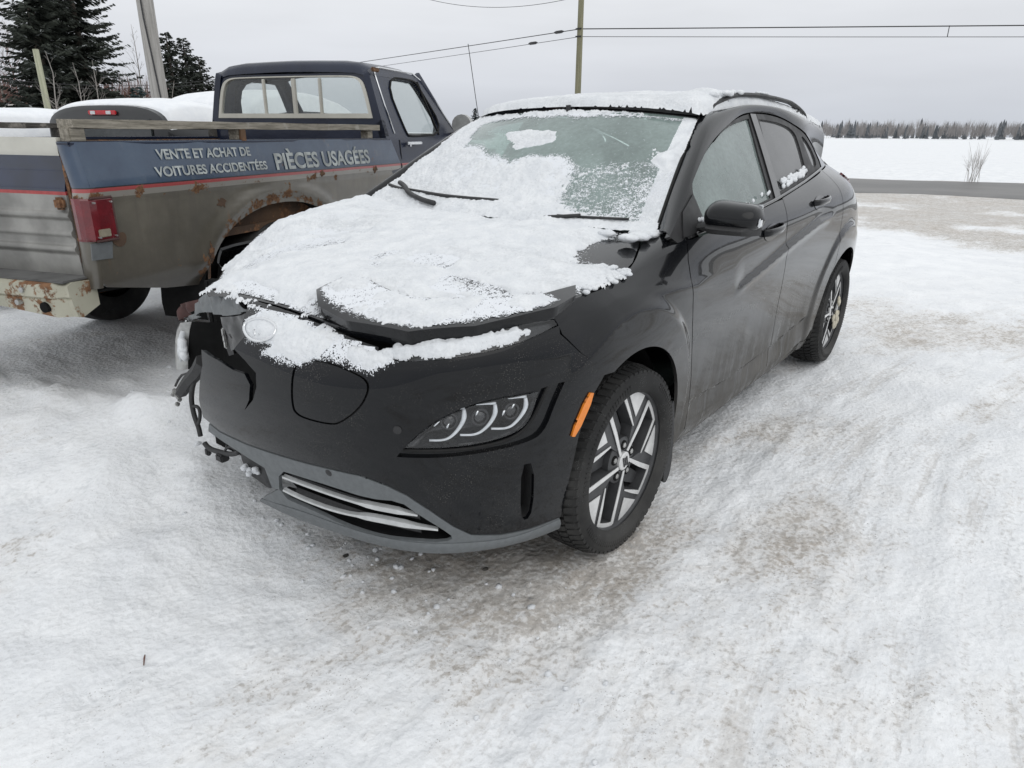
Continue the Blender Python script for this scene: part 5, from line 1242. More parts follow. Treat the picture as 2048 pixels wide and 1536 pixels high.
snow_layer('snow_cover', WRAP, nose_h, .02, .70, .66, .85, .0045, .0036, 'snow patch on the nose around the buried oval emblem', up=.45)
def drl_h(a, b):
    d = poly_sd(a, b, TR['drl_snow'])+.016*(fbm(a, b, 34, 4, 45)-.5)
    return .012*np.clip(d/.022, -.8, 1)+.009*(fbm(a, b, 80, 3, 42)-.5)+.003*(fbm(a, b, 170, 2, 46)-.5)
snow_layer('snow_cover', WRAP, drl_h, .52, 1.12, .74, .85, .0045, .0036, 'narrow band of snow along the upper daytime lamp', up=.45)
def ws_h(a, b):
    x = a*.65; y = b*.75
    sc = lambda P: [(p[0]*.65, p[1]*.75) for p in P]
    dc = poly_sd(x, y, sc(TR['ws_clear'])); ds = poly_sd(x, y, sc(TR['ws_speckle'])); dp_ = poly_sd(x, y, sc(TR['ws_patch'])); dr = poly_sd(x, y, sc(TR['ws_strip']))
    nb = fbm(x, y, 26, 4, 51); nf = fbm(x, y, 120, 3, 52); nl = fbm(x, y, 5, 3, 53)
    dc = dc+.05*(fbm(x, y, 14, 4, 54)-.5); 
    h = .0045+.012*(nb-.5)+.010*(nf-.5)+.012*(nl-.5)+.026*sstep(.22, .0, b)+.008*sstep(-.4, -.9, a)
    h = h-.020*sstep(-.07, .03, dc)
    ds = np.maximum(ds, np.where((b < .62) & (b > .06), (a-.80)*.65, -1)); w = sstep(-.10, .05, ds+.05*(nb-.5))
    h = h*(1-w)+w*(.014*(fbm(x, y, 120, 3, 57)-.60)+.008*(nb-.55)-.004*sstep(.0, .12, ds)*sstep(.45, .6, nl))
    pt = sstep(-.012, .012, dp_+.03*(nb-.5)); h = np.maximum(h, pt*(.006+.012*(nf-.5)))
    st = sstep(-.02, .02, dr+.02*(nb-.5)); h = np.maximum(h, st*(.018+.012*(nb-.5)))
    ed = sstep(.90, .97, np.abs(a)); h = h+ed*.010*(nl-.2)*np.where(a < 0, 1.4, np.where(b > .55, .9, .1))
    h = np.where((b > .985), h-.01, h)
    return h
def ws_c(a, b):
    x = a*.65; y = b*.75; sc = lambda P: [(p[0]*.65, p[1]*.75) for p in P]
    dc = poly_sd(x, y, sc(TR['ws_clear'])); ds = poly_sd(x, y, sc(TR['ws_speckle'])); n = fbm(x, y, 9, 4, 81)
    c = .85-.75*sstep(-.06, .03, dc+.05*(n-.5)); w = sstep(-.06, .04, ds); c = c*(1-w)+w*(.46+.55*(n-.5)); c = np.where((a > .8) & (b < .6), np.minimum(c, .55), c); return np.clip(c, 0, 1)
dust_layer(WIND, ws_c, -.99, .99, .01, .97, .014, .012, 'hoar frost and snow grains on the windscreen glass')
snow_layer('snow_cover', WIND, ws_h, -1.005, 1.005, -.03, .995, .0062, .0056, 'thin wind-blown snow and frost on the windscreen', up=.2)
def roof_h(a, b):
    d = np.minimum(np.minimum(-.937-a-.08*(np.abs(b)/.58)**3, a+2.86), .582-np.abs(b)+.0)
    d = d+.012*(fbm(a, b, 40, 3, 65)-.5)
    h = .034*np.clip(np.maximum(d, -.05)/.022, -1, 1)**1
    h = np.where(d > 0, .034*(1-np.exp(-d/.012)), h)
    h = h+.010*(fbm(a, b, 8, 4, 61)-.5)+.006*(fbm(a, b, 60, 3, 62)-.5)*sstep(0, .02, d)
    h = h+.034*np.exp(-(((a+1.22)/.16)**2+((b-.50)/.075)**2))+.020*np.exp(-(((a+1.6)/.3)**2+((b-.53)/.05)**2))
    return h
snow_layer('snow_cover', ROOF, roof_h, -2.9, -.90, -.60, .60, .012, .010, 'even blanket of snow on the crossover roof', up=.8)
# loose lumps
def lump(name, c, r, label, seed=0, mat=None, n=3):
    bm = bmesh.new(); bmesh.ops.create_icosphere(bm, subdivisions=n, radius=1)
    P = np.array([v.co[:] for v in bm.verts]); f = [[v.index for v in q.verts] for q in bm.faces]; bm.free()
    k = .72+.5*fbm(P[:, 0]+seed*3.1+P[:, 2]*.7, P[:, 1]-P[:, 2]*.9+seed, 2.6, 3, seed)
    o = mesh_obj(name, P*k[:, None]*np.array(r)+np.array(c), f, mat or M['car_snow'], None, True); tag(o, label, 'snow', kind='stuff'); return o
def snow_clump(pts, label, seed, nm='snow_clump'):
    V = []; F = []
    for i, (c, r) in enumerate(pts):
        bm = bmesh.new(); bmesh.ops.create_icosphere(bm, subdivisions=2, radius=1)
        P = np.array([v.co[:] for v in bm.verts]); f = [[v.index+len(V) for v in q.verts] for q in bm.faces]; bm.free()
        k = .7+.55*fbm(P[:, 0]+i*3.1+P[:, 2]*.7, P[:, 1]-P[:, 2]*.9+seed, 2.2, 3, seed+i)
        V += list(P*k[:, None]*np.array(r)+np.array(c)); F += f
    o = mesh_obj(nm, V, F, M['car_snow'], None, True); tag(o, label, 'snow', kind='stuff'); return o
rs = np.random.default_rng(3); simple('dirty_ice', (.52,.48,.38), .6, var=.2)
c0 = WIND([1.0], [0.0])[0]
snow_clump([(c0+np.array([.06+rs.normal(0, .035), -.02+rs.normal(0, .04), -.006+.006*rs.random()]), (.03, .035, .014)) for _ in range(14)], 'heap of snow in the corner where windscreen meets fender', 1)
snow_clump([((-.575+rs.normal(0, .018), .835+rs.normal(0, .018), 1.040+.004*rs.random()), (.016, .02, .011)) for _ in range(8)], 'bit of snow on the door mirror arm', 2)
snow_clump([(GREEN([x], [belt_z(x)+.035+rs.random()*.030])[0]+np.array([0, .006, 0]), (.022, .007, .012)) for x in np.linspace(-1.53, -1.97, 46)], 'strip of snow stuck along the sill of the rear side window', 3)
snow_clump([(GREEN([x], [belt_z(x)+.030+rs.random()*.02])[0]+np.array([0, .004, 0]), (.012, .006, .010)) for x in (-.98, -1.01, -1.04, -1.10, -1.22, -1.30, -1.32)], 'crumbs of snow at the bottom of the front side window', 4)
snow_clump([((-2.6+.16+rs.normal(0, .02)*0-.32*rs.random()*0+.0-.30*q*0+(-.33+.12*rs.random()), .874+.004*rs.random(), .20+.20*rs.random()), (.020, .008, .026)) for q in rs.random(13)], 'dirty ice packed into the rear wheel', 5).data.materials[0] = M['dirty_ice']
snow_clump([(np.array(q)+rs.normal(0, .006, 3), (.010, .012, .009)) for q in dmg['tray_snow'] for _ in range(3)]+[((dmg['lamp_snow'][0][0]+.02, dmg['lamp_snow'][0][1], dmg['lamp_snow'][0][2]+.02*k), (.016, .022, .028)) for k in (-1, 0, 1)], 'snow caught in the broken headlight and grille', 6)
snow_clump([(ROOF([-1.30+rs.normal(0, .12)], [.555])[0]+np.array([0, rs.normal(0, .012), .052+.006*rs.random()]), (.035, .016, .012)) for _ in range(16)]+[(ROOF([-1.80+rs.normal(0, .05)], [.565])[0]+np.array([0, rs.normal(0, .006), .064]), (.022, .012, .006)) for _ in range(8)], 'snow piled on the roof bar beside the front door', 7)
snow_clump([(HOOD([hx+rs.normal(0, .012)], [hy+rs.normal(0, .01)])[0]+np.array([0, 0, .006]), (.012, .012, .007)) for hx, hy in TR['snow_edge'][5:] for _ in range(7)], 'crumbs of snow along the edge of the bonnet', 8)
# ---------------------------------------------------------------- old two-tone pickup
TRK = empty('pickup_truck', (TRUCK_O[0], TRUCK_O[1], TRUCK_Z), TRUCK_TH, 'rusty blue and grey pickup with wooden bed rails and white lettering', 'pickup truck')
TWID = 1.60
def rust_nodes(t, amount, zc=None):
    n = t.noise(7, 6, .68); f = t.noise(45, 5, .6)
    return n, f
def truck_paint():
    t = NT('two_tone_paint'); o = t.xyz(); z = o[2]; x = o[0]
    zz = t.math('ADD', z, t.math('MULTIPLY', t.math('SUBTRACT', t.noise(1.2, 2), .5), .004))
    n1 = t.noise(2.2, 5, .65); n2 = t.noise(9, 6, .7); st = t.noise(1, 4, .65, sc=(14, 14, 1.3)); fine = t.noise(70, 4)
    blue = t.mix(t.rng(n1, .3, .7), (.018,.036,.074), (.044,.074,.122))
    blue = t.mix(t.math('MULTIPLY', t.rng(n2, .52, .75), t.rng(st, .45, .7, .1, .7)), blue, (.17,.18,.18))
    grey = t.mix(t.rng(n1, .3, .7), (.085,.077,.060), (.150,.136,.108))
    grey = t.mix(t.rng(st, .45, .72, 0, .55), grey, (.085,.075,.062))
    low = t.rng(z, .75, .50, 0, .85); grey = t.mix(t.math('MULTIPLY', low, t.rng(n2, .25, .6, .5, 1)), grey, (.060,.054,.047))
    c = t.mix(t.math('GREATER_THAN', zz, .985), grey, blue)
    band = t.math('MULTIPLY', t.math('GREATER_THAN', zz, .970), t.math('LESS_THAN', zz, .985)); c = t.mix(band, c, (.34,.055,.055))
    band = t.math('MULTIPLY', t.math('GREATER_THAN', zz, .945), t.math('LESS_THAN', zz, .970)); c = t.mix(t.math('MULTIPLY', band, .75), c, (.30,.28,.25))
    band = t.math('MULTIPLY', t.math('GREATER_THAN', zz, .985), t.math('LESS_THAN', zz, .990)); c = t.mix(band, c, (.015,.015,.018))
    # rust: along the stripe, the wheel-arch lip, the lower edge
    dx = t.math('SUBTRACT', x, 1.30); dz = t.math('MULTIPLY', t.math('SUBTRACT', z, .38), 1.38)
    r = t.math('SQRT', t.math('ADD', t.math('MULTIPLY', dx, dx), t.math('MULTIPLY', dz, dz)))
    near_arch = t.rng(t.math('ABSOLUTE', t.math('SUBTRACT', r, .66)), .12, .0)
    near_str = t.rng(t.math('ABSOLUTE', t.math('SUBTRACT', z, .945)), .05, .0)
    a = t.math('ADD', t.math('MULTIPLY', near_arch, .17), t.math('MULTIPLY', near_str, .085))
    a = t.math('ADD', a, n2); rust = t.rng(t.math('ADD', a, t.math('MULTIPLY', t.math('SUBTRACT', fine, .5), .12)), .645, .70)
    run = t.math('MULTIPLY', t.rng(t.noise(1, 3, .5, sc=(22, 22, .4)), .66, .74), t.rng(z, .97, .93)); run = t.math('MULTIPLY', run, t.rng(z, .60, .85, 0, .75))
    rc = t.mix(t.rng(fine, .3, .7), (.085,.038,.018), (.20,.105,.050)); c = t.mix(t.math('MULTIPLY', run, .6), c, (.20,.10,.05)); c = t.mix(rust, c, rc)
    ro = t.rng(rust, 0, 1, .36, .95)
    M['two_tone_paint'] = t.done(t.bsdf(c, ro, 0, t.bump(t.math('ADD', t.math('MULTIPLY', rust, .6), t.math('MULTIPLY', n2, .4)), .25, .006), t.rng(rust, 0, .3, .55, 0), .16))
truck_paint()
def worn(name, a, b, rough=.6, rust=.58, scale=6, metal=0.):
    t = NT(name); n = t.noise(scale, 6, .68); n2 = t.noise(scale*6, 5, .6); g = t.noise(scale*.4, 4)
    c = t.mix(t.rng(g, .3, .7), a, b); r = t.rng(t.math('ADD', n, t.math('MULTIPLY', t.math('SUBTRACT', n2, .5), .3)), rust, rust+.06)
    c = t.mix(r, c, t.mix(t.rng(n2, .3, .7), (.09,.038,.018), (.23,.12,.06)))
    M[name] = t.done(t.bsdf(c, t.rng(r, 0, 1, rough, .95), metal, t.bump(t.math('ADD', r, n2), .3, .004)))
worn('cab_blue', (.007,.011,.026), (.016,.023,.046), .26, .72)
worn('bumper_pale', (.33,.32,.25), (.47,.455,.37), .55, .495, 5)
worn('cream_frame', (.46,.45,.40), (.60,.59,.53), .5, .68)
worn('rusty_metal', (.06,.038,.026), (.13,.075,.042), .9, .50)
def wood(name, a, b):
    t = NT(name); g = t.noise(6, 5, .6, sc=(1, 14, 14)); f = t.noise(40, 4, .6, sc=(.6, 6, 6)); p_ = t.noise(5, 5, .65)
    c = t.mix(t.rng(g, .3, .7), a, b); c = t.mix(t.rng(f, .55, .75, 0, .7), c, tuple(q*.35 for q in a)); c = t.mix(t.rng(p_, .56, .64, 0, .6), c, (.42,.40,.36))
    M[name] = t.done(t.bsdf(c, .85, 0, t.bump(t.math('ADD', g, f), .5, .006)))
wood('weathered_wood', (.16,.145,.115), (.33,.30,.25)); wood('dark_wood', (.035,.033,.03), (.10,.095,.085))
simple('blue_band', (.010,.017,.042), .25, coat=.4, var=.4, scale=4); simple('red_band', (.34,.05,.05), .5); simple('rib_silver', (.25,.245,.23), .45, metal=.2, var=.3, scale=5)
simple('letter_paint', (.36,.385,.38), .75, var=.3, scale=14); simple('truck_mirror', (.42,.42,.41), .35, metal=.5)
def TS(x, z):
    x = np.atleast_1d(np.asarray(x, float)); z = np.atleast_1d(np.asarray(z, float))
    y = np.interp(z, [.45, .53, .60, .80, .93, .97, 1.0, 1.12, 1.17], [.07, .030, .008, -.004, -.010, -.022, -.020, .004, .012])
    y = y+.004*(fbm(x, z, 3.2, 3, 8)-.5)+.016*(fbm(x, z, 1.1, 3, 9)-.5)
    ar = np.hypot(x-1.30, (z-.38)*1.38); y = y-.020*np.exp(-((ar-.72)/.06)**2)*sstep(.5, .6, z)
    return np.stack([x, y, z], 1)
arch_t = [(1.30+.66*math.cos(a)*(1.0), .38+.445*abs(math.sin(a))**.8) for a in np.linspace(math.pi*.985, .05, 34)]
bed_poly = [(.03, .60), (.05, .575), (.40, .50), (.62, .47)]+arch_t[1:-1]+[(1.98, .50), (2.80, .52), (2.825, .85), (2.815, .955), (2.755, 1.085), (2.72, 1.162), (1.4, 1.165), (.03, 1.165), (.03, 1.0)]
lampr = [(-.016, .772), (.130, .772), (.138, .944), (-.016, .950)]
bs = panel('bed_side', TS, bed_poly, M['two_tone_paint'], TRK, .03, .018, flip=1, thick=.03)
mir = bs.copy(); mir.data = bs.data.copy(); n_ = len(mir.data.vertices); co_ = np.zeros(n_*3, np.float32); mir.data.vertices.foreach_get('co', co_); co_ = co_.reshape(-1, 3); co_[:, 1] = TWID-co_[:, 1]; mir.data.vertices.foreach_set('co', co_.ravel()); mir.data.flip_normals(); col.objects.link(mir); mir.parent = TRK
# top rail caps, bed box
mb = MB()
for y in (.045, TWID-.045): mb.bbox((1.36, y, 1.158), (2.72, .07, .02), .006)
mb.build('bed_rail', M['cab_blue'], TRK)
mb = MB(); mb.box((1.36, TWID/2, .70), (2.68, TWID-.12, .04)); mb.box((2.74, TWID/2, .93), (.03, TWID-.10, .46)); mb.box((1.36, .085, .92), (2.68, .015, .46)); mb.box((1.36, TWID-.085, .92), (2.68, .015, .46)); mb.build('bed_floor', M['rusty_metal'], TRK)
# rear corner post down to the tailgate seam
mb = MB(); rg = []
for z in np.linspace(.575, 1.165, 14):
    y0 = float(TS([.03], [z])[0, 1]); rg.append([(.032, y0, z), (.018, y0+.003, z), (.006, y0+.014, z), (.0, y0+.035, z), (.002, y0+.065, z), (.018, y0+.088, z)])
mb.loft(rg); cp_ = mb.build('corner_post', M['two_tone_paint'], TRK, True)
# tail lamp wrapping round the corner
mb = MB(); rg = []
for z in (.775, .783, .86, .940, .948):
    k = .0 if z in (.775, .948) else .010
    y0 = float(TS([.1], [.86])[0, 1])-.004; k *= .5; rg.append([(.126, y0-.000, z), (.118, y0-.005-k, z), (.045, y0-.003-k, z), (.016, y0+.002-k, z), (-.004-k*.6, y0+.020-k*.4, z), (-.008-k*.5, y0+.045, z), (-.006, y0+.066, z), (.004, y0+.07, z)])
mb.loft(rg, False, True); tlm = mb.build('tail_lamp', M['red_lens'], TRK, False)
mb = MB(); yy = float(TS([.1], [.86])[0, 1])-.019; mb.bbox((.060, yy+.006, .806), (.055, .012, .032), .003); simple('aged_lens', (.24,.215,.16), .4); mb.build('reverse_lens', M['aged_lens'], tlm)
mb = MB()
for (xa, za, xb, zb) in ((.02, .775, .124, .775), (.02, .948, .124, .948), (.124, .775, .124, .948)): mb.tube([(xa, yy+.010, za), (xb, yy+.010, zb)], .006, 6)
mb.build('lamp_bezel', M['primer_red'], tlm)
for xx, zz in ((.110, .79), (.112, .93), (.03, .79), (.03, .93)): mb = MB(); mb.tube([(xx, yy+.01, zz), (xx, yy-.004, zz)], .004, 6); mb.build('screw', M['bare_metal'], tlm)
# rust hole beside the lamp
t_ = [(.128, .79), (.165, .80), (.180, .775), (.165, .74), (.13, .735), (.095, .765)]
panel('rust_hole', TS, smooth_poly(t_, it=2), M['rusty_metal'], TRK, .012, .008, off=.003, thick=.004, flip=1)
for (cx, cz, rx, rz_) in ((.80, .865, .040, .030), (1.72, .965, .028, .020), (2.40, .955, .030, .022), (.67, .62, .022, .06)):
    pg = [(cx+rx*math.cos(a)*(.35+random.random()), cz+rz_*math.sin(a)*(.35+random.random())) for a in np.linspace(0, 2*math.pi, 15, endpoint=False)]
    panel('rust_blister', TS, pg, M['rusty_metal'], TRK, .012, .006, off=.0025, thick=.004, flip=1)
# lower patch under the lamp
panel('patch_panel', TS, [(-.01, .70), (.09, .695), (.10, .765), (-.005, .768)], M['grey_trim'], TRK, .02, .012, off=.004, thick=.004, flip=1)
# inner flap behind the wheel arch, rusty
mb = MB(); mb.loft([[(.665+.03*k, .03+.02*k, .48), (.70+.03*k, .03+.02*k, .66), (.80+.03*k, .03+.02*k, .78)] for k in range(4)]); mb.build('arch_flange', M['rusty_metal'], TRK, True)
# tailgate
def TG(y, z):
    y = np.atleast_1d(np.asarray(y, float)); z = np.atleast_1d(np.asarray(z, float))
    x = np.interp(z, [.57, .62, .70, .96, .975, 1.06, 1.12, 1.18], [.02, -.006, -.010, -.012, -.014, .010, -.008, -.004])
    for zr in (.735, .80, .875): x = x-.014*np.exp(-((z-zr)/.014)**4)
    return np.stack([x+.025+.004*(fbm(y, z, 2, 2, 3)-.5), y, z], 1)
ty0, ty1 = .095, TWID-.095
for nm, z0, z1, mt in (('tailgate', .575, .958, 'rib_silver'), ('tailgate_stripe', .958, .972, 'red_band'), ('tailgate_band', .972, 1.112, 'blue_band'), ('tailgate_cap', 1.112, 1.182, 'cream_frame')):
    panel(nm, TG, [(ty0, z0), (ty1, z0), (ty1, z1), (ty0, z1)], M[mt], TRK, .014, .014, thick=.02, flip=-1)
mb = MB(); mb.bbox((.003, ty0+.03, .925), (.03, .05, .05), .01); mb.build('tailgate_latch', M['rusty_metal'], TRK)
# step bumper
mb = MB(); rg = []
for y in (.05, .075, .12, .5, 1.1, TWID-.11, TWID-.03):
    e_ = .0 if .1 < y < 1.5 else .035
    zb = .472+.03*(1 if y > .3 else 0)
    rg.append([(.03, y, .612), (-.115+e_, y, .618), (-.140+e_, y, .606), (-.140+e_, y, .560), (-.128+e_, y, .552), (-.134+e_, y, .545), (-.118+e_, y, zb), (-.06, y, zb-.006), (.03, y, zb+.03)])
mb.loft(rg, True, True); bmp = mb.build('rear_bumper', M['bumper_pale'], TRK, False, auto=30)
mb = MB(); mb.bbox((-.045, TWID/2, .622), (.14, TWID-.12, .010), .003); mb.build('bumper_tread', M['dirty_trim'], bmp)
mb = MB(); mb.tube([(-.142, .16, .517), (-.105, .16, .517)], .022, 14); mb.build('tow_hole', M['wheel_well'], bmp)
for yy_, zz_ in ((.30, .53), (.26, .585)): mb = MB(); mb.tube([(-.148, yy_, zz_), (-.12, yy_, zz_)], .012, 8); mb.build('bumper_bolt', M['bare_metal'], bmp)
mb = MB(); mb.tube([(.06, .3, .55), (.9, .3, .50), (2.7, .3, .52), (4.9, .35, .55)], .05, 4); mb.tube([(.06, 1.3, .55), (.9, 1.3, .50), (2.7, 1.3, .52), (4.9, 1.25, .55)], .05, 4); mb.box((1.3, .8, .40), (.12, 1.3, .12)); mb.box((.35, .8, .58), (.6, 1.1, .14)); mb.build('chassis', M['wheel_well'], TRK)
# truck wheels
def truck_wheel(x, y, s):
    e = bpy.data.objects.new('wheel', None); e.location = (x, y, .36); col.objects.link(e); e.parent = TRK
    mb = MB(); v, f = lathe([(.20, .09), (.22, .10), (.28, .105), (.335, .098), (.352, .085), (.358, 0), (.352, -.085), (.335, -.098), (.22, -.10), (.20, -.09)], 48); mb.add(v, f); mb.build('tyre', M['tyre'], e, True, auto=40)
    mb = MB(); v, f = lathe([(.205, .09), (.19, .07), (.18, .02), (.10, .035), (.06, .05), (.0, .05)], 40); mb.add([(a, b*s, c) for a, b, c in v], f); mb.build('rim', M['rusty_metal'], e, True, auto=40)
for x in (1.30, 4.42):
    truck_wheel(x, .14, -1); truck_wheel(x, TWID-.14, 1)
# wheel house
mb = MB(); rg = []
for y in (.022, .30): rg.append([(1.30+.69*math.cos(a), y, .36+.485*math.sin(a)) for a in np.linspace(-.15, math.pi+.15, 24)])
mb.loft(rg); mb.add([(1.3, .30, .36)]+rg[1], [(0, i+1, i+2) for i in range(23)]); mb.build('wheel_house', M['wheel_well'], TRK, True)
# wooden rails on posts
def plank(a, b, w, h, mat, nm, parent=TRK):
    a = np.array(a, float); b = np.array(b, float); mb = MB(); n = 14; rg = []
    for i in range(n+1):
        t = i/n; p = a+(b-a)*t; j = (rng.random(4)-.5)*.006
        rg.append([p+np.array([0, -w/2, -h/2+j[0]]), p+np.array([0, w/2, -h/2+j[1]]), p+np.array([0, w/2, h/2+j[2]]), p+np.array([0, -w/2, h/2+j[3]])])
    mb.loft(rg, True, True); return mb.build(nm, mat, parent)
plank((.04, .055, 1.234), (2.56, .055, 1.240), .085, .034, M['weathered_wood'], 'wooden_rail')
plank((-.05, TWID-.05, 1.232), (2.56, TWID-.05, 1.232), .06, .030, M['dark_wood'], 'wooden_rail')
for x in (.065, 1.06, 2.44):
    mb = MB(); mb.bbox((x, .055, 1.192), (.075, .055, .056), .004); mb.build('rail_post', M['weathered_wood'], TRK)
    mb = MB(); mb.bbox((x+.2, TWID-.05, 1.193), (.06, .05, .066), .004); mb.build('rail_post', M['dark_wood'], TRK)
mb = MB(); mb.bbox((1.058, .02, 1.20), (.045, .012, .085), .003); mb.build('rail_bracket', M['rusty_metal'], TRK)
# lettering
def lettering(text, x0, x1, zb, cap, nm='lettering'):
    cu = bpy.data.curves.new('letters', 'FONT'); cu.body = text; cu.size = 1; cu.offset = .028
    to = bpy.data.objects.new('letters', cu); col.objects.link(to); bpy.context.view_layer.update()
    me = bpy.data.meshes.new_from_object(to.evaluated_get(bpy.context.evaluated_depsgraph_get())); bpy.data.objects.remove(to)
    n = len(me.vertices); c = np.zeros(n*3, np.float32); me.vertices.foreach_get('co', c); c = c.reshape(-1, 3).astype(float)
    caph = .73
    sx = (x1-x0)/np.ptp(c[:, 0]); X = x0+(c[:, 0]-c[:, 0].min())*sx; Z = zb+c[:, 1]/caph*cap
    P = TS(X, Z); P[:, 1] -= .0045
    me.vertices.foreach_set('co', P.astype(np.float32).ravel()); me.materials.clear(); me.materials.append(M['letter_paint']); me.update(); me.name = nm
    o = bpy.data.objects.new(nm, me); col.objects.link(o); o.parent = TRK
    # subdivide not needed: letters are small against the panel's curve
    return o
lettering('VENTE ET ACHAT DE', .425, 1.078, 1.088, .044); lettering('VOITURES ACCIDENTÉES', .388, 1.19, 1.014, .043); lettering('PIÈCES USAGÉES', 1.27, 2.335, 1.008, .088)
# ---- cab
CB = 2.655
def cab_y(z): return float(np.interp(z, [.4, 1.0, 1.155, 1.30, 1.60, 1.655, 1.69, 1.705], [.03, .0, .012, .048, .125, .160, .23, .36]))
def cab_section(x, zt=1.705, n=9, z0=1.155):
    zs = [z0, 1.22, 1.30, 1.40, 1.50, 1.60, 1.645, 1.675, 1.695, 1.705]; pr_ = [(x, cab_y(z), z-(1.705-zt)*(max(0, z-1.155)/.55)) for z in zs]
    return pr_+[(x, .6, zt+.006), (x, TWID/2, zt+.009), (x, TWID-.6, zt+.006)]+[(a, TWID-b, c) for a, b, c in pr_[::-1]]
# roof shell with rounded rear edge (upper part only)
def roof_ring(x, dz, inset):
    out = []
    for z in (1.60, 1.63, 1.655, 1.675, 1.69, 1.70, 1.705):
        out.append((x, cab_y(z)+inset, z-dz*((z-1.55)/.155)))
    R_ = out+[(x, .6, 1.711-dz), (x, TWID/2, 1.714-dz), (x, TWID-.6, 1.711-dz)]+[(a, TWID-b, c) for a, b, c in out[::-1]]
    return R_
rr_ = [roof_ring(CB+.004, .085, .02), roof_ring(CB+.015, .045, .010), roof_ring(CB+.04, .015, .004), roof_ring(CB+.10, .0, 0), roof_ring(CB+.45, -.004, 0), roof_ring(CB+.72, .004, .0), roof_ring(CB+.82, .022, .006), roof_ring(CB+.87, .05, .015)]
mb = MB(); mb.loft(rr_); mb.build('cab_roof', M['cab_blue'], TRK, True, auto=50)
# rear wall with window opening
def BW(y, z):
    y = np.atleast_1d(np.asarray(y, float)); z = np.atleast_1d(np.asarray(z, float)); return np.stack([CB+.05*(np.clip(z-1.3, 0, 1)/.35)**2*.4+.0*y, y, z], 1)
outer = [(cab_y(z)+.0, z) for z in (.75, 1.0, 1.155, 1.30, 1.45, 1.58, 1.615)]
outer = outer+[(TWID-a, b) for a, b in outer[::-1]]
win = smooth_poly([(.115, 1.305), (.165, 1.53), (.215, 1.585), (.32, 1.600), (TWID-.32, 1.600), (TWID-.215, 1.585), (TWID-.165, 1.53), (TWID-.115, 1.305)], it=2, sharp=(0, 7))
panel('cab_back', BW, outer, M['cab_blue'], TRK, .05, .02, holes=[win], flip=-1, thick=.05)
wc = np.mean(win, axis=0); inner = [tuple(wc+(np.array(p)-wc)*np.array([.955, .86])) for p in win]
rwf = panel('rear_window_frame', BW, win, M['cream_frame'], TRK, .02, .012, holes=[inner], off=.008, flip=-1, thick=.03)
panel('pane', BW, inner, M['truck_glass'], rwf, .06, .03, off=-.006, flip=-1, thick=0)
for y, w in ((.545, .022), (.772, .034), (1.038, .022)):
    mb = MB(); z0, z1 = 1.325, 1.583; mb.bbox((CB+.004, y, (z0+z1)/2), (.022, w, z1-z0), .004); mb.build('window_bar', M['cream_frame'], rwf)
# sides: door with window
def CS(x, z, s=1):
    x = np.atleast_1d(np.asarray(x, float)); z = np.atleast_1d(np.asarray(z, float))
    y = np.interp(z, [.4, .5, .93, .965, 1.0, 1.155, 1.30, 1.60, 1.66], [.06, .02, -.008, -.020, -.010, .012, .048, .125, .150]); return np.stack([x, y, z], 1)
door_w = smooth_poly([(2.865, 1.60), (3.36, 1.61), (3.44, 1.575), (3.78, 1.20), (3.06, 1.175), (3.00, 1.20)], it=2)
pillar = [(CB+.0, .60), (CB, 1.63), (CB+.10, 1.655), (3.42, 1.652), (3.56, 1.60), (4.02, 1.20), (4.03, .60)]
sd1 = panel('cab_side', CS, pillar, M['cab_blue'], TRK, .04, .02, holes=[door_w], flip=1, thick=.05)
dwc = np.mean(door_w, axis=0)
panel('door_window', CS, door_w, M['truck_glass'], sd1, .08, .03, off=-.02, flip=1, thick=0)
def mirror_truck(o, parent):
    c = o.copy(); c.data = o.data.copy(); n = len(c.data.vertices); q = np.zeros(n*3, np.float32); c.data.vertices.foreach_get('co', q); q = q.reshape(-1, 3); q[:, 1] = TWID-q[:, 1]; c.data.vertices.foreach_set('co', q.ravel()); c.data.flip_normals(); col.objects.link(c); c.parent = parent; return c
sm = mirror_truck(sd1, TRK)
for ch in sd1.children: mirror_truck(ch, sm)
# lower two-tone of the cab
ld = panel('cab_lower', CS, [(CB+.16, .50), (CB+.18, .955), (CB+.17, .985), (4.6, .985), (4.6, .5)], M['two_tone_paint'], TRK, .04, .02, off=.004, flip=1, thick=.01); mirror_truck(ld, TRK)
# seams and bright trims
mb = MB(); mb.tube([CS([x], [z])[0]+np.array([0, -.004, 0]) for x, z in ((2.80, 1.20), (2.76, 1.40), (2.735, 1.60), (2.76, 1.648), (2.85, 1.662), (3.40, 1.662), (3.54, 1.612), (3.98, 1.24))], .0065, 6); mb.build('drip_rail', M['chrome'], TRK, True)
mb = MB(); mb.tube([CS([x], [z])[0]+np.array([0, -.002, 0]) for x, z in ((2.86, 1.155), (2.845, 1.05), (2.85, .93), (2.88, .60))], .004, 5); mb.build('door_seam', M['seal_rubber'], TRK, True)
mb = MB(); mb.tube([CS([x], [z])[0]+np.array([0, -.004, 0]) for x, z in resample(door_w, .04)+[door_w[0]]], .008, 6, cap=False); mb.build('window_seal', M['seal_rubber'], TRK, True)
mb = MB(); mb.tube([CS([x], [z])[0]+np.array([0, -.004, 0]) for x, z in ((3.44, 1.60), (3.62, 1.19))], .008, 6); mb.build('vent_bar', M['seal_rubber'], TRK, True)
mb = MB(); mb.bbox((3.05, -.022, 1.130), (.26, .022, .020), .005); dh = mb.build('door_handle', M['chrome'], TRK); mb = MB(); mb.tube([(2.97, -.01, 1.115), (2.97, -.03, 1.115)], .012, 10); mb.build('door_lock', M['chrome'], dh)
# rust at the roof seam
mb = MB(); mb.bbox((2.70, .10, 1.635), (.10, .02, .030), .006); mb.build('rust_seam', M['rusty_metal'], TRK)
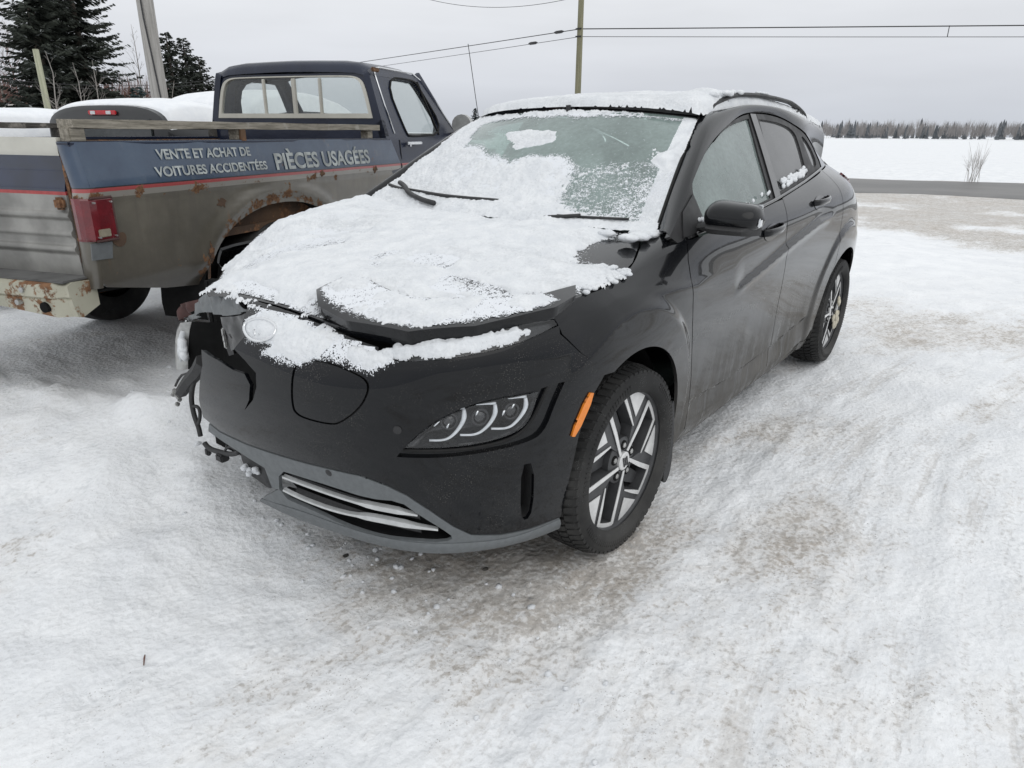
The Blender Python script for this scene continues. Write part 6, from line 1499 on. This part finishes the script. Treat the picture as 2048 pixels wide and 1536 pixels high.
# windscreen, bonnet, front end
mb = MB(); mb.loft([[(3.52, .15+(TWID-.3)*t, 1.655) for t in np.linspace(0, 1, 9)], [(4.02, .05+(TWID-.1)*t, 1.20) for t in np.linspace(0, 1, 9)]]); mb.build('windscreen', M['truck_glass'], TRK, True)
mb = MB()
for y, y2 in ((.15, .05), (TWID-.15, TWID-.05)): mb.tube([(3.50, y, 1.655), (4.02, y2, 1.19)], .03, 6)
mb.build('windscreen_pillar', M['cab_blue'], TRK, True)
rg = []
for x, zt, e in ((4.0, 1.165, .0), (4.4, 1.15, .0), (4.9, 1.11, .01), (5.15, 1.06, .02), (5.20, .98, .03), (5.21, .60, .03)):
    rg.append([(x, e, .55), (x, e-.015, .965), (x, e+.02, min(zt, 1.05)), (x, e+.10, zt-.01), (x, TWID/2, zt+.025), (x, TWID-e-.10, zt-.01), (x, TWID-e-.02, min(zt, 1.05)), (x, TWID-e+.015, .965), (x, TWID-e, .55)])
mb = MB(); mb.loft(rg, False, False); mb.build('front_body', M['cab_blue'], TRK, True, auto=35)
mb = MB(); mb.bbox((5.22, TWID/2, .55), (.14, TWID, .16), .03); mb.build('front_bumper', M['chrome'], TRK)
mb = MB(); mb.tube([(4.94, .10, 1.06), (4.74, .10, 1.53), (4.55, .10, 2.0)], .0035, 5); mb.build('antenna', M['dark_metal'], TRK)
# cab interior: bench seat, dash, wheel
mb = MB(); mb.bbox((2.86, TWID/2, 1.05), (.16, TWID-.30, .46), .06); mb.bbox((3.08, TWID/2, .86), (.48, TWID-.30, .16), .05); mb.build('bench_seat', M['dash'], TRK)
mb = MB(); mb.bbox((3.85, TWID/2, 1.10), (.30, TWID-.16, .20), .06); mb.build('dashboard', M['dash'], TRK)
mb = MB(); mb.box((3.3, TWID/2, .62), (1.4, TWID-.1, .04)); mb.build('cab_floor', M['wheel_well'], TRK)
cw = np.array([3.58, 1.20, 1.18]); ax = np.array([.8, 0, -.6]); e1 = np.array([0, 1., 0]); e2 = np.cross(ax, e1); mb = MB(); mb.tube([cw+.19*(math.cos(a)*e1+math.sin(a)*e2) for a in np.linspace(0, 2*math.pi, 25)], .014, 6, cap=False); mb.tube([cw-e1*.18, cw+e1*.18], .014, 6); mb.build('steering_wheel', M['satin_black'], TRK, True)
# door mirror
mb = MB(); rg = []
for t, r in ((0, .02), (.15, .075), (.6, .085), (1, .082)): rg.append([(3.96-.11*t, -.10+.075*1.25*math.cos(a)*r/.085, 1.275+r*math.sin(a)*1.05) for a in np.linspace(0, 2*math.pi, 16, endpoint=False)])
mb.loft(rg, True, True); tm = mb.build('door_mirror', M['truck_mirror'], TRK, True, auto=50)
mb = MB(); mb.tube([(3.92, .03, 1.19), (3.92, -.06, 1.23)], .016, 8); mb.build('mirror_arm', M['truck_mirror'], tm, True)
# dark arch edge
# ---------------------------------------------------------------- things behind: parked vehicles under snow, poles, wires, trees, far wood
CX, CY, CZ = CAM[0], CAM[1], CAM[2]
def gz(x, y): return float(ground_z(np.array([x]), np.array([y]), False)[0])
def tl(x, y): return np.array([TRUCK_O[0]+x*_h[0]+y*_l[0], TRUCK_O[1]+x*_h[1]+y*_l[1]])
simple('parked_black', (.012,.013,.014), .35, coat=.5, var=.3, scale=6)
simple('parked_white', (.62,.63,.63), .45, coat=.2, var=.08)
simple('parked_glass', (.03,.034,.036), .12, coat=.4)
def snow_smooth():
    t = NT('fresh_snow'); g = t.noise(9, 5, .6); g2 = t.noise(60, 4)
    M['fresh_snow'] = t.done(t.bsdf(t.mix(t.rng(g, .3, .7), (.80,.82,.85), (.87,.885,.90)), .65, 0, t.bump(t.math('ADD', g, t.math('MULTIPLY', g2, .3)), .3, .02), spec=.2))
snow_smooth()
def body_loft(mb, secs, n=18, p=3.2):
    """secs: (x, half width, z bottom, z top); rounded box sections"""
    rg = []
    for x, hw, z0, z1 in secs:
        ring = []
        for a in np.linspace(0, 2*math.pi, n*2, endpoint=False):
            c, s = math.cos(a), math.sin(a); ring.append((x, hw*math.copysign(abs(c)**(2/p), c), (z0+z1)/2+(z1-z0)/2*math.copysign(abs(s)**(2/p), s)))
        rg.append(ring)
    mb.loft(rg, True, True)
def vehicle(name, label, loc, rz, secs_low, secs_cab, snow, paint, wheels, glass=None, lamp=None, dz=0.):
    e = empty(name, (loc[0], loc[1], gz(*loc)+dz), rz, label, 'car')
    mb = MB(); body_loft(mb, secs_low); mb.build('body', M[paint], e, True, auto=45)
    mb = MB(); body_loft(mb, secs_cab); mb.build('cab', M[paint], e, True, auto=45)
    if glass:
        for g in glass: mb = MB(); mb.bbox(*g); mb.build('window', M['parked_glass'], e)
    for (x, y) in wheels:
        mb = MB(); mb.tube([(x, y-.10, .33), (x, y+.10, .33)], .33, 24); mb.build('wheel', M['tyre'], e, True, auto=40)
    if lamp: mb = MB(); mb.bbox(*lamp, .008); bl = mb.build('brake_light', M['brake_red'], e); 
    for i, sec in enumerate(snow):
        X = np.linspace(sec[0][0], sec[-1][0], 46); hw = np.interp(X, [q[0] for q in sec], [q[1] for q in sec]); zt = interp_smooth([q[0] for q in sec], [q[2] for q in sec], X); T = np.linspace(-1, 1, 34)
        XX, TT = np.meshgrid(X, T, indexing='ij'); edge = np.minimum(1, np.minimum((XX-X[0]), (X[-1]-XX))/.10).clip(0, 1)
        k = np.minimum(edge, ((1-np.abs(TT))/.10).clip(0, 1)); th = sec[0][3]
        YY = TT*hw[:, None]; ZZ = zt[:, None]-.10*np.abs(TT)**4+th*np.sqrt(k)+.03*(fbm(XX, YY, 2.5, 3, i+3)-.5)-(k <= 0)*.10
        m = len(T); F = [(a*m+b, (a+1)*m+b, (a+1)*m+b+1, a*m+b+1) for a in range(len(X)-1) for b in range(m-1)]
        o = mesh_obj('snow_blanket', np.stack([XX.ravel(), YY.ravel(), ZZ.ravel()], 1), F, M['fresh_snow'], e, True)
        o['kind'] = 'stuff'
    return e
simple('brake_red', (.55,.02,.03), .3, coat=.4)
# black pickup seen from behind: cab rear towards the camera
q = tl(3.30, 3.35)
pk = vehicle('parked_pickup', 'black pickup with snow on its cab roof and red centre brake light', q, TRUCK_TH,
        [(-2.0, .88, .45, 1.02), (-1.95, .90, .42, 1.05), (0, .92, .42, 1.06), (2.3, .90, .42, 1.02), (2.6, .80, .45, .95)],
        [(-.02, .66, .9, 1.44), (.0, .73, .9, 1.48), (.14, .76, .9, 1.50), (.8, .75, .9, 1.50), (1.15, .70, .9, 1.44), (1.75, .74, .85, 1.05)],
        [[(.03, .74, 1.47, .05), (.2, .77, 1.49, .05), (.8, .77, 1.49, .05), (1.1, .72, 1.45, .05)], [(-1.95, .80, .84, .06), (-1.0, .80, .84, .06), (-.1, .80, .84, .06)]],
        'parked_black', [(-1.2, .75), (-1.2, -.75), (1.9, .75), (1.9, -.75)], [((-.03, 0, 1.22), (.02, 1.16, .28), .02)], ((-.035, -.02, 1.415), (.02, .34, .040)), dz=.07)
mb = MB()
for y in (-.10, .09): mb.bbox((-.047, y, 1.415), (.006, .055, .030), .003); 
mb2 = MB(); mb2.bbox((-.047, -.105, 1.415), (.006, .06, .030), .003); mb2.build('brake_light_lens', M['lamp_white'], pk)
mb2 = MB(); mb2.bbox((-.047, .085, 1.415), (.006, .06, .030), .003); mb2.build('brake_light_lens', M['lamp_white'], pk)
# snow-plastered pickup further left
q = tl(2.75, 5.2)
vehicle('parked_suv', 'vehicle wholly buried in snow beside the black pickup', q, TRUCK_TH,
        [(-.6, .80, .45, 1.0), (-.5, .90, .40, 1.06), (1.6, .92, .40, 1.06), (3.0, .88, .42, 1.0), (3.3, .75, .5, .9)],
        [(-.55, .60, .9, 1.35), (-.45, .72, .9, 1.44), (-.1, .78, .9, 1.49), (1.2, .76, .9, 1.49), (1.7, .72, .9, 1.40), (2.3, .76, .85, 1.04)],
        [[(-.70, .70, 1.10, .10), (-.55, .80, 1.34, .10), (-.2, .84, 1.45, .10), (1.2, .82, 1.45, .09), (1.7, .78, 1.36, .09), (2.3, .80, 1.06, .09), (3.2, .85, .98, .09)]],
        'parked_white', [(.2, .78), (.2, -.78), (2.6, .78), (2.6, -.78)])
# white van with rounded snow cap; bonnet towards the camera side
q = tl(7.2, 4.2)
vehicle('parked_van', 'white van capped with smooth deep snow, seen behind the old pickup cab', q, TRUCK_TH,
        [(-2.7, .74, .45, 1.26), (-2.5, .88, .40, 1.36), (-1.0, .92, .40, 1.38), (1.7, .92, .40, 1.20), (1.9, .80, .45, 1.1)],
        [(-1.75, .78, 1.0, 1.26), (-1.50, .76, 1.0, 1.62), (-1.25, .76, 1.0, 1.72), (-.2, .77, 1.0, 1.78), (.6, .75, 1.0, 1.70), (1.3, .72, 1.0, 1.45), (1.75, .74, 1.0, 1.15)],
        [[(-2.65, .78, 1.30, .08), (-2.2, .86, 1.36, .08), (-1.85, .86, 1.38, .08)], [(-1.62, .74, 1.52, .08), (-1.42, .78, 1.66, .08), (-1.2, .80, 1.72, .09), (-.2, .80, 1.78, .09), (.6, .79, 1.68, .09), (1.3, .77, 1.42, .09), (1.75, .78, 1.14, .08)]],
        'parked_white', [(-1.7, .78), (-1.7, -.78), (1.1, .78), (1.1, -.78)], [((-.3, -.765, 1.40), (1.2, .02, .36), .05)])
# ---- poles
def pole_mat(name, a, b):
    t = NT(name); g = t.noise(3, 5, .6, sc=(9, 9, .35)); f = t.noise(20, 4, .6, sc=(6, 6, .5))
    c = t.mix(t.rng(g, .3, .7), a, b); c = t.mix(t.rng(f, .55, .75, 0, .5), c, tuple(q*.55 for q in a)); M[name] = t.done(t.bsdf(c, .85, 0, t.bump(t.math('ADD', g, f), .4, .01)))
pole_mat('grey_pole_wood', (.26,.25,.235), (.40,.385,.365)); pole_mat('treated_pole_wood', (.155,.150,.095), (.26,.245,.16)); pole_mat('post_wood', (.30,.31,.22), (.46,.46,.34))
simple('cable', (.03,.03,.032), .6)
def at(D, dx, dy, dz=0): return np.array([CX+dx*D, CY+dy*D, CZ+dz*D])
p1 = at(16, -.457, -.889); z1 = gz(p1[0], p1[1])
e = empty('utility_pole', (p1[0], p1[1], z1), 0, 'weathered grey wooden utility pole behind the snowed-in pickups', 'utility pole')
mb = MB(); mb.tube([(0, 0, -.3), (.01, 0, 3), (.0, .01, 7), (0, 0, 9.5)], [.155, .148, .138, .13], 18); mb.build('shaft', M['grey_pole_wood'], e, True)
pd = np.array([CX-p1[0], CY-p1[1]]); pd /= np.linalg.norm(pd); pr2 = np.array([pd[1], -pd[0]])
mb = MB(); mb.tube([(pd[0]*.16+pr2[0]*(-.09)*-1*k0, pd[1]*.16+pr2[1]*(-.09)*-1*k0, z) for z, k0 in ((.2, -1), (1.5, -.4), (2.6, .3), (3.3, .8), (4.5, 1.0), (8.5, 1.0))], .016, 6); mb.build('conduit_cable', M['cable'], e, True)
mb = MB(); mb.bbox((pd[0]*.17, pd[1]*.17, 1.35), (.14, .14, .20), .01, np.array(Matrix.Rotation(math.atan2(pd[1], pd[0]), 3, 'Z'))); mb.build('meter_box', M['grey_trim'], e)
p2 = at(36, -.844, -.536); z2 = gz(p2[0], p2[1])
e = empty('utility_pole', (p2[0], p2[1], z2), 0, 'greenish treated utility pole carrying cables behind the black crossover', 'utility pole')
mb = MB(); mb.tube([(0, 0, -.3), (0, 0, 4), (0, 0, 10.5)], [.155, .145, .12], 16); mb.build('shaft', M['treated_pole_wood'], e, True)
for z in (36*.127+CZ-z2, 36*.118+CZ-z2): mb = MB(); mb.bbox((.13, 0, z), (.10, .30, .05), .01); mb.build('cable_clamp', M['dark_metal'], e)
p3_ = at(24, -.349, -.937); z3 = gz(p3_[0], p3_[1]); h3 = CZ+24*.083-z3
e = empty('wooden_post', (p3_[0], p3_[1], z3), 0, 'short pale wooden post standing before the big spruces', 'post')
mb = MB(); mb.tube([(0, 0, -.2), (.0, .0, h3)], [.085, .075], 12); mb.build('shaft', M['post_wood'], e, True)
mb = MB(); mb.tube([(0, 0, h3), (0, 0, h3+.01)], [.078, .06], 12); mb.build('post_cap', M['post_wood'], e, True)
# ---- wires
def wire(a, b, sag, r, label, n=40):
    a = np.array(a); b = np.array(b); P = [a+(b-a)*t-np.array([0, 0, 4*sag*t*(1-t)]) for t in np.linspace(0, 1, n)]
    mb = MB(); mb.tube(P, r, 5); o = mb.build('overhead_cable', M['cable'], None, True); tag(o, label, 'cable', None); return o
t1 = np.array([p2[0], p2[1], CZ+36*.127]); t2 = np.array([p2[0], p2[1], CZ+36*.118])
def beyond(a, b, k): return np.array(a)+(np.array(b)-np.array(a))*k
wire(t1, beyond(t1, at(38, -.998, -.067, .115), 4.5), .10, .024, 'thick upper cable running right from the treated pole over the road')
wire(t2, beyond(t2, at(38, -.998, -.064, .104), 4.5), .12, .013, 'thin lower cable running right from the treated pole over the road')
s1 = at(37.5, -.991, -.136, .117); mb = MB(); mb.tube([s1+np.array([0, 0, .02]), s1-np.array([0, 0, .42])], .018, 5); tag(mb.build('cable_spacer', M['cable'], None, True), 'short spacer joining the two cables over the road', 'spacer')
wire(t1, beyond(t1, at(56, -.66, -.751, .086), 4.0), .10, .020, 'thick cable running left from the treated pole behind the pickup cab')
wire(t2, beyond(t2, at(54, -.686, -.727, .084), 4.0), .15, .013, 'thin cable below it running left from the treated pole')
for k, (tt, ln) in enumerate(((.03, .55), (.20, .6))):
    base = (t1 if k == 0 else t2); end = beyond(t1, at(56, -.66, -.751, .086), 1.0) if k == 0 else beyond(t2, at(54, -.686, -.727, .084), 1.0)
    d_ = (end-base); L_ = np.linalg.norm(d_); d_ /= L_; a_ = base+d_*(1.2+2.2*k); mb = MB(); mb.tube([a_, a_+d_*.15, a_+d_*(ln), a_+d_*(ln+.15)], [.03, .07, .07, .03], 8); tag(mb.build('cable_splice', M['cable'], None, True), ['grey splice sleeve on the thick cable beside the treated pole', 'black splice sleeve on the thin cable left of the treated pole'][k], 'splice')
wire(np.array([p2[0], p2[1], CZ+36*.165]), at(44, -.69, -.724, .172), .72, .012, 'slack thin cable sagging above the crossover roof')
wire(at(23.5, -.30, -.954, .052), at(30, -.53, -.848, .063), .25, .008, 'thin service wire strung before the spruces, upper'); wire(at(23.5, -.30, -.954, .048), at(30, -.53, -.848, .060), .25, .008, 'thin service wire strung before the spruces, lower')
# ---- trees
def foliage_mat(name, a, b, c_):
    t = NT(name); n = t.noise(1.4, 4); f = t.noise(14, 3); c = t.mix(t.rng(n, .3, .7), a, b); c = t.mix(t.rng(f, .5, .8, 0, .6), c, c_)
    M[name] = t.done(t.bsdf(c, .8, 0, spec=.2))
foliage_mat('spruce_dark', (.028,.034,.029), (.052,.060,.048), (.090,.092,.078)); foliage_mat('spruce_blue', (.030,.048,.050), (.055,.078,.080), (.08,.10,.10)); foliage_mat('spruce_hazed', (.12,.132,.145), (.155,.168,.18), (.19,.20,.205))  # the far wood's conifer tone is paled: distance haze put into the colour
simple('bark', (.10,.085,.07), .9, var=.3, scale=8); simple('pale_bark', (.30,.28,.26), .9, var=.2, scale=8); simple('twig', (.22,.195,.18), .9); simple('red_twig', (.17,.10,.085), .9)
def spruce(pos, h, w, seed, label, mat='spruce_dark', dens=1.0, group=None, snow=.10):
    r = np.random.default_rng(seed); z0 = gz(pos[0], pos[1]); e = empty('spruce_tree', (pos[0], pos[1], z0-.1), 0, label, 'tree', group)
    mb = MB(); mb.tube([(0, 0, -.2), (0, 0, h*.5), (0, 0, h*.97)], [.11+h*.008, .06+h*.004, .015], 8); mb.build('trunk', M['bark'], e, True)
    V = []; F = []; mi = []
    nb = int(h*26*dens)
    for i in range(nb):
        t = (i+r.random())/nb; z = h*(.04+.95*t); L = w*.5*((1-t)**.8)*(.62+.55*r.random())+.10; az = r.random()*2*math.pi
        droop = -.10-.45*(1-t)*r.random()
        d = np.array([math.cos(az), math.sin(az), 0]); s_ = np.array([-d[1], d[0], 0])
        ns = max(5, int(L/.075*dens))
        for k in range(ns):
            u = (k+r.random())/ns; c = np.array([0, 0, z])+d*L*u+np.array([0, 0, L*(droop*u+.28*u*u)])
            for side in (-1, 1):
                ll = (.12+.30*(1-u)*min(1, L/1.2))*(.7+.6*r.random()); dr = d*(.55+.3*r.random())+s_*side*(.75+.3*r.random())+np.array([0, 0, -.25-.35*r.random()]); dr /= np.linalg.norm(dr)
                ll = ll*(1.6 if h > 6 and pos[0] < -60 else 1); wv = np.cross(dr, np.array([r.normal(), r.normal(), 1.2])); wv /= np.linalg.norm(wv)+1e-9; wd = (.022+.022*r.random())*(3 if pos[0] < -60 else 1)
                b = len(V); V += [c-wv*wd*.5, c+dr*ll*.55-wv*wd, c+dr*ll, c+dr*ll*.55+wv*wd]; F.append((b, b+1, b+2, b+3)); mi.append(1 if r.random() < snow else 0)
    o = mesh_obj('crown', np.array(V), F, None, e, False, mats=[M[mat], M['twig_snow']], fmat=mi); return e
foliage_mat('spruce_clump', (.045,.055,.062), (.07,.082,.088), (.09,.10,.105))
simple('twig_snow', (.34,.36,.36), .8, var=.2)
def bare_tree(pos, h, seed, label, mat='twig', name='bare_tree', spread=.5, nbr=26, cat='tree', group=None, r0=None):
    r = np.random.default_rng(seed); z0 = gz(pos[0], pos[1]); e = empty(name, (pos[0], pos[1], z0-.05), 0, label, cat, group); R0 = r0 or h*.011
    tr = [np.array([r.normal()*.03*h*k/5, r.normal()*.03*h*k/5, h*k/5]) for k in range(6)]; tr[0] *= 0
    mb = MB(); mb.tube(tr, [R0*(1-.17*k) for k in range(6)], 6); mb.build('trunk', M[mat], e, True)
    mb = MB()
    for i in range(nbr):
        t = .22+.75*r.random(); k = int(t*5); p = tr[k]+(tr[min(5, k+1)]-tr[k])*(t*5-k); az = r.random()*6.28; L = h*spread*(1.05-t)*(.5+.6*r.random()); up = .75+.6*r.random()
        d = np.array([math.cos(az), math.sin(az), up]); d /= np.linalg.norm(d); q = p+d*L*.5+r.normal(0, .04, 3)*L; e_ = q+(d+np.array([0, 0, .3]))*L*.45
        rr = R0*.42*(1.1-t); mb.tube([p, q, e_], [rr, rr*.7, rr*.3], 4, cap=False)
        for _ in range(4):
            u = .3+.6*r.random(); a = p+(e_-p)*u; dd = d+r.normal(0, .55, 3); dd[2] = abs(dd[2]); dd /= np.linalg.norm(dd); l2 = L*.35*(.5+r.random()); mb.tube([a, a+dd*l2*.5, a+dd*l2+np.array([0, 0, .1*l2])], [rr*.5, rr*.35, rr*.18], 3, cap=False)
    mb.build('crown', M[mat], e, False); return e
def pos(D, px_dir): return at(D, *px_dir)[:2]
grp = 'dark spruces behind the parked vehicles'
spruce(pos(26.5, (-.352, -.936)), 6.8, 3.4, 1, 'tallest dense dark spruce behind the wooden post', dens=1.6, group=grp, snow=.03)
spruce(pos(27.5, (-.390, -.921)), 6.4, 3.5, 2, 'dense dark spruce beside the grey utility pole, with ragged edge', dens=1.6, group=grp, snow=.03)
spruce(pos(29.5, (-.372, -.928)), 6.0, 3.6, 12, 'dark spruce filling the gap between the two tall ones', dens=1.5, group=grp, snow=.03)
spruce(pos(31.5, (-.472, -.882)), 3.4, 2.1, 3, 'narrow pointed spruce just right of the grey pole', dens=1.7, group=grp, snow=.03)
spruce(pos(32.5, (-.487, -.873)), 3.3, 2.1, 4, 'middle pointed spruce of the three right of the grey pole', dens=1.7, group=grp, snow=.03)
spruce(pos(33.0, (-.500, -.866)), 2.7, 2.2, 5, 'broad outer spruce of the three right of the grey pole', dens=1.7, group=grp, snow=.03)
spruce(pos(25.5, (-.436, -.900)), 1.8, 1.1, 6, 'slim bluish spruce left of the grey pole', 'spruce_blue', dens=1.4, snow=.05)
spruce(pos(25.0, (-.417, -.909)), 1.1, 1.6, 7, 'low bluish spruce with drooping boughs behind the black pickup', 'spruce_blue', dens=1.3, snow=.05)
for k, (D, d_, h, lb) in enumerate(((22, (-.357, -.934), 2.5, 'pale bare sapling in front of the tall dense spruce'), (22.5, (-.381, -.925), 2.3, 'thin bare sapling in front of the ragged spruce'), (23, (-.398, -.917), 2.4, 'short bare sapling before the gap in the spruces'), (30, (-.442, -.897), 3.4, 'tall leafless tree rising left of the grey pole'), (24, (-.472, -.882), 2.2, 'bare sapling right of the grey pole'))):
    bare_tree(pos(D, d_), h, 20+k, lb, 'pale_bark', nbr=18, spread=.42)
for k, d_ in enumerate(((-.296, -.955), (-.312, -.950), (-.325, -.946), (-.280, -.960))):
    bare_tree(pos(31+2*k, d_), 3.8-.4*k, 30+k, ['leafless tree at the end of the spruce row, tallest', 'leafless tree beside the end spruce', 'leafless tree with reddish twigs under the end spruce', 'leafless tree farthest from the spruces'][k], 'red_twig' if k == 2 else 'twig', nbr=34, spread=.55, group='bare trees left of the spruces')
# rust-brown hedge band on the rise
def stuff_hedge():
    r = np.random.default_rng(5); V = []; F = []
    for i in range(5200):
        u = r.random(); D = 35+6*r.random(); a = np.array([-.20, -.98])*(1-u)+np.array([-.60, -.80])*u; a /= np.linalg.norm(a); p = np.array([CX, CY])+a*D; z = gz(p[0], p[1]); hh = .5+1.3*r.random()
        b = len(V); c = np.array([p[0], p[1], z-.1]); t = c+np.array([r.normal()*.25, r.normal()*.25, hh]); s_ = np.array([r.normal(), r.normal(), 0])*.016; V += [c-s_, c+s_, t]; F.append((b, b+1, b+2))
    o = mesh_obj('brush', np.array(V), F, M['red_twig'], None); tag(o, 'band of reddish-brown brush on the rise behind the spruces', 'brush', kind='stuff')
stuff_hedge()
# clump of dark spruces far behind the pickup mirror
for k, (d_, h, w) in enumerate((((-.752, -.659), 3.6, 4.2), ((-.762, -.647), 5.0, 4.0), ((-.772, -.636), 4.0, 4.2))):
    spruce(pos(118+3*k, d_), h, w, 50+k, ['left dark spruce of the distant clump past the pickup mirror', 'tallest spruce of the distant clump past the pickup mirror', 'right dark spruce of the distant clump past the pickup mirror'][k], 'spruce_clump', dens=.9, group='distant spruce clump', snow=0)
# far wood at the end of the field: reads as one mass
def far_wood():
    r = np.random.default_rng(9); V = []; F = []; mi = []
    for i in range(2200):
        u = r.random(); ang = math.radians(150+ (215-150)*u); D = 285+85*r.random(); x = CX+D*math.cos(ang); y = CY+D*math.sin(ang); z = gz(x, y); conif = r.random() < .22
        if conif:
            h = 3.6+3.2*r.random()+ (2.4 if r.random() < .06 else 0); w = h*.17; b0 = len(V); m = 7
            for l in range(5):
                zb = z+h*(.06+.19*l); rr = w*(1-l*.17)
                for q_ in range(m):
                    a = 2*math.pi*(q_+r.random()*.5)/m; b = len(V); a2 = a+.9; V += [(x+rr*math.cos(a), y+rr*math.sin(a), zb-.2*r.random()), (x+rr*math.cos(a2), y+rr*math.sin(a2), zb-.2*r.random()), (x, y, min(z+h, zb+h*.30))]; F.append((b, b+1, b+2)); mi.append(0)
        else:
            h = 3.8+3.4*r.random()
            for q_ in range(34):
                a = r.random()*6.28; rr = h*.28*r.random(); t0 = h*(.15+.5*r.random()); b = len(V); c = np.array([x+rr*.3*math.cos(a), y+rr*.3*math.sin(a), z+t0]); t = np.array([x+rr*math.cos(a), y+rr*math.sin(a), z+min(h, t0+h*(.25+.3*r.random()))]); s_ = np.array([r.normal(), r.normal(), 0])*.05; V += [c-s_, c+s_, t]; F.append((b, b+1, b+2)); mi.append(1)
            b = len(V); V += [(x-.10, y, z), (x+.10, y, z), (x+.05, y+.1, z+h*.7)]; F.append((b, b+1, b+2)); mi.append(1)
    o = mesh_obj('distant_wood', np.array(V), F, None, None, False, mats=[M['spruce_hazed'], M['hazed_twig']], fmat=mi); tag(o, 'grey line of woodland at the far edge of the snowy field', 'wood', kind='stuff')
simple('hazed_twig', (.30,.285,.28), .95)  # twig tone of the far wood, lightened to paint in the haze
far_wood()
# leafless shrub on the verge beyond the road
bp_ = at(27.5, -.9965, -.080)[:2]
for k in range(1):
    e = empty('bare_shrub', (bp_[0], bp_[1], gz(bp_[0], bp_[1])-.05), 0, 'leafless shrub standing in the snowy verge beyond the road', 'shrub'); mb = MB(); r = np.random.default_rng(77)
    for i in range(22):
        a = r.random()*6.28; d = np.array([math.cos(a)*.25*r.random(), math.sin(a)*.25*r.random(), 1]); L = .7+.6*r.random(); p = np.array([r.normal()*.10, r.normal()*.10, 0]); q_ = p+d*L*.55; mb.tube([p, q_, q_+(d+r.normal(0, .12, 3))*L*.5], [.005, .004, .002], 4, cap=False)
        for _ in range(3): mb.tube([q_, q_+(d+r.normal(0, .35, 3))*.3], [.003, .0015], 3, cap=False)
    simple('shrub_twig', (.36,.33,.31), .9); mb.build('twigs', M['shrub_twig'], e)

# grit, stones and bits on the packed snow
simple('stone', (.06,.055,.05), .9, var=.4, scale=60)
def pebble(x, y, r, seed, lb_):
    bm = bmesh.new(); bmesh.ops.create_icosphere(bm, subdivisions=2, radius=1); P = np.array([v.co[:] for v in bm.verts]); f = [[v.index for v in q.verts] for q in bm.faces]; bm.free()
    k = .7+.6*fbm(P[:, 0]+seed, P[:, 1]+P[:, 2]*.8, 1.7, 2, seed); z = float(ground_z(np.array([x]), np.array([y]))[0])
    o = mesh_obj('pebble', P*k[:, None]*np.array([r, r*.8, r*.5])+np.array([x, y, z+r*.15]), f, M['stone'], None, True); tag(o, lb_, 'stone', 'loose stones on the snow')
STONES = ((.62, .18, .011, 'dark angular stone under the front lip'), (.40, .60, .011, 'dark stone in the brown melt before the front tyre'))
for i, (x, y, r, lb_) in enumerate(STONES): pebble(x, y, r, i, lb_)
mb = MB(); z_ = float(ground_z(np.array([1.27]), np.array([.13]))[0]); mb.tube([(1.255, .115, z_+.006), (1.262, .128, z_+.010), (1.275, .150, z_+.006)], [.0018, .0026, .0014], 6); tag(mb.build('twig', M['red_twig'], None, True), 'short reddish twig lying on clean snow', 'twig')
def clods():
    r = np.random.default_rng(4); V = []; F = []
    for i in range(190):
        if i < 90: x, y = .60+r.normal()*.10, .30+r.normal()*.40
        elif i < 100: x, y = .75+r.normal()*.55, 1.0+r.normal()*.55
        else: x, y = .55-1.2*r.random(), -1.15+r.normal()*.35
        s_ = (.004+.012*r.random()**2)*(1.7 if i >= 100 else .8); z = float(ground_z(np.array([x]), np.array([y]))[0]); bm = bmesh.new(); bmesh.ops.create_icosphere(bm, subdivisions=1, radius=1)
        P = np.array([v.co[:] for v in bm.verts]); f = [[v.index+len(V) for v in q.verts] for q in bm.faces]; bm.free(); k = .6+.7*r.random(len(P)); V += list(P*k[:, None]*np.array([s_, s_*.9, s_*.7])+np.array([x, y, z+s_*.2])); F += f
    o = mesh_obj('snow_crumbs', V, F, M['car_snow'], None, True); tag(o, 'loose crumbs of snow scattered below the bumper', 'snow', kind='stuff')
clods()
